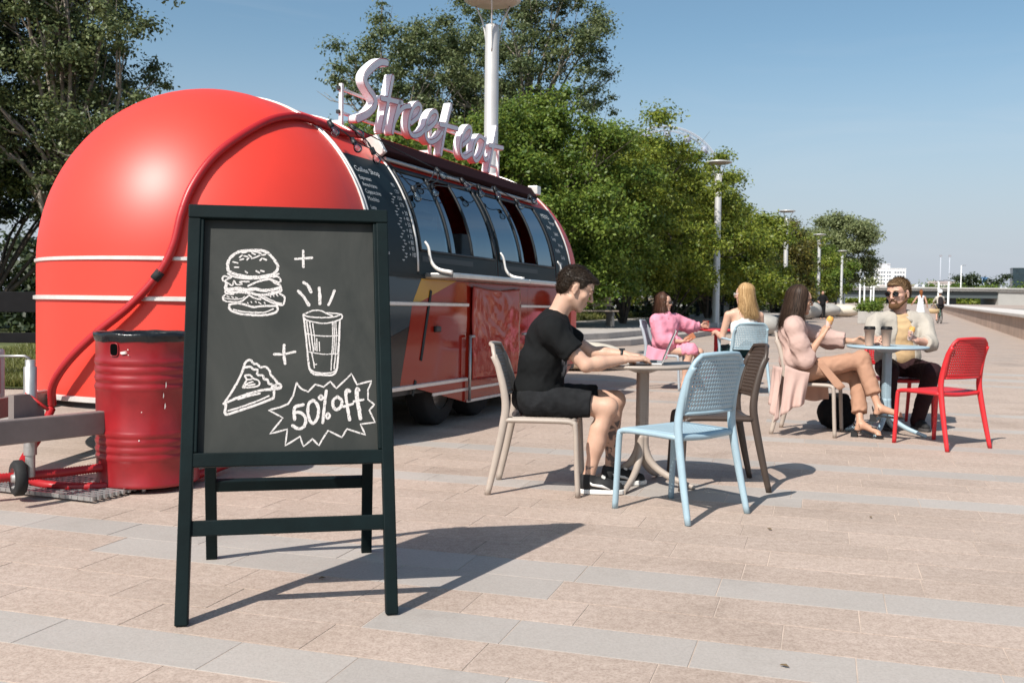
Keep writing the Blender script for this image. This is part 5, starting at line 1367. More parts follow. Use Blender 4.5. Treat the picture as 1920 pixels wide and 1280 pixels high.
# big smooth pebble seats
M_peb = mat('pebble_stone', (.40, .375, .34), .6, var=.12, scale=3, world=True); M_pebw = mat('pebble_cream', (.66, .58, .47), .55, var=.06, scale=3, world=True)
def pebble(loc, r, h, m_, label, rz=0, asp=.7):
    q = MB(); prof = [(r*math.cos(a)**.75, h*.5+h*.5*math.sin(a)) for a in lin(-PI/2+.25, PI/2, 16)]; q.lathe(prof, 36, sm=True)
    for i, v_ in enumerate(q.v):
        k = 1+.06*mnoise.noise(Vector(v_)*1.6+Vector((loc[0], 0, 0))); q.v[i] = (v_[0]*k, v_[1]*asp*k, v_[2])
    o = q.build('pebble_seat', m_, loc=(loc[0], loc[1], 0), rot=(0, 0, rz)); tag(o, label, 'seat', 'smooth stone seats')
pebble((1.02, 15.8), .78, .44, M_pebw, 'cream pebble shaped seat behind the young man', .2)
pebble((7.9, 31.8), .75, .68, M_peb, 'large grey pebble seat right of the blonde woman', .3)
pebble((20.3, 66), 1.5, 1.0, M_peb, 'far grey pebble seat left of the white one', .2)
pebble((23.6, 71), 1.2, .9, M_pebw, 'far white pebble seat beside the planter', .2)
pebble((17.6, 60), 1.1, 1.1, M_peb, 'far grey pebble seat behind the dark haired woman', .2)
pebble((6.9, 12.9+9), .5, .4, M_peb, 'small grey pebble seat at the far right of the steps', .2) if False else None
# planter
pl = empty('planter', (18.1, 50.5, 0), rad(-20), 'square concrete planter with a green shrub beside the bearded man', 'planter')
s = MB(); s.prism([(-.55, -.55), (.55, -.55), (.55, .55), (-.55, .55)], 0, .62); s.build('box', M_conc, pl, bevel=.03)
V, F = leaf_cloud(np.array([[-.2, -.1, .9], [.2, .1, 1.0], [.1, -.3, .85], [-.35, .2, .8], [.4, -.1, .85]]), np.array([.4, .42, .35, .35, .33]), np.array([500]*5), .12, np.random.default_rng(8)); raw_mesh('shrub', V, F, LEAF['maple'], pl)
# pergola
pg = empty('pergola', (11.0, 47.5, 0), -UA, 'dark steel pergola at the edge of the trees', 'pergola')
M_pg = mat('pergola_steel', (.016, .024, .028), .5)
for x in (-2.4, -1.2, 0.0):
    for y in (-2, 1.2, 4):
        s = MB(); s.box((x, y, 1.48+.15), (.16, .16, 2.66)); s.build('post', M_pg, pg)
for x in (-2.4, -1.2, 0): s = MB(); s.box((x, 1, 3.05), (.16, 6.3, .18)); s.build('beam', M_pg, pg)
for y in (-2, -.5, 1, 2.5, 4): s = MB(); s.box((-1.2, y, 3.2), (2.8, .10, .12)); s.build('slat', M_pg, pg)
for x in (-1.8, -.6): s = MB(); s.box((x, 4, .75), (.9, .05, .9)); s.build('white_panel', M_white, pg)
# park bench and stalls seen under the crowns
def bench(loc, rz, label, L_=1.8):
    b_ = empty('park_bench', loc, rz, label, 'bench', 'park benches under the trees')
    for i, (y, z) in enumerate(((-.18, .44), (-.05, .45), (.08, .45), (.20, .62), (.23, .76))):
        s = MB(); s.box((0, y, z), (L_, .1, .03)) if z < .5 else s.box((0, y, z), (L_, .03, .1)); s.build('slat', mat('bench_wood', (.30, .24, .19), .7, var=.2, scale=6), b_)
    for x in (-L_/2+.15, L_/2-.15):
        s = MB(); s.box((x, 0, .22), (.06, .40, .43)); s.box((x, .24, .6), (.06, .05, .5)); s.build('support', mat('bench_iron', (.10, .10, .10), .6), b_)
bench((2.0, 27.6, .34), rad(22), 'grey slatted bench on the grass behind the head of the young man', 1.9)
bench((4.4, 52, .34), rad(30), 'far wooden bench on the lawn under the trees')
bench((7.4, 58, .34), rad(10), 'far bench beside the red stalls')
def stall(loc, col, label, s_=1.0):
    k = empty('market_stall', loc, rnd.uniform(-.4, .4), label, 'stall', 'far market stalls in the park')
    for x in (-1.3, 1.3):
        for y in (-.9, .9): s = MB(); s.box((x*s_, y*s_, 1.1), (.07, .07, 2.2)); s.build('post', M_white, k)
    s = MB(); s.prism([(-1.6*s_, 2.15), (1.6*s_, 2.15), (1.5*s_, 2.4), (0, 3.0), (-1.5*s_, 2.4)], -1.2*s_, 1.2*s_, f=lambda a, b, t: (a, t, b)); s.build('canopy', mat('canopy'+str(col), col, .8), k)
    s = MB(); s.box((0, -.7*s_, .5), (2.6*s_, .6, 1.0)); s.build('counter', mat('stall_counter', (.5, .5, .5), .8), k)
for (x, y, c, lb) in [(7.6, 70, (.55, .03, .05), 'red far stall seen just right of the face of the young man'), (4.6, 66, (.6, .6, .6), 'white far stall under the crowns'), (9.6, 74, (.55, .03, .05), 'red far stall left of the woman in pink'),
                      (11.4, 71, (.10, .42, .44), 'turquoise far stall left of the woman in pink'), (-.5, 60, (.5, .04, .05), 'red far stall hidden beside the trailer end'), (6.2, 80, (.7, .7, .72), 'white far stall beyond the red one')]:
    stall((x, y, .34), c, lb)
# black backpack on the ground

# ------------------------------------------------------------------ people: distance-field bodies meshed with surface nets
class Field:
    def __init__(self, lo, hi, step, fine=None):
        """fine: list of (axis, a, b, step) refining that range"""
        self.ax = []
        for i in range(3):
            xs = [lo[i]]
            while xs[-1] < hi[i]:
                st = step
                for f in (fine or []):
                    if f[0] == i and f[1] <= xs[-1] < f[2]: st = min(st, f[3])
                xs.append(xs[-1]+st)
            self.ax.append(np.array(xs, dtype=np.float32))
        self.D = np.full([len(a) for a in self.ax], 1.0, dtype=np.float32)
        self.lo, self.hi = lo, hi
    def sub(self, lo, hi):
        sl = []
        for i in range(3):
            a = int(np.searchsorted(self.ax[i], lo[i])); b = int(np.searchsorted(self.ax[i], hi[i])); sl.append(slice(max(0, a), max(a, b)))
        sl = tuple(sl)
        return sl, self.ax[0][sl[0]][:, None, None], self.ax[1][sl[1]][None, :, None], self.ax[2][sl[2]][None, None, :]
    def put(self, sl, d, k, mode='add'):
        if d.size == 0: return
        A = self.D[sl]
        if mode == 'add':
            if k > 0:
                h = np.clip(k-np.abs(A-d), 0, None)/k; self.D[sl] = np.minimum(A, d)-h*h*k*.25
            else: self.D[sl] = np.minimum(A, d)
        else:
            if k > 0:
                h = np.clip(k-np.abs(A+d), 0, None)/k; self.D[sl] = np.maximum(A, -d)+h*h*k*.25
            else: self.D[sl] = np.maximum(A, -d)
    def cone(self, a, b, ra, rb, k=.02, mode='add', cut=None, flat=None):
        a = np.array(a, float); b = np.array(b, float); m = max(ra, rb)*(1.6 if flat else 1)+k+.02
        sl, X, Y, Z = self.sub(np.minimum(a, b)-m, np.maximum(a, b)+m)
        d = b-a; L2 = max(1e-9, float(d@d))
        t = np.clip(((X-a[0])*d[0]+(Y-a[1])*d[1]+(Z-a[2])*d[2])/L2, 0, 1)
        px, py, pz = X-a[0]-t*d[0], Y-a[1]-t*d[1], Z-a[2]-t*d[2]
        q = px*px+py*py+pz*pz
        if flat:           # flat = (normal, factor): section squashed along the normal
            n = np.array(flat[0], float); n /= np.linalg.norm(n); c = px*n[0]+py*n[1]+pz*n[2]; q = q+c*c*(1/flat[1]**2-1)
            dd = np.sqrt(q)-(ra+(rb-ra)*t)
            dd = dd*flat[1]
        else:
            dd = np.sqrt(q)-(ra+(rb-ra)*t)
        if cut is not None:
            for c, n in (cut if isinstance(cut, list) else [cut]):
                n = np.array(n, float); n /= np.linalg.norm(n); dd = np.maximum(dd, (X-c[0])*n[0]+(Y-c[1])*n[1]+(Z-c[2])*n[2])
        self.put(sl, dd, k, mode)
    def ell(self, c, r, k=.02, R=None, mode='add', cut=None):
        c = np.array(c, float); r = np.array(r, float); m = max(r)+k+.02
        sl, X, Y, Z = self.sub(c-m, c+m); X = X-c[0]; Y = Y-c[1]; Z = Z-c[2]
        if R is not None:
            R = np.array(R); X, Y, Z = (R[0, 0]*X+R[1, 0]*Y+R[2, 0]*Z, R[0, 1]*X+R[1, 1]*Y+R[2, 1]*Z, R[0, 2]*X+R[1, 2]*Y+R[2, 2]*Z)
        k0 = np.sqrt((X/r[0])**2+(Y/r[1])**2+(Z/r[2])**2); k1 = np.sqrt((X/r[0]**2)**2+(Y/r[1]**2)**2+(Z/r[2]**2)**2)+1e-9
        d = k0*(k0-1)/k1
        d = np.where(k0 < .05, -min(r), d)
        if cut is not None:
            Xw, Yw, Zw = self.ax[0][sl[0]][:, None, None], self.ax[1][sl[1]][None, :, None], self.ax[2][sl[2]][None, None, :]
            for cc, n in (cut if isinstance(cut, list) else [cut]):
                n = np.array(n, float); n /= np.linalg.norm(n); d = np.maximum(d, (Xw-cc[0])*n[0]+(Yw-cc[1])*n[1]+(Zw-cc[2])*n[2])
        self.put(sl, d, k, mode)
    def wrinkle(self, amp, freq, seed, stretch=(1, 1, 1), n=7):
        I = np.nonzero(np.abs(self.D) < .03); r = np.random.default_rng(seed)
        P = np.stack([self.ax[i][I[i]] for i in range(3)], 1)*np.array(stretch); s = np.zeros(len(P))
        warp = np.stack([np.sin(P @ r.normal(0, freq*.4, 3)+r.uniform(0, 6)) for _ in range(3)], 1)*(.35/freq*2)
        d0 = r.normal(0, 1, 3); d0 /= np.linalg.norm(d0)
        for j in range(n):
            w = r.normal(0, 1, 3)/1.7 if freq > 100 else d0+r.normal(0, .42, 3)
            w *= freq*r.uniform(.6, 1.5)/np.linalg.norm(w); s += np.sin((P+warp) @ w+r.uniform(0, 6))*(1 if j % 2 else .7)
        s = 1-np.abs(s/n*2.2); d = amp*(.35-s)
        if freq < 100:
            d2 = np.zeros(len(P)); warp2 = warp*.8
            for j in range(5):
                w = r.normal(0, 1, 3); w *= freq*2.6*r.uniform(.7, 1.3)/np.linalg.norm(w); d2 += np.sin((P+warp2) @ w+r.uniform(0, 6))
            d = d+amp*.30*(np.abs(d2/5*2)-.4)
        self.D[I] += d.astype(np.float32)
    def cutby(self, fn, band=.08):
        X, Y, Z = np.meshgrid(*self.ax, indexing='ij'); self.D = np.maximum(self.D, fn(X, Y, Z).astype(np.float32))
    def mesh(self):
        D = self.D; S = D < 0; n = D.shape
        c = np.zeros((n[0]-1, n[1]-1, n[2]-1), np.uint8)
        for i in (0, 1):
            for j in (0, 1):
                for k in (0, 1): c += S[i:n[0]-1+i, j:n[1]-1+j, k:n[2]-1+k]
        act = (c > 0) & (c < 8); I, J, K = np.nonzero(act); m = len(I)
        idx = np.full(act.shape, -1, np.int32); idx[I, J, K] = np.arange(m)
        acc = np.zeros((m, 3)); cnt = np.zeros(m)
        corner = [(0, 0, 0), (1, 0, 0), (0, 1, 0), (1, 1, 0), (0, 0, 1), (1, 0, 1), (0, 1, 1), (1, 1, 1)]
        for a in range(8):
            for b in range(a+1, 8):
                df = [corner[b][q]-corner[a][q] for q in range(3)]
                if sum(abs(x) for x in df) != 1: continue
                A = corner[a]; B = corner[b]
                da = D[I+A[0], J+A[1], K+A[2]]; db = D[I+B[0], J+B[1], K+B[2]]; cr = (da < 0) != (db < 0)
                t = np.where(cr, da/np.where(cr, da-db, 1), 0)
                for q, (idxs) in enumerate((I, J, K)):
                    pa = self.ax[q][idxs+A[q]]; pb = self.ax[q][idxs+B[q]]; acc[:, q] += np.where(cr, pa+(pb-pa)*t, 0)
                cnt += cr
        V = acc/cnt[:, None]; F = []
        for ax_ in range(3):
            o = [(1, 2), (2, 0), (0, 1)][ax_]
            s1 = S[tuple(slice(0, -1) if q == ax_ else slice(None) for q in range(3))]; s2 = S[tuple(slice(1, None) if q == ax_ else slice(None) for q in range(3))]
            E_ = np.nonzero(s1 != s2); E_ = [e.copy() for e in E_]
            ok = (E_[o[0]] > 0) & (E_[o[1]] > 0) & (E_[o[0]] < n[o[0]]-1) & (E_[o[1]] < n[o[1]]-1)
            E_ = [e[ok] for e in E_]; fl = s1[tuple(E_)]
            q = []
            for (da, db) in ((0, 0), (-1, 0), (-1, -1), (0, -1)):
                e = [E_[0].copy(), E_[1].copy(), E_[2].copy()]; e[o[0]] = e[o[0]]+da; e[o[1]] = e[o[1]]+db; q.append(idx[tuple(e)])
            Q = np.stack(q, 1); Q[~fl] = Q[~fl][:, ::-1]; F.append(Q)
        F = np.concatenate(F)
        return V, F[(F >= 0).all(1)]
    def build(self, name, mats, parent, smooth_it=2):
        V, F = self.mesh()
        if len(F) == 0: return None
        for _ in range(smooth_it):      # light Laplacian smoothing
            s = np.zeros_like(V); c = np.zeros(len(V))
            for a in range(4):
                for b in ((a+1) % 4, (a+3) % 4):
                    np.add.at(s, F[:, a], V[F[:, b]]); np.add.at(c, F[:, a], 1)
            V = V*.5+.5*s/np.maximum(c, 1)[:, None]
        return raw_mesh(name, V, F, mats, parent, True)

def rot_euler(yaw=0, pitch=0, roll=0):
    """head axes: yaw left(+) about z, pitch down(-) about x"""
    return np.array((Matrix.Rotation(rad(yaw), 3, 'Z') @ Matrix.Rotation(rad(pitch), 3, 'X') @ Matrix.Rotation(rad(roll), 3, 'Y')))

def add_head(F, c, R, s, lids=False, male=True, neck=None, jaw=1.0):
    c = np.array(c, float)
    P = lambda x, y, z: c+R @ (np.array([x, y, z])*s)
    E = lambda p, r, k=.012, mode='add': F.ell(P(*p), np.array(r)*s, k, R, mode)
    Cn = lambda a, b, ra, rb, k=.012, mode='add': F.cone(P(*a), P(*b), ra*s, rb*s, k, mode)
    E((0, -.014, .032), (.074, .096, .084)); E((0, .026, -.035), (.060, .064, .082), .03)
    E((0, .048, .035), (.058, .045, .045), .02)
    for q in (-1, 1):
        Cn((q*.052, -.004, -.062*jaw), (q*.020, .066, -.100), .017, .015, .025)
        E((q*.043, .056, -.022), (.022, .020, .020), .02)
        E((q*.031, .099, .006), (.016, .011, .009), .012, 'sub')
        if lids: E((q*.031, .0815, .003), (.0135, .0105, .0095), .004)
        else: E((q*.031, .0795, .005), (.0125, .0115, .0105), .003)
        Cn((q*.013, .092, .021), (q*.045, .080, .025), .0065 if male else .0045, .005, .012)
        E((q*.012, .1005, -.034), (.0085, .010, .0075), .006)
        E((q*.0775, -.010, -.006), (.0075, .019, .030), .004); E((q*.086, -.004, -.004), (.0045, .010, .018), .004, 'sub'); E((q*.079, -.004, -.032), (.006, .009, .010), .004)
    E((0, .068, -.098), (.022, .018, .016), .02)
    Cn((0, .090, .014), (0, .1125, -.027), .0075, .0095, .008); E((0, .113, -.031), (.0095, .009, .0085), .004)
    E((0, .090, -.057), (.024, .010, .0065), .006); E((0, .087, -.072), (.020, .010, .0075), .006)
    Cn((-.021, .099, -.0643), (.021, .099, -.0643), .0016, .0016, .003, 'sub')
    if neck is not None:
        F.cone(P(0, -.030, -.055), neck, .054*s if male else .045*s, .060 if male else .048, .03)
    return P

def add_hand(F, w, d, n, side=1, curl=(.3, .4, .4, .45, .5), size=1.0, spread=.06):
    """w wrist, d direction to the knuckles, n the way the palm faces; side +1 puts the thumb on d x n"""
    w = np.array(w, float); d = np.array(d, float); d /= np.linalg.norm(d); n = np.array(n, float); n -= d*(n@d); n /= np.linalg.norm(n)
    l = np.cross(d, n)*side; z = size
    for o in (-.026, -.009, .009, .026):
        F.cone(w+l*o*.55*z+d*.004, w+l*o*1.05*z+d*.082*z, .0155*z, .0125*z, .012)
    L = [.066, .075, .069, .054]
    for i, o in enumerate((.031, .010, -.011, -.030)):
        b = w+l*o*z+d*.085*z; a = curl[i+1]; dd = d+l*(o*spread*30*.12); ang = a*.55; p = b
        for j, fr in enumerate((.46, .31, .23)):
            v = dd*math.cos(ang)+n*math.sin(ang); v = v/np.linalg.norm(v); q = p+v*L[i]*fr*z*1.05
            F.cone(p, q, (.0088-.0008*j)*z, (.0080-.0009*j)*z, .004); p = q; ang += a*.75
    b = w+l*.022*z+d*.022*z+n*.004; v = d*.62+l*.66+n*(.15+.5*curl[0]); v /= np.linalg.norm(v); q = b+v*.042*z
    F.cone(b, q, .0125*z, .0105*z, .010); v2 = d*.9+l*(.35-.5*curl[0])+n*(.1+.5*curl[0]); v2 /= np.linalg.norm(v2); F.cone(q, q+v2*.032*z, .0105*z, .0085*z, .004); F.cone(q+v2*.032*z, q+v2*.032*z+(v2+n*.2*curl[0])*.024*z, .0088*z, .0068*z, .003)

SKIN = {}
def skin(name, c, tattoo=None):
    m = mat(name, c, .48, var=.07, scale=18, spec=.35, bump=.08, bscale=260, bdist=.001, sss=.06)
    nt = m.node_tree; L = nt.links; bs = nt.nodes['Principled BSDF']
    if tattoo:
        tc = nt.nodes.new('ShaderNodeTexCoord'); sp = nt.nodes.new('ShaderNodeSeparateXYZ'); L.new(tc.outputs['Object'], sp.inputs[0])
        src = bs.inputs['Base Color'].links[0].from_socket; masks = []
        def rng(sock, a, b):
            g1 = nt.nodes.new('ShaderNodeMath'); g1.operation = 'GREATER_THAN'; g1.inputs[1].default_value = a; L.new(sock, g1.inputs[0])
            g2 = nt.nodes.new('ShaderNodeMath'); g2.operation = 'LESS_THAN'; g2.inputs[1].default_value = b; L.new(sock, g2.inputs[0])
            mm = nt.nodes.new('ShaderNodeMath'); mm.operation = 'MULTIPLY'; L.new(g1.outputs[0], mm.inputs[0]); L.new(g2.outputs[0], mm.inputs[1]); return mm.outputs[0]
        tot = None
        for (xa, xb, za, zb_) in tattoo:
            mm = nt.nodes.new('ShaderNodeMath'); mm.operation = 'MULTIPLY'; L.new(rng(sp.outputs[0], xa, xb), mm.inputs[0]); L.new(rng(sp.outputs[2], za, zb_), mm.inputs[1])
            if tot is None: tot = mm.outputs[0]
            else:
                ad = nt.nodes.new('ShaderNodeMath'); ad.operation = 'MAXIMUM'; L.new(tot, ad.inputs[0]); L.new(mm.outputs[0], ad.inputs[1]); tot = ad.outputs[0]
        n = nt.nodes.new('ShaderNodeTexNoise'); n.inputs['Scale'].default_value = 17; n.inputs['Detail'].default_value = 2; n.inputs['Distortion'].default_value = 1.2; L.new(tc.outputs['Object'], n.inputs['Vector'])
        r = nt.nodes.new('ShaderNodeValToRGB'); r.color_ramp.elements[0].position = .49; r.color_ramp.elements[1].position = .58; L.new(n.outputs['Fac'], r.inputs['Fac'])
        mu = nt.nodes.new('ShaderNodeMath'); mu.operation = 'MULTIPLY'; L.new(tot, mu.inputs[0]); L.new(r.outputs[0], mu.inputs[1])
        mx = nt.nodes.new('ShaderNodeMix'); mx.data_type = 'RGBA'; L.new(mu.outputs[0], mx.inputs[0]); L.new(src, mx.inputs[6]); mx.inputs[7].default_value = (.13, .095, .085, 1); L.new(mx.outputs[2], bs.inputs['Base Color'])
    return m
def cloth(name, c, rough=.85, var=.06, bump=.25, bscale=28, bdist=.006, folds=.55, **k):
    if name in MATS: return MATS[name]
    m = mat(name, c, rough, var=var, scale=7, bump=bump, bscale=bscale*4, bdist=.002, spec=.15, **k)
    nt = m.node_tree; L = nt.links; b1 = [n for n in nt.nodes if n.type == 'BUMP'][0]; tc = [n for n in nt.nodes if n.type == 'TEX_COORD'][0]
    for sc_, st_, di in ((9, folds*.35, .012), (22, folds*.22, .005)):      # soft folds and creases
        n = nt.nodes.new('ShaderNodeTexNoise'); n.inputs['Scale'].default_value = sc_; n.inputs['Detail'].default_value = 1; n.inputs['Distortion'].default_value = 1.0
        L.new(tc.outputs['Object'], n.inputs['Vector'])
        r = n
        b = nt.nodes.new('ShaderNodeBump'); b.inputs['Strength'].default_value = st_; b.inputs['Distance'].default_value = di; L.new(r.outputs['Fac'], b.inputs['Height'])
        old = b1.inputs['Normal'].links[0].from_socket if b1.inputs['Normal'].links else None
        if old is not None: L.new(old, b.inputs['Normal'])
        L.new(b.outputs[0], b1.inputs['Normal'])
    return m

def hair_mat(name, a, b):
    if name in MATS: return MATS[name]
    m = leaf_mat(name, a, b, 0.0)
    for n in m.node_tree.nodes:
        if n.type == 'BSDF_PRINCIPLED': n.inputs['Roughness'].default_value = .5; n.inputs['Specular IOR Level'].default_value = .18
    return m
def ribbons(name, paths, widths, m_, parent, centre=None):
    """paths: (n, k, 3) array -> flat strand ribbons facing outward"""
    n, k, _ = paths.shape
    t = np.gradient(paths, axis=1); out = paths-(centre if centre is not None else paths.mean((0, 1)))[None, None]
    sdir = np.cross(t, out); sdir /= np.linalg.norm(sdir, axis=2)[:, :, None]+1e-9
    w = widths[:, None, None]*np.linspace(1, .25, k)[None, :, None]
    V = np.stack([paths-sdir*w, paths+sdir*w], 2).reshape(-1, 3)
    i = np.arange(n)[:, None]*k*2+np.arange(k-1)[None]*2; F = np.stack([i, i+1, i+3, i+2], 2).reshape(-1, 4)
    return raw_mesh(name, V, F, m_, parent, True)
def short_hair(root, P, R, c, s, m_, hl, seed, bulk=.012, fringe=.02, n=2600, ln=.026, sweep=(0, 1, .3)):
    lo = np.array(c)-.18*s; hi = np.array(c)+.18*s
    F = Field(lo, hi, .005)
    F.ell(P(0, -.016, .034), np.array((.074+bulk*.6, .096+bulk, .084+bulk))*s, 0, R); F.ell(P(0, .045, .075), np.array((.055, .045+fringe, .03))*s, .02, R)
    F.ell(P(0, -.045, -.02), np.array((.066+bulk*.3, .06, .06))*s, .02, R)
    X, Y, Z = np.meshgrid(*F.ax, indexing='ij'); Q = (np.stack([X-c[0], Y-c[1], Z-c[2]], -1) @ R)/s
    h = np.interp(Q[..., 1], hl[0], hl[1]).astype(np.float32)+.004*np.sin(Q[..., 0]*160)*np.sin(Q[..., 1]*190)
    F.D = np.maximum(F.D, (h-Q[..., 2])*s*.8).astype(np.float32)
    F.wrinkle(.0022, 220, seed); V, Fc = F.mesh(); o = raw_mesh('hair', V, Fc, m_, root, True)
    r = np.random.default_rng(seed); ql = ((V-np.array(c)) @ R)/s; okv = np.nonzero(ql[:, 2] > np.interp(ql[:, 1], hl[0], hl[1])+.012)[0]; pick = okv[r.integers(0, len(okv), n)]; ctr = P(0, -.01, .02); base = V[pick]; out = base-ctr; out /= np.linalg.norm(out, axis=1)[:, None]
    sw = R @ np.array(sweep); sw = sw-out*(out@sw)[:, None]
    d = out*.35+sw*.9+r.normal(0, .2, (n, 3)); L_ = ln*s*r.uniform(.5, 1.2, n)[:, None]
    paths = np.stack([base-out*.004, base+d*L_*.5, base+(d+sw*.25)*L_-out*.002], 1); ribbons('hair_strands', paths, r.uniform(.0012, .0026, n)*s, m_, o, ctr)
    return o
def long_hair(root, P, R, c, s, m_, zend, n, seed, part=.01, back=.0, wave=.010, width=.0042, front=.35, spreadk=1.0, behind=0.0):
    """strands from the parting over the skull, then hanging; P maps head coordinates"""
    r = np.random.default_rng(seed); k = 12; paths = np.zeros((n, k, 3))
    a = r.uniform(-1, 1, n); az = np.sign(a)*(np.abs(a)**.85)*(PI-front)      # azimuth 0 = back
    az = az; side = np.sin(az); bk = -np.cos(az)
    r0 = np.array([.079, .100, .090]); lay = r.uniform(1.0, 1.14, n); zr = r.normal(0, .024, n); fl = r.normal(0, 1, (n, 2))
    for i in range(k):
        t = i/(k-1)
        if t < .42:
            el = (PI/2)*(1-t/.42*.93); q = np.stack([side*np.cos(el)*r0[0]*lay+part*(1-t/.42), bk*np.cos(el)*r0[1]*lay-.014, np.sin(el)*r0[2]*lay+.034], 1); last = q
        else:
            u = (t-.42)/.58; drop = (last[:, 2]-(zend+zr+.03*np.abs(side)))*u
            q = last.copy(); q[:, 2] -= drop; q[:, 0] *= 1+.10*spreadk*math.sin(u*PI*.6)*1-.05*u; q[:, 1] += (-.02*u*np.sign(-bk)*0)+behind*u; q[:, 1] = np.where(bk > .2, q[:, 1]-.0*u, q[:, 1])
            q[:, :2] += fl*.013*u*u; q[:, 0] += wave*np.sin(u*7+az*3+lay*40)*u; q[:, 1] += wave*np.cos(u*6+az*4+lay*60)*u
        paths[:, i] = np.array(c)[None]+(q*s) @ R.T
    jit = r.normal(0, .0016, (n, 1, 3))*np.linspace(.3, 2.2, k)[None, :, None]; paths += jit
    o = ribbons('hair', paths, r.uniform(.5, 1.2, n)*width*s, m_, root, np.array(P(0, 0, -.02)))
    # inner mass so that nothing shows through
    F = Field(np.array(c)-.26*s, np.array(c)+.2*s, .008); F.ell(P(0, -.016, .034), np.array((.077, .099, .088))*s, 0, R)
    zb_ = zend+.03; F.cone(P(0, -.045, .02), P(0, -.055+behind*.7, zb_), .062*s, .050*s, .03, flat=(R @ np.array([0, 1, 0]), .75))
    hl = lambda y: np.interp(y, [-.13, -.02, .03, .06, .12], [-.5, -.5, -.01, .06, .08])
    X, Y, Z = np.meshgrid(*F.ax, indexing='ij'); Q = (np.stack([X-c[0], Y-c[1], Z-c[2]], -1) @ R)/s
    F.D = np.maximum(F.D, ((hl(Q[..., 1])-Q[..., 2])*s*.8).astype(np.float32)); F.build('hair_mass', m_, o, 1)
    return o
def sunglasses(root, P, R, s, frame, lens, big=1.0):
    g = MB(); g.tube([P(-.018, .1135, .004), P(-.006, .118, .010), P(.006, .118, .010), P(.018, .1135, .004)], .0022*s, 5)
    for q in (-1, 1):
        g.tube([P(q*(.034+.021*big*math.cos(a)), .109-.006*abs(math.cos(a))*(1 if math.cos(a) > 0 else 0), .001+.017*big*math.sin(a)) for a in [2*PI*k/20 for k in range(20)]], .0027*s, 5, closed=True)
        g.tube([P(q*(.054+.002), .103, .008), P(q*.074, .085, .010), P(q*.080, .01, .008), P(q*.078, -.02, -.002)], .0024*s, 5)
    o = g.build('sunglasses', frame, root, fixn=False)
    for q in (-1, 1):
        l = MB(); l.poly([P(q*(.034+.020*big*math.cos(a)), .1095-.005*(1 if math.cos(a) > 0 else 0)*abs(math.cos(a)), .001+.016*big*math.sin(a)) for a in [2*PI*k/20 for k in range(20)]]); l.build('lens', lens, o)
    return o
M_lens = mat('dark_lens', (.006, .007, .008), .05, coat=.5); M_frame = mat('glasses_frame', (.012, .012, .013), .3); M_fwhite = mat('glasses_white', (.75, .74, .73), .35)
def brows(root, P, s, m_, w=.0028):
    for q in (-1, 1):
        b = MB(); b.tube([P(q*.014, .1005, .0215), P(q*.028, .0985, .0265), P(q*.046, .0835, .0235)], [w*s, w*1.1*s, w*.5*s], 5); b.build('eyebrow', m_, root)
def eyes(root, P, s, down=0.0):
    for q in (-1, 1):
        e = MB(); c = P(q*.031, .0815, .0045); e.lathe([(.0104*s*math.cos(a), .0104*s*math.sin(a)) for a in lin(-PI/2, PI/2, 8)], 12, c=c); e.build('eye', mat('eye_white', (.7, .68, .66), .2), root)
def leg(F, hip, kn, an, m=1.0, k=.03):
    hip, kn, an = [np.array(q, float) for q in (hip, kn, an)]
    F.cone(hip, kn, .082*m, .056*m, k); sh = an-kn; fwd = np.array([0, 1, 0]); cz = kn+sh*.32
    up = kn-hip; up /= np.linalg.norm(up); b = up-(sh/np.linalg.norm(sh))*(up@sh)/np.linalg.norm(sh); b /= np.linalg.norm(b)+1e-9
    F.cone(kn, kn+sh*.55-b*.010, .052*m, .046*m, k); F.cone(cz-b*.020, kn+sh*.62-b*.012, .046*m, .034*m, .03); F.cone(kn+sh*.5, an, .042*m, .033*m, k)
    F.ell(kn+b*.012, (.045*m, .045*m, .05*m), .02)
def arm(F, sh, el, wr, m=1.0, k=.025):
    F.cone(sh, el, .052*m, .040*m, k); e = np.array(el, float); w = np.array(wr, float); F.cone(e, e+(w-e)*.35, .040*m, .041*m, .015); F.cone(e+(w-e)*.3, w, .041*m, .0265*m, .02)
def foot(F, an, toe, m=1.0):
    an = np.array(an, float); toe = np.array(toe, float); d = toe-an; d[2] = 0; d /= np.linalg.norm(d)
    F.cone(an, an+np.array([0, 0, -.04])-d*.02, .034*m, .032*m, .02); F.cone(an+d*.02, toe-d*.03+np.array([0, 0, .012]), .036*m, .026*m, .025); 
    l = np.cross(d, [0, 0, 1])
    for i in range(5): F.cone(toe-d*(.035+.008*i)+l*(.024-.012*i)*1.0, toe-d*(.004+.009*i)+l*(.026-.013*i), .011*m, .009*m, .006)
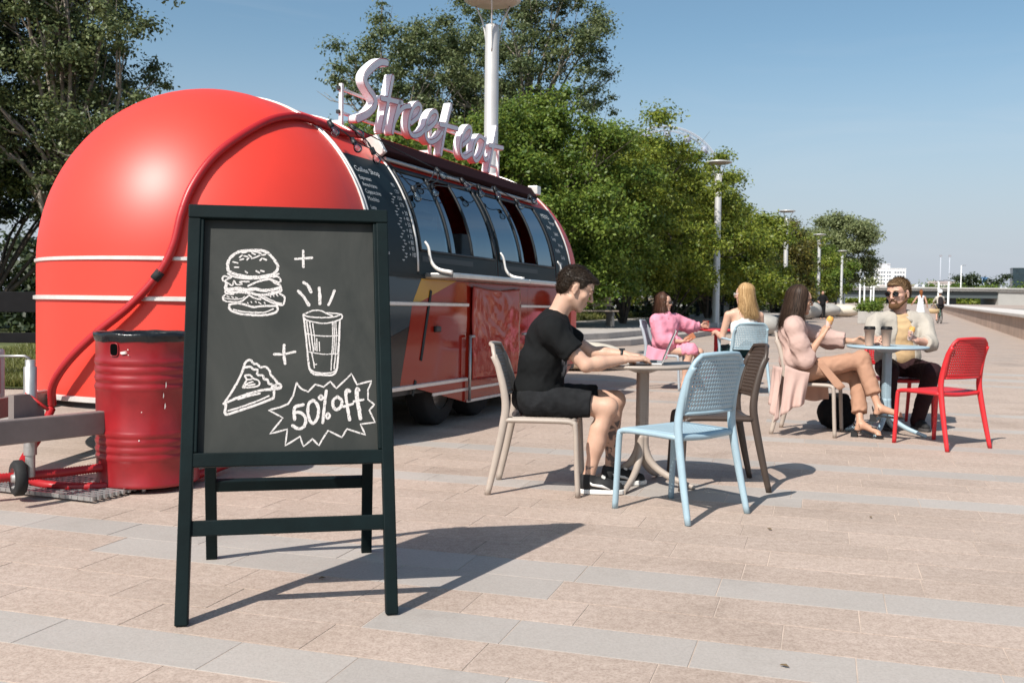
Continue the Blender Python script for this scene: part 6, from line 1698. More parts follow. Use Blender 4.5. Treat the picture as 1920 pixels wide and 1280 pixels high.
def sneaker(root, heel, toe, m_up, m_sole, stripe=None):
    heel = Vector(heel); toe = Vector(toe); d = toe-heel; L_ = Vector((d.x, d.y, 0)).length; yaw = math.atan2(-d.x, d.y)
    h = empty('shoe', heel, yaw); h.parent = root
    def half(y): t = y/L_; return .034+.014*math.sin(min(1, t*1.25)*PI*.62)-(.0 if t < .8 else .04*((t-.8)/.2)**2)
    ys = lin(0, L_, 14); out = [(half(y)*(.55 if i == 0 else .45 if i == 14 else 1), y) for i, y in enumerate(ys)]; out = out+[(-x*.94, y) for x, y in out[::-1]]
    s = MB(); s.prism([(x*1.05, y*1.0) for x, y in out], .002, .030); s.build('sole', m_sole, h, bevel=.006)
    F = Field((-.08, -.04, 0), (.08, L_+.04, .17), .006)
    F.cone((0, .045, .065), (0, L_*.55, .05), .040, .040, .03); F.cone((0, L_*.5, .045), (0, L_-.045, .037), .043, .034, .03); F.cone((0, .04, .05), (0, .045, .105), .040, .040, .03)
    F.cutby(lambda X, Y, Z: np.maximum(.026-Z, Z-(.118-.0*Y))); F.ell((0, .048, .14), (.030, .036, .05), .008, None, 'sub')
    F.build('upper', m_up, h)
    if stripe:
        for sx in (1, -1):
            s = MB(); s.tube([(sx*.0485, L_*.66, .034), (sx*.049, L_*.48, .052), (sx*.045, L_*.28, .058), (sx*.041, L_*.14, .085)], [.004, .010, .009, .004], 6, flat=(.22, 1.0, (0, 0, 1))); s.build('side_stripe', stripe, h)
        s = MB(); s.box((0, L_*.52, .098), (.045, .02, .012), R=Matrix.Rotation(rad(-28), 3, 'X')); s.build('lace_tab', stripe, h)
    return h

def person(loc, deg, label):
    return empty('person', loc, rad(deg), label, 'person')

# ================= young man in black at the laptop (faces local +y)
man = person((.17, 5.93, 0), -91, 'young man in black t-shirt and shorts working at a laptop')
SK1 = skin('skin_light', (.56, .345, .25), tattoo=[(-.4, -.04, .09, .40), (.10, .21, .08, .165)])
MHR = rot_euler(4, -24, 0); MHC = np.array((0, .205, 1.195)); HS = 1.06
F = Field((-.34, -.22, -.01), (.38, .78, 1.38), .0075, [(2, 1.02, 1.38, .0042), (1, .10, .36, .0042), (2, .75, .84, .0048), (1, .44, .74, .0048)])
P = add_head(F, MHC, MHR, HS, lids=True, neck=(0, .085, 1.0))
F.ell((0, .04, .88), (.15, .10, .17), .05); F.ell((0, -.01, .66), (.14, .10, .15), .05); F.ell((0, -.02, .53), (.15, .11, .10), .05)
F.cone((.13, .07, .955), (-.13, .08, .96), .055, .055, .05); F.cone((0, .09, 1.0), (.13, .07, .965), .05, .05, .03); F.cone((0, .09, 1.0), (-.13, .08, .965), .05, .05, .03)
arm(F, (.195, .07, .935), (.245, .26, .755), (.175, .485, .787)); arm(F, (-.195, .09, .94), (-.215, .325, .80), (-.145, .515, .797))
add_hand(F, (.175, .487, .787), (-.30, 1, .02), (0, 0, -1), 1, (.3, .42, .36, .34, .34), 1.05); add_hand(F, (-.145, .517, .797), (.22, 1, -.08), (0, 0, -1), -1, (.3, .42, .36, .34, .34), 1.05)
leg(F, (.095, -.02, .53), (.135, .395, .505), (.15, .285, .085)); leg(F, (-.095, -.02, .53), (-.12, .462, .52), (-.15, .440, .085))
F.cone((.15, .285, .085), (.15, .31, .05), .033, .03, .02); F.cone((-.15, .44, .085), (-.15, .46, .05), .033, .03, .02)
F.build('body', SK1, man, 1)
HM1 = hair_mat('hair_dark_brown', (.010, .0065, .0045), (.045, .030, .020))
short_hair(man, P, MHR, MHC, HS, HM1, ([-.13, -.07, -.045, -.032, .0, .018, .034, .05, .075, .12], [-.085, -.075, -.04, .034, .032, -.002, .012, .05, .064, .068]), 5, bulk=.009, fringe=.020, n=3800, ln=.017, sweep=(0, .9, .25))
brows(man, P, HS, HM1, .0034)
for q in (-1, 1):
    b = MB(); b.tube([P(q*.020, .0915, -.0025), P(q*.031, .0935, -.0050), P(q*.043, .0865, -.0030)], [.0012, .0018, .0012], 5); b.build('eyelash', HM1, man)
b = MB(); b.lathe([(.0305, -.008), (.032, -.008), (.032, .008), (.0305, .008)], 20, c=(-.150, .498, .799), R=Vector((.07, 1, 0)).to_track_quat('Z', 'Y').to_matrix()); b.box((-.150, .500, .830), (.030, .034, .009)); b.build('wristwatch', M_black, man)
# t-shirt
def shirt_print():
    m = cloth('tshirt_black', (.0085, .0090, .0095), .9); nt = m.node_tree; L = nt.links; bs = nt.nodes['Principled BSDF']; src = bs.inputs['Base Color'].links[0].from_socket
    tc = nt.nodes.new('ShaderNodeTexCoord'); mp = nt.nodes.new('ShaderNodeMapping'); mp.vector_type = 'POINT'; L.new(tc.outputs['Object'], mp.inputs[0])
    mp.inputs['Location'].default_value = (0, -.20, -.735); sp = nt.nodes.new('ShaderNodeSeparateXYZ'); L.new(mp.outputs[0], sp.inputs[0])
    def band(s, a, b):
        g1 = nt.nodes.new('ShaderNodeMath'); g1.operation = 'GREATER_THAN'; g1.inputs[1].default_value = a; L.new(s, g1.inputs[0])
        g2 = nt.nodes.new('ShaderNodeMath'); g2.operation = 'LESS_THAN'; g2.inputs[1].default_value = b; L.new(s, g2.inputs[0])
        mm = nt.nodes.new('ShaderNodeMath'); mm.operation = 'MULTIPLY'; L.new(g1.outputs[0], mm.inputs[0]); L.new(g2.outputs[0], mm.inputs[1]); return mm.outputs[0]
    f = nt.nodes.new('ShaderNodeMath'); f.operation = 'MULTIPLY'; L.new(band(sp.outputs[1], -.075, .2), f.inputs[0]); L.new(band(sp.outputs[2], -.07, .09), f.inputs[1])
    f2 = nt.nodes.new('ShaderNodeMath'); f2.operation = 'MULTIPLY'; L.new(f.outputs[0], f2.inputs[0]); L.new(band(sp.outputs[0], -.13, .13), f2.inputs[1])
    n = nt.nodes.new('ShaderNodeTexNoise'); n.inputs['Scale'].default_value = 16; n.inputs['Detail'].default_value = 4; L.new(tc.outputs['Object'], n.inputs['Vector'])
    r = nt.nodes.new('ShaderNodeValToRGB'); r.color_ramp.elements[0].position = .42; r.color_ramp.elements[1].position = .68; r.color_ramp.elements[0].color = (.03, .032, .035, 1); r.color_ramp.elements[1].color = (.55, .55, .55, 1); L.new(n.outputs['Fac'], r.inputs['Fac'])
    mx = nt.nodes.new('ShaderNodeMix'); mx.data_type = 'RGBA'; L.new(f2.outputs[0], mx.inputs[0]); L.new(src, mx.inputs[6]); L.new(r.outputs[0], mx.inputs[7]); L.new(mx.outputs[2], bs.inputs['Base Color'])
    return m
F = Field((-.36, -.24, .46), (.36, .42, 1.12), .0075)
F.ell((0, .065, .90), (.185, .128, .14), .05, rot_euler(0, -18)); F.ell((0, .015, .75), (.178, .146, .16), .05, rot_euler(0, -12)); F.ell((0, -.005, .60), (.182, .150, .12), .05)
F.cone((.15, .065, .955), (-.15, .075, .96), .078, .078, .05); F.cone((0, .08, 1.0), (.15, .065, .955), .070, .074, .04); F.cone((0, .08, 1.0), (-.15, .075, .955), .070, .074, .04); F.ell((0, .01, .92), (.15, .080, .09), .05)
sc = np.array((.245, .26, .755))-np.array((.195, .07, .935)); cc_ = np.array((.195, .07, .935))+sc*.62; F.cone((.19, .07, .935), (.195, .07, .935)+sc*.9, .074, .072, .04, cut=(cc_, sc))
sc = np.array((-.215, .325, .80))-np.array((-.195, .09, .94)); cc_ = np.array((-.195, .09, .94))+sc*.62; F.cone((-.19, .09, .94), (-.195, .09, .94)+sc*.9, .074, .072, .04, cut=(cc_, sc))
F.cutby(lambda X, Y, Z: np.maximum((.525+.05*np.abs(X))-Z+.05*(Y), -1)); F.cone((0, .06, .98), (0, .15, 1.12), .064, .066, .012, 'sub')
F.wrinkle(0.0082, 45.5, 3, (1, 1, .8)); F.build('tshirt', shirt_print(), man, 2)
# shorts
F = Field((-.32, -.24, .40), (.32, .48, .70), .0075)
F.ell((0, -.025, .535), (.185, .142, .11), .04)
for s_, kn in ((1, np.array((.135, .395, .505))), (-1, np.array((-.12, .462, .52)))):
    h = np.array((s_*.095, -.02, .53)); d = kn-h; F.cone(h, h+d*1.0, .098, .084, .05, cut=(h+d*.76, d))
F.cutby(lambda X, Y, Z: .448-Z); F.wrinkle(0.00738, 52.5, 8); F.build('shorts', cloth('denim_black', (.016, .0165, .018), .9, var=.5, bscale=60), man, 2)
MS = mat('shoe_black', (.012, .012, .013), .75, var=.2, scale=30); MSW = mat('shoe_white', (.74, .72, .69), .55)
sneaker(man, (.152, .235, 0), (.160, .505, 0), MS, MSW, MSW); sneaker(man, (-.15, .39, 0), (-.15, .665, 0), MS, MSW, MSW)

# ================= dark haired woman in blush coat (faces local +y)
wom = person((2.5, 8.5, 0), -94, 'dark haired woman in blush coat and tan trousers holding a wrap')
SK2 = skin('skin_tan', (.50, .285, .19)); WR = rot_euler(6, -4, 0); WC = np.array((0, -.05, 1.14)); WS = 1.0
F = Field((-.42, -.36, -.01), (.5, .82, 1.30), .009, [(2, .98, 1.30, .005), (1, -.16, .16, .006)])
P2 = add_head(F, WC, WR, WS, male=False, neck=(0, -.085, .96)); F.ell((0, -.09, .80), (.13, .09, .18), .05)
arm(F, (.18, -.13, .90), (.19, -.035, .645), (.12, .115, .84), .86); arm(F, (-.17, -.03, .90), (-.25, .27, .80), (-.19, .46, .79), .86)
add_hand(F, (.12, .115, .84), (-.25, .45, 1), (-.6, .8, -.3), 1, (.5, .9, .9, .95, 1.0), .92); add_hand(F, (-.19, .46, .79), (.15, 1, 0), (.8, 0, -.2), -1, (.5, .7, .7, .75, .8), .92)
leg(F, (.09, .0, .54), (.14, .44, .655), (.27, .56, .255), .86); leg(F, (-.09, .0, .53), (-.03, .455, .515), (.16, .44, .10), .86)
foot(F, (.27, .56, .255), (.33, .735, .205), .9); foot(F, (.16, .44, .105), (.235, .60, .035), .9)
F.build('body', SK2, wom, 1)
HM2 = hair_mat('hair_brunette', (.014, .008, .0055), (.075, .046, .032))
long_hair(wom, P2, WR, WC, WS, HM2, -.23, 3600, 6, part=.02, front=.95, width=.004, behind=-.035)
sunglasses(wom, P2, WR, WS, M_frame, M_lens)
MC = cloth('blush_linen', (.50, .345, .30), .9, bscale=40, bdist=.004)
F = Field((-.42, -.40, .28), (.42, .52, 1.08), .0085)
F.ell((0, -.10, .84), (.175, .115, .18), .05, rot_euler(0, 8)); F.ell((0, -.07, .64), (.18, .135, .15), .05); F.cone((.15, -.12, .92), (-.14, -.04, .92), .07, .07, .05); F.cone((0, -.1, .965), (.13, -.12, .93), .058, .058, .04); F.cone((0, -.09, .965), (-.13, -.05, .93), .058, .058, .04)
sc = np.array((.19, -.035, .645))-np.array((.18, -.13, .90)); c1_ = np.array((.18, -.13, .90))
F.cone(c1_, c1_+sc*.55, .066, .076, .04); F.cone(c1_+sc*.45, c1_+sc*.98, .076, .074, .03); e_ = np.array((.19, -.035, .645)); w_ = np.array((.12, .115, .84)); F.cone(e_, e_+(w_-e_)*.5, .078, .060, .03, cut=(e_+(w_-e_)*.30, w_-e_))
s_ = np.array((-.17, -.03, .90)); e_ = np.array((-.25, .27, .80)); w_ = np.array((-.19, .46, .79)); F.cone(s_, e_, .074, .080, .04); F.cone(e_, w_, .078, .062, .03, cut=(e_+(w_-e_)*.62, w_-e_))
F.cone((0, .06, .86), (0, .03, 1.08), .055, .066, .02, 'sub'); F.cone((0, .10, .62), (.0, .08, .86), .055, .06, .02, 'sub')
F.cutby(lambda X, Y, Z: (.515+np.clip(Y, 0, 1)*.4)-Z)
F.wrinkle(0.01066, 45.5, 12); F.build('coat', MC, wom, 2)
# coat skirts hanging over the chair side and back
def drape(name, top, bot, nfold, amp, m_, parent, rows=14, cols=30, seed=1, out=(1, 0, 0)):
    top = [Vector(p) for p in top]; bot = [Vector(p) for p in bot]; T_ = smooth_path(top, cols//(len(top)-1)); B_ = smooth_path(bot, cols//(len(bot)-1)); n = min(len(T_), len(B_)); o_ = Vector(out); g = []
    for i in range(rows+1):
        v = i/rows; row = []
        for j in range(n):
            u = j/(n-1); p = T_[j].lerp(B_[j], v); row.append(p+o_*(amp*v*math.sin(u*nfold*2*PI+seed+1.3*math.sin(v*2))+amp*.5*v*math.sin(u*nfold*5+seed*3)))
        g.append(row)
    q = MB(); q.sheet(g); return q.build(name, m_, parent, solid=.005, fixn=False)
drape('coat_skirt', [(.215, -.20, .60), (.235, -.10, .56), (.225, 0, .54)], [(.26, -.24, .17), (.285, -.15, .24), (.27, -.045, .28)], 2.2, .022, MC, wom, seed=2)
drape('coat_skirt', [(.20, -.22, .58), (.12, -.25, .58), (.0, -.26, .58)], [(.25, -.27, .12), (.20, -.29, .2), (.08, -.29, .26)], 2.0, .02, MC, wom, seed=4, out=(0, 1, 0))
drape('coat_skirt', [(-.17, .02, .52), (-.19, .12, .50), (-.17, .24, .50)], [(-.22, -.02, .30), (-.24, .12, .26), (-.22, .27, .28)], 2.0, .02, cloth('blush_lining', (.50, .32, .26), .9), wom, seed=5)
MT = cloth('tan_trousers', (.40, .225, .15), .85, bscale=36, bdist=.004)
F = Field((-.3, -.24, .04), (.46, .72, .76), .0085)
F.ell((0, -.03, .56), (.165, .14, .115), .05); F.cone((0, -.05, .62), (0, -.055, .66), .12, .115, .04)
for hp, kn, an, cutf in (((.09, .0, .545), (.14, .44, .655), (.27, .56, .255), .70), ((-.09, .0, .535), (-.03, .455, .515), (.16, .44, .10), .76)):
    hp, kn, an = [np.array(q, float) for q in (hp, kn, an)]; F.cone(hp, kn, .092, .068, .04); F.cone(kn, an, .066, .060, .03, cut=(kn+(an-kn)*cutf, an-kn))
F.cutby(lambda X, Y, Z: np.where((Y < .25) & (Z < .455), .455-Z, -1)); F.wrinkle(0.0082, 49, 21); F.build('trousers', MT, wom, 2)
drape('belt_end', [(.165, .04, .64), (.175, .075, .64), (.18, .11, .64)], [(.235, .20, .43), (.245, .24, .40), (.24, .29, .43)], .6, .004, MT, wom, seed=3, rows=8, cols=8)
MH = mat('heel_black', (.012, .011, .011), .4)
def heel_shoe(root, an, toe, hh):
    an = Vector(an); toe = Vector(toe); d = (toe-an); d.z = 0; d.normalize(); l = d.cross(Vector((0, 0, 1))); h = an-d*.045; s = MB()
    base = [h+Vector((0, 0, -.045)), an+d*.035+Vector((0, 0, -.06)), toe-d*.06+Vector((0, 0, -.014)), toe+d*.012+Vector((0, 0, -.014))]
    pth = smooth_path(base, 5); L_, R2 = [], []
    for i, p in enumerate(pth):
        w = .03+.010*i/len(pth)-(.014*max(0, i/len(pth)-.85)/.15); L_.append(p+l*w); R2.append(p-l*w)
    s.sheet([L_, R2], sm=False); sh = s.build('sandal', MH, root, solid=.010, fixn=False)
    q = MB(); q.prism([(-.026, -.026), (.026, -.026), (.026, .026), (-.026, .026)], 0, hh, f=lambda a, b, t: tuple(h+l*a*(.8+.2*t/hh)+d*b+Vector((0, 0, -.05-t)))); q.build('block_heel', MH, sh)
    for (c0, r0, z_) in ((toe-d*.055, .034, .004), (an+d*.0, .036, .0)):
        q = MB(); q.tube([c0+l*r0*math.cos(a)+Vector((0, 0, z_+.030*math.sin(a)-.012))-d*.01*math.sin(a) for a in lin(0, PI, 10)], .006, 5, flat=(1.6, .5, tuple(d))); q.build('strap', MH, sh)
    q = MB(); q.tube([h+l*.034+Vector((0, 0, -.02)), h-d*.01+Vector((0, 0, .015)), h-l*.034+Vector((0, 0, -.02))], .005, 5); q.build('strap', MH, sh)
heel_shoe(wom, (.16, .44, .105), (.235, .60, .030), .055); heel_shoe(wom, (.27, .56, .255), (.33, .735, .20), .055)
def wrap_food(loc, rz, label, tilt=.2):
    w = empty('wrap', loc, 0, label, 'food'); w.rotation_euler = (tilt, .15, rz)
    q = MB(); q.lathe([(.006, -.06), (.020, -.05), (.028, 0), (.033, .03)], 14)
    for i, v_ in enumerate(q.v): q.v[i] = (v_[0]*(1+.2*mnoise.noise(Vector(v_)*60)), v_[1]*.8, v_[2]+.006*mnoise.noise(Vector(v_)*40))
    q.build('paper', mat('wrap_paper', (.70, .50, .44), .8, bump=.4, bscale=60), w)
    q = MB(); q.lathe([(.029, .0), (.034, .035), (.028, .055), (.015, .06), (0, .058)], 12)
    for i, v_ in enumerate(q.v): q.v[i] = (v_[0]*(1+.3*mnoise.noise(Vector(v_)*55+Vector((3, 0, 0)))), v_[1]*.8, v_[2]+.018*mnoise.noise(Vector(v_)*45))
    q.build('flatbread', mat('flatbread', (.68, .34, .085), .7, var=.35, scale=50), w)
wrap_food((2.672, 8.40, .945), .5, 'folded yellow flatbread wrap in the hand of the dark haired woman')
# backpack on the ground by her chair
bp = empty('backpack', (2.92, 8.90, 0), .2, 'black backpack on the ground behind the blush coat chair', 'bag'); bp.scale = (.8, .85, .82)
F = Field((-.3, -.2, -.01), (.3, .2, .45), .012); F.ell((0, 0, .17), (.23, .13, .19), .04); F.ell((0, -.10, .12), (.16, .07, .11), .04); F.cone((-.1, 0, .34), (.1, 0, .34), .04, .04, .05); F.cutby(lambda X, Y, Z: .003-Z); F.wrinkle(0.00984, 35, 5); F.build('bag_body', cloth('bag_black', (.010, .010, .011), .7), bp)
q = MB(); q.tube(smooth_path([(-.06, 0, .37), (-.03, 0, .43), (.03, 0, .43), (.06, 0, .37)], 4), .009, 6); q.build('handle', M_black, bp)
q = MB(); q.tube(smooth_path([(.13, .08, .33), (.24, .12, .2), (.17, .1, .03)], 5), .014, 6, flat=(1.6, .4, (0, 1, 0))); q.build('strap', M_black, bp)

# ================= bearded man (faces the camera)
brd = person((3.53, 9.10, 0), 180, 'bearded man in sunglasses and cream shirt at the blue table')
SK3 = skin('skin_fair', (.60, .345, .255)); BR = rot_euler(-48, -5, 2); BC = np.array((.035, .06, 1.215)); BS = 1.14
F = Field((-.40, -.26, -.01), (.50, .66, 1.40), .009, [(2, 1.05, 1.40, .0052), (1, -.06, .22, .006)])
P3 = add_head(F, BC, BR, BS, neck=(.01, .02, 1.0)); F.ell((0, .02, .84), (.17, .11, .2), .05); F.ell((0, 0, .6), (.16, .11, .14), .05)
arm(F, (-.225, .02, .965), (-.20, .22, .765), (-.02, .37, .80)); arm(F, (.235, .06, .965), (.335, .25, .80), (.37, .44, .80))
add_hand(F, (-.02, .37, .80), (.75, .35, .35), (.15, .8, .6), -1, (.4, .75, .8, .85, .9), 1.08); add_hand(F, (.37, .44, .80), (.1, 1, .02), (-.8, 0, -.4), 1, (.5, .7, .75, .8, .85), 1.05)
F.build('body', SK3, brd, 1)
HM3 = hair_mat('hair_light_brown', (.055, .030, .014), (.22, .135, .07))
short_hair(brd, P3, BR, BC, BS, HM3, ([-.13, -.07, -.035, -.015, .012, .035, .055, .075, .12], [-.07, -.055, -.02, .03, .026, .02, .052, .066, .075]), 9, bulk=.008, fringe=.02, n=2600, ln=.022, sweep=(-.5, .3, .6))
brows(brd, P3, BS, HM3, .003); sunglasses(brd, P3, BR, BS, M_frame, M_lens, 1.05)
F = Field(np.array(BC)-.2, np.array(BC)+.2, .005); Q3 = lambda p, r, k=.012, mode='add': F.ell(P3(*p), np.array(r)*BS, k, BR, mode)
Q3((0, .070, -.094), (.034, .026, .028)); 
for q in (-1, 1):
    F.cone(P3(q*.056, .004, -.055), P3(q*.024, .068, -.100), .019*BS, .022*BS, .02); F.cone(P3(q*.066, .006, -.01), P3(q*.058, .006, -.055), .008*BS, .015*BS, .012); F.cone(P3(q*.003, .100, -.047), P3(q*.027, .088, -.062), .006*BS, .0055*BS, .006); F.cone(P3(q*.027, .086, -.062), P3(q*.022, .08, -.088), .007*BS, .012*BS, .008)
Q3((0, .093, -.066), (.019, .014, .010), .004, 'sub'); F.wrinkle(.003, 190, 4); F.build('beard', hair_mat('beard_brown', (.06, .028, .012), (.17, .09, .045)), brd, 0)
MTee = cloth('tee_apricot', (.52, .36, .20), .9); MSh = cloth('cream_shirt', (.41, .37, .32), .88, bscale=36, bdist=.005)
F = Field((-.30, -.2, .50), (.32, .30, 1.06), .0085); F.ell((0, .03, .85), (.165, .125, .19), .05); F.ell((0, .02, .66), (.175, .14, .14), .05); F.cone((.1, .04, .96), (-.1, .02, .96), .06, .06, .05); F.cone((.01, .03, .97), (.01, .04, 1.02), .066, .064, .03); F.cutby(lambda X, Y, Z: np.maximum(.54-Z, Z-1.035+.25*(Y-.05))); F.wrinkle(0.00574, 49, 2); F.build('tshirt', MTee, brd, 2)
F = Field((-.44, -.3, .34), (.54, .56, 1.10), .0085); F.ell((0, .01, .84), (.205, .148, .21), .05); F.ell((0, -.0, .64), (.205, .158, .16), .05); F.cone((.18, .05, .965), (-.18, .02, .965), .074, .074, .05); F.cone((0, .02, 1.0), (.15, .05, .975), .062, .062, .04); F.cone((0, .02, 1.0), (-.15, .02, .975), .062, .062, .04)
for sh, el, wr in (((-.225, .02, .955), (-.20, .22, .765), (-.02, .37, .80)), ((.235, .06, .955), (.335, .25, .80), (.37, .44, .80))):
    sh, el, wr = [np.array(q, float) for q in (sh, el, wr)]; F.cone(sh, el, .076, .070, .04); F.cone(el, wr, .068, .060, .03, cut=(el+(wr-el)*.42, wr-el)); F.cone(el+(wr-el)*.36, el+(wr-el)*.44, .066, .066, .004, cut=[(el+(wr-el)*.44, wr-el), (el+(wr-el)*.3, el-wr)])
F.cone((-.04, .20, .50), (-.01, .16, .80), .10, .085, .03, 'sub'); F.cone((-.01, .17, .78), (.0, .12, 1.0), .075, .06, .02, 'sub'); F.cone((.01, .06, 1.0), (.01, .09, 1.1), .060, .07, .01, 'sub')
F.cutby(lambda X, Y, Z: .50-Z); F.wrinkle(0.01066, 43.75, 31); F.build('shirt', MSh, brd, 2)
for sx in (-1, 1):
    q = MB(); q.sheet([[(sx*.035+.01, .105, 1.005), (sx*.075, .06, 1.035), (sx*.07, -.02, 1.05)], [(sx*.075+.01, .135, .955), (sx*.115, .09, .99), (sx*.10, -.04, 1.005)]], sm=True); q.build('collar', MSh, brd, solid=.006)
drape('shirt_tail', [(-.17, .12, .58), (-.21, .05, .58), (-.20, -.05, .58)], [(-.25, .16, .34), (-.29, .08, .36), (-.26, -.04, .38)], 1.6, .014, MSh, brd, seed=7)
MTr = cloth('maroon_trousers', (.026, .011, .013), .85)
F = Field((-.3, -.22, .03), (.46, .62, .72), .009); F.ell((0, -.0, .55), (.175, .14, .105), .05)
for hp, kn, an in (((-.10, .02, .54), (-.13, .45, .53), (-.10, .24, .08)), ((.10, .02, .54), (.24, .44, .53), (.16, .22, .08))):
    hp, kn, an = [np.array(q, float) for q in (hp, kn, an)]; F.cone(hp, kn, .10, .075, .05); F.cone(kn, an, .075, .058, .03)
F.cutby(lambda X, Y, Z: np.where((Y < .2) & (Z < .456) & (Z > .3), .456-Z, -1)); F.wrinkle(0.00738, 49, 6); F.build('trousers', MTr, brd, 2)
sneaker(brd, (-.10, .16, 0), (-.12, .44, 0), MS, mat('shoe_sole_dark', (.05, .045, .045), .7)); sneaker(brd, (.16, .13, 0), (.19, .40, 0), MS, mat('shoe_sole_dark', (.05, .045, .045), .7))
wrap_food((3.475, 8.675, .86), 1.2, 'yellow flatbread wrap in white paper held by the bearded man', .25)

# ================= woman in pink shirt
pk = person((1.93, 12.6, 0), -94, 'woman with short brown hair in oversized pink shirt and sunglasses')
KR = rot_euler(-28, -2, 4); KC = np.array((0, -.02, 1.095)); KS = 1.0
F = Field((-.46, -.34, -.01), (.42, .74, 1.25), .010, [(2, .96, 1.25, .006)])
P4 = add_head(F, KC, KR, KS, male=False, neck=(.02, -.02, .92)); F.ell((0, 0, .72), (.12, .10, .2), .05)
arm(F, (.15, -.12, .86), (.19, -.03, .63), (.20, .20, .61), .85); arm(F, (-.12, .14, .87), (-.21, .33, .785), (-.30, .48, .785), .85)
add_hand(F, (.20, .20, .61), (0, 1, .05), (-.4, 0, .9), 1, (.5, .7, .7, .75, .8), .92); add_hand(F, (-.30, .48, .79), (-.1, 1, .1), (.9, .1, 0), -1, (.5, .75, .8, .8, .85), .92)
leg(F, (.07, -.0, .50), (.26, .30, .485), (.26, .22, .08), .85); leg(F, (-.07, .03, .50), (.10, .43, .475), (.06, .36, .08), .85); foot(F, (.26, .22, .08), (.32, .42, .02), .9); foot(F, (.06, .36, .08), (.1, .56, .02), .9)
F.build('body', skin('skin_rosy', (.55, .33, .24)), pk, 1)
long_hair(pk, P4, KR, KC, KS, hair_mat('hair_chestnut', (.03, .015, .010), (.11, .055, .035)), -.135, 2200, 16, part=-.015, front=.75, width=.005)
sunglasses(pk, P4, KR, KS, M_frame, M_lens, 1.08)
MP = cloth('pink_shirt', (.76, .29, .38), .88, bscale=34, bdist=.006)
F = Field((-.46, -.36, .42), (.42, .62, 1.02), .010); TR = rot_euler(-42)
F.ell((.02, .0, .76), (.20, .15, .18), .05, TR); F.ell((.03, .03, .58), (.20, .18, .13), .05, TR); F.cone((.14, -.11, .86), (-.11, .13, .87), .075, .075, .05); F.cone((.02, .0, .91), (.02, .01, .945), .060, .058, .03)
for sh, el, wr, cf in (((.15, -.12, .855), (.19, -.03, .63), (.20, .20, .61), .62), ((-.12, .14, .865), (-.21, .33, .785), (-.30, .48, .785), .8)):
    sh, el, wr = [np.array(q, float) for q in (sh, el, wr)]; F.cone(sh, el, .085, .088, .04); F.cone(el, wr, .085, .060, .03, cut=(el+(wr-el)*cf, wr-el))
F.cone((.05, .16, .50), (.22, .30, .50), .12, .10, .06); F.cone((-.02, .1, .5), (.05, .32, .49), .11, .09, .06)
F.cutby(lambda X, Y, Z: .455-Z); F.wrinkle(0.01312, 35, 14); F.build('shirt', MP, pk, 2)
for sx in (-1, 1):
    q = MB(); q.sheet([[tuple(TR @ np.array((sx*.02, .065, .935))+np.array((.02, 0, 0))), tuple(TR @ np.array((sx*.062, .03, .955))+np.array((.02, 0, 0))), tuple(TR @ np.array((sx*.06, -.04, .965))+np.array((.02, 0, 0)))], [tuple(TR @ np.array((sx*.06, .11, .885))+np.array((.02, 0, 0))), tuple(TR @ np.array((sx*.10, .06, .905))+np.array((.02, 0, 0))), tuple(TR @ np.array((sx*.09, -.05, .92))+np.array((.02, 0, 0)))]]); q.build('collar', MP, pk, solid=.007)
drape('shirt_tail', [(.20, -.22, .56), (.26, -.1, .52), (.24, .04, .50)], [(.22, -.25, .38), (.28, -.12, .34), (.26, .02, .40)], 2, .02, MP, pk, seed=3)
ph = empty('tablet', (2.215, 12.40, .655), 0, 'brown phone case held by the woman in pink', 'phone'); q = MB(); q.box((0, 0, 0), (.14, .012, .075), R=Matrix.Rotation(rad(-34), 3, 'Y')); q.build('case', mat('phone_case', (.45, .17, .08), .6), ph, bevel=.004)

# ================= blonde woman from behind
bl_ = person((2.80, 12.03, 0), 4, 'blonde woman in white halter top seen from behind')
LR = rot_euler(52, -3, 0); LC = np.array((0, .0, 1.205)); LS = 1.05
F = Field((-.42, -.2, -.01), (.42, .72, 1.36), .010, [(2, 1.06, 1.36, .006)])
P5 = add_head(F, LC, LR, LS, male=False, neck=(0, -.02, 1.01)); F.ell((0, -.02, .86), (.155, .095, .17), .05); F.ell((0, 0, .62), (.14, .1, .16), .05); F.cone((.13, -.01, .965), (-.13, -.01, .97), .052, .052, .05); F.cone((0, -.01, 1.02), (.12, -.01, .98), .045, .045, .03); F.cone((0, -.01, 1.02), (-.12, -.01, .98), .045, .045, .03)
arm(F, (-.195, .0, .955), (-.25, .05, .69), (-.26, .27, .735), .92); arm(F, (.195, .0, .95), (.24, .07, .69), (.12, .27, .75), .92); add_hand(F, (-.26, .27, .735), (-.1, 1, .1), (.5, 0, -.9), 1, (.4, .7, .75, .8, .85), .95); add_hand(F, (.12, .27, .75), (-.4, 1, .1), (-.5, 0, -.9), -1, (.4, .6, .6, .6, .6), .95)
F.build('body', skin('skin_peach', (.60, .37, .27)), bl_, 1)
long_hair(bl_, P5, LR, LC, LS, hair_mat('hair_blonde', (.24, .13, .05), (.60, .40, .20)), -.27, 3200, 26, part=.0, front=.9, width=.0046, behind=-.02, spreadk=1.4)
sunglasses(bl_, P5, LR, LS, M_fwhite, M_lens, 1.1)
F = Field((-.3, -.2, .44), (.3, .3, 1.04), .010); F.ell((0, -.02, .80), (.168, .112, .19), .04); F.ell((0, 0, .60), (.165, .125, .16), .05); F.cutby(lambda X, Y, Z: Z-(.99-1.0*np.clip(np.abs(X)-.05, 0, 1))); F.cone((-.05, -.07, .93), (0, -.055, 1.03), .02, .016, .02); F.cone((.05, -.07, .93), (0, -.055, 1.03), .02, .016, .02); F.wrinkle(0.00574, 45.5, 3); F.build('halter_top', cloth('white_top', (.78, .76, .74), .9), bl_, 2)
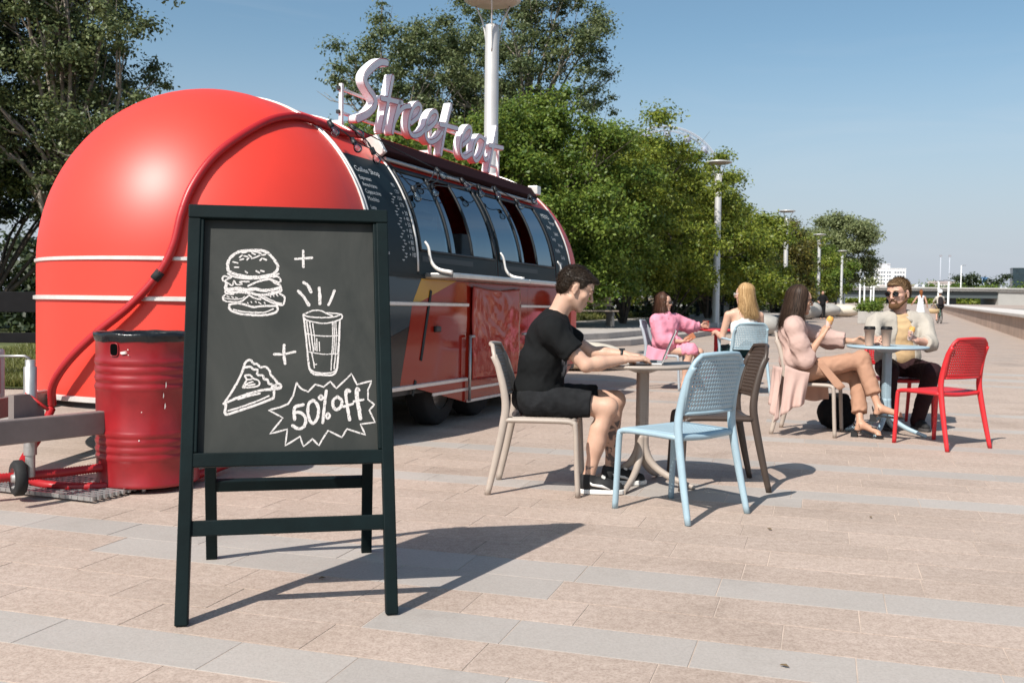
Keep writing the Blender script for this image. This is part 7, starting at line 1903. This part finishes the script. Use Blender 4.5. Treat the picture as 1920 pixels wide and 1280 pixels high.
F = Field((-.32, -.2, .05), (.34, .7, .66), .011); F.ell((0, .0, .53), (.18, .15, .10), .05)
for s_ in (-1, 1): F.cone((s_*.09, .03, .53), (s_*.12, .45, .50), .09, .07, .05); F.cone((s_*.12, .45, .50), (s_*.12, .42, .08), .068, .05, .03)
F.build('trousers', cloth('teal_trousers', (.012, .035, .038), .85), bl_, 2)
for s_ in (-1, 1): sneaker(bl_, (s_*.12, .34, 0), (s_*.13, .60, 0), MS, MSW)

# ================= far people
def far_person(loc, deg, label, parts, skin_c, hair_c, hz, shoes=True):
    root = person(loc, deg, label); F = Field((-.55, -.5, -.01), (.55, .5, 1.9), .018); F.ell((0, 0, hz), (.08, .10, .125), .02); F.cone((0, -.01, hz-.09), (0, -.02, hz-.22), .05, .055, .03)
    for (a, b, ra, rb) in parts['body']: F.cone(a, b, ra, rb, .03)
    F.build('body', skin(skin_c[0], skin_c[1]), root, 1)
    F = Field((-.3, -.3, hz-.45), (.3, .3, hz+.25), .014); F.ell((0, -.02, hz+.03), (.09, .105, .105), 0)
    for (a, b, ra, rb) in parts.get('hair', []): F.cone(a, b, ra, rb, .03)
    F.cutby(lambda X, Y, Z: np.where(Y > .03, hz+.05-Z, hz-.42-Z)); F.build('hair', hair_c, root, 1)
    for nm, m_, prims in parts['clothes']:
        F = Field((-.55, -.5, -.01), (.55, .5, 1.9), .018)
        for pr_ in prims: F.cone(*pr_[:4], .04)
        F.wrinkle(0.00984, 28, 4); F.build(nm, m_, root, 1)
    return root
far_person((20.65, 50.4, 0), -12, 'woman with red hair in long white dress walking away along the wall', {
    'body': [((-.19, 0, 1.38), (-.34, .02, 1.12), .045, .04), ((-.34, .02, 1.12), (-.42, .1, .98), .038, .03), ((.19, 0, 1.38), (.27, -.02, 1.1), .045, .04), ((.27, -.02, 1.1), (.33, .05, .86), .038, .03), ((.08, 0, .9), (.09, -.05, .1), .08, .04), ((-.08, 0, .9), (-.09, .12, .08), .08, .04), ((.09, -.05, .06), (.09, .1, .03), .04, .03), ((-.09, .12, .05), (-.09, .26, .03), .04, .03), ((0, 0, 1.3), (0, 0, 1.0), .12, .11), ((-.12, 0, 1.4), (.12, 0, 1.4), .055, .055)],
    'hair': [((0, -.08, 1.62), (0, -.11, 1.36), .07, .04)],
    'clothes': [('dress', cloth('white_dress', (.74, .74, .76), .9), [((0, 0, 1.36), (0, 0, 1.05), .135, .125), ((-.11, 0, 1.39), (.11, 0, 1.39), .065, .065), ((0, 0, 1.05), (0, -.02, .42), .15, .24)])]},
    ('skin_far', (.52, .29, .21)), hair_mat('hair_red', (.16, .05, .015), (.36, .13, .04)), 1.62)
bgs = empty('straw_bag', (21.3, 50.3, .55), 0, 'straw bag carried by the woman in the white dress', 'bag'); q = MB(); q.lathe([(.0, 0), (.16, .02), (.22, .2), (.2, .24)], 16); 
for i, v_ in enumerate(q.v): q.v[i] = (v_[0]*1.3, v_[1]*.5, v_[2])
q.build('basket', mat('straw', (.55, .40, .22), .9, var=.2, scale=40), bgs); q = MB(); q.tube(smooth_path([(-.18, 0, .22), (0, 0, .48), (.18, 0, .22)], 5), .012, 5); q.build('handle', mat('straw', (.55, .40, .22)), bgs)
# cyclist and bicycle
CYC = (22.9, 53.4, 0)
cy = far_person((22.9, 53.4, 0), -14, 'cyclist with white helmet and dark backpack riding away', {
    'body': [((-.17, .05, 1.36), (-.28, .25, 1.14), .05, .04), ((-.28, .25, 1.14), (-.24, .42, 1.02), .038, .03), ((.17, .05, 1.36), (.28, .25, 1.14), .05, .04), ((.28, .25, 1.14), (.24, .42, 1.02), .038, .03), ((-.09, -.1, .92), (-.12, .2, .62), .085, .06), ((-.12, .2, .62), (-.13, .03, .22), .055, .04), ((.09, -.1, .92), (.12, .28, .78), .085, .06), ((.12, .28, .78), (.13, .12, .42), .055, .04), ((0, 0, 1.3), (0, -.08, .98), .13, .13), ((-.13, .04, .0+.2), (-.13, .18, .17), .045, .035), ((.13, .12, .4), (.13, .27, .38), .045, .035)],
    'clothes': [('shirt', cloth('beige_shirt', (.55, .50, .44), .9), [((0, .03, 1.34), (0, -.08, 1.0), .165, .15), ((-.14, .05, 1.37), (.14, .05, 1.37), .075, .075), ((-.17, .05, 1.36), (-.27, .22, 1.17), .065, .055), ((.17, .05, 1.36), (.27, .22, 1.17), .065, .055)]), ('shorts', cloth('dark_shorts', (.03, .03, .034), .9), [((-.09, -.1, .93), (-.12, .16, .66), .11, .08), ((.09, -.1, .93), (.12, .22, .8), .11, .08), ((-.08, -.1, .95), (.08, -.1, .95), .12, .12)]),
                ('helmet', mat('helmet_white', (.75, .75, .75), .3), [((0, -.04, 1.70), (0, .04, 1.70), .125, .12)]), ('backpack', cloth('pack_dark', (.022, .018, .020), .8), [((0, -.19, 1.32), (0, -.24, 1.06), .12, .13)])]},
    ('skin_far', (.52, .29, .21)), hair_mat('hair_dark_brown', (.01, .006, .004), (.04, .03, .02)), 1.60)
bk = empty('bicycle', (22.9, 53.4, 0), rad(-14), 'bicycle ridden along the river wall', 'bicycle')
for y in (-.5, .52):
    q = MB(); q.tube([(0, y+.335*math.cos(a), .345+.335*math.sin(a)) for a in [2*PI*k/32 for k in range(32)]], .022, 6, closed=True); wo = q.build('tyre', M_rubber, bk, fixn=False)
    q = MB()
    for k in range(12):
        a = 2*PI*k/12; q.tube([(0, y, .345), (0, y+.32*math.cos(a), .345+.32*math.sin(a))], .003, 3, cap=False)
    q.lathe([(.02, -.04), (.02, .04)], 8, c=(0, y, .345), R=Matrix.Rotation(PI/2, 3, 'Y')); q.build('spokes', M_galv, wo, fixn=False)
q = MB(); g_ = lambda a, b: q.tube([a, b], .018, 6)
g_((0, -.5, .345), (0, -.02, .30)); g_((0, -.02, .30), (0, -.14, .84)); g_((0, -.5, .345), (0, -.12, .76)); g_((0, -.02, .30), (0, .37, .78)); g_((0, -.12, .76), (0, .36, .84)); g_((0, .36, .92), (0, .52, .345)); q.build('frame', mat('bike_green', (.04, .12, .08), .4), bk, fixn=False)
q = MB(); q.tube(smooth_path([(-.3, .40, 1.0), (-.1, .38, 1.0), (0, .34, .96), (.1, .38, 1.0), (.3, .40, 1.0)], 4), .014, 6); q.build('handlebar', M_black, bk)
q = MB(); q.tube([(0, -.26, .88), (0, -.12, .88), (0, .02, .87)], [.075, .06, .02], 8, flat=(1, .35, (0, 0, 1))); q.build('saddle', M_black, bk)
far_person((19.3, 62.0, 0), 170, 'far person in black standing behind the dark haired woman', {
    'body': [((-.19, 0, 1.38), (-.3, .02, 1.12), .05, .04), ((-.3, .02, 1.12), (-.2, .15, 1.0), .038, .03), ((.19, 0, 1.38), (.3, .02, 1.12), .05, .04), ((.3, .02, 1.12), (.2, .15, 1.0), .038, .03), ((.09, 0, .9), (.1, 0, .08), .08, .045), ((-.09, 0, .9), (-.1, 0, .08), .08, .045), ((0, 0, 1.3), (0, 0, 1.0), .13, .12), ((.1, -.02, .04), (.1, .14, .03), .045, .035), ((-.1, -.02, .04), (-.1, .14, .03), .045, .035)],
    'clothes': [('jacket', cloth('far_black', (.012, .012, .013), .9), [((0, 0, 1.36), (0, 0, .95), .17, .16), ((-.16, 0, 1.37), (.16, 0, 1.37), .075, .07), ((-.19, 0, 1.36), (-.29, .02, 1.14), .065, .06), ((.19, 0, 1.36), (.29, .02, 1.14), .065, .06)]), ('trousers', cloth('far_black', (.012, .012, .013), .9), [((.09, 0, .9), (.1, 0, .1), .1, .07), ((-.09, 0, .9), (-.1, 0, .1), .1, .07)])]},
    ('skin_far', (.52, .29, .21)), HM1, 1.62)
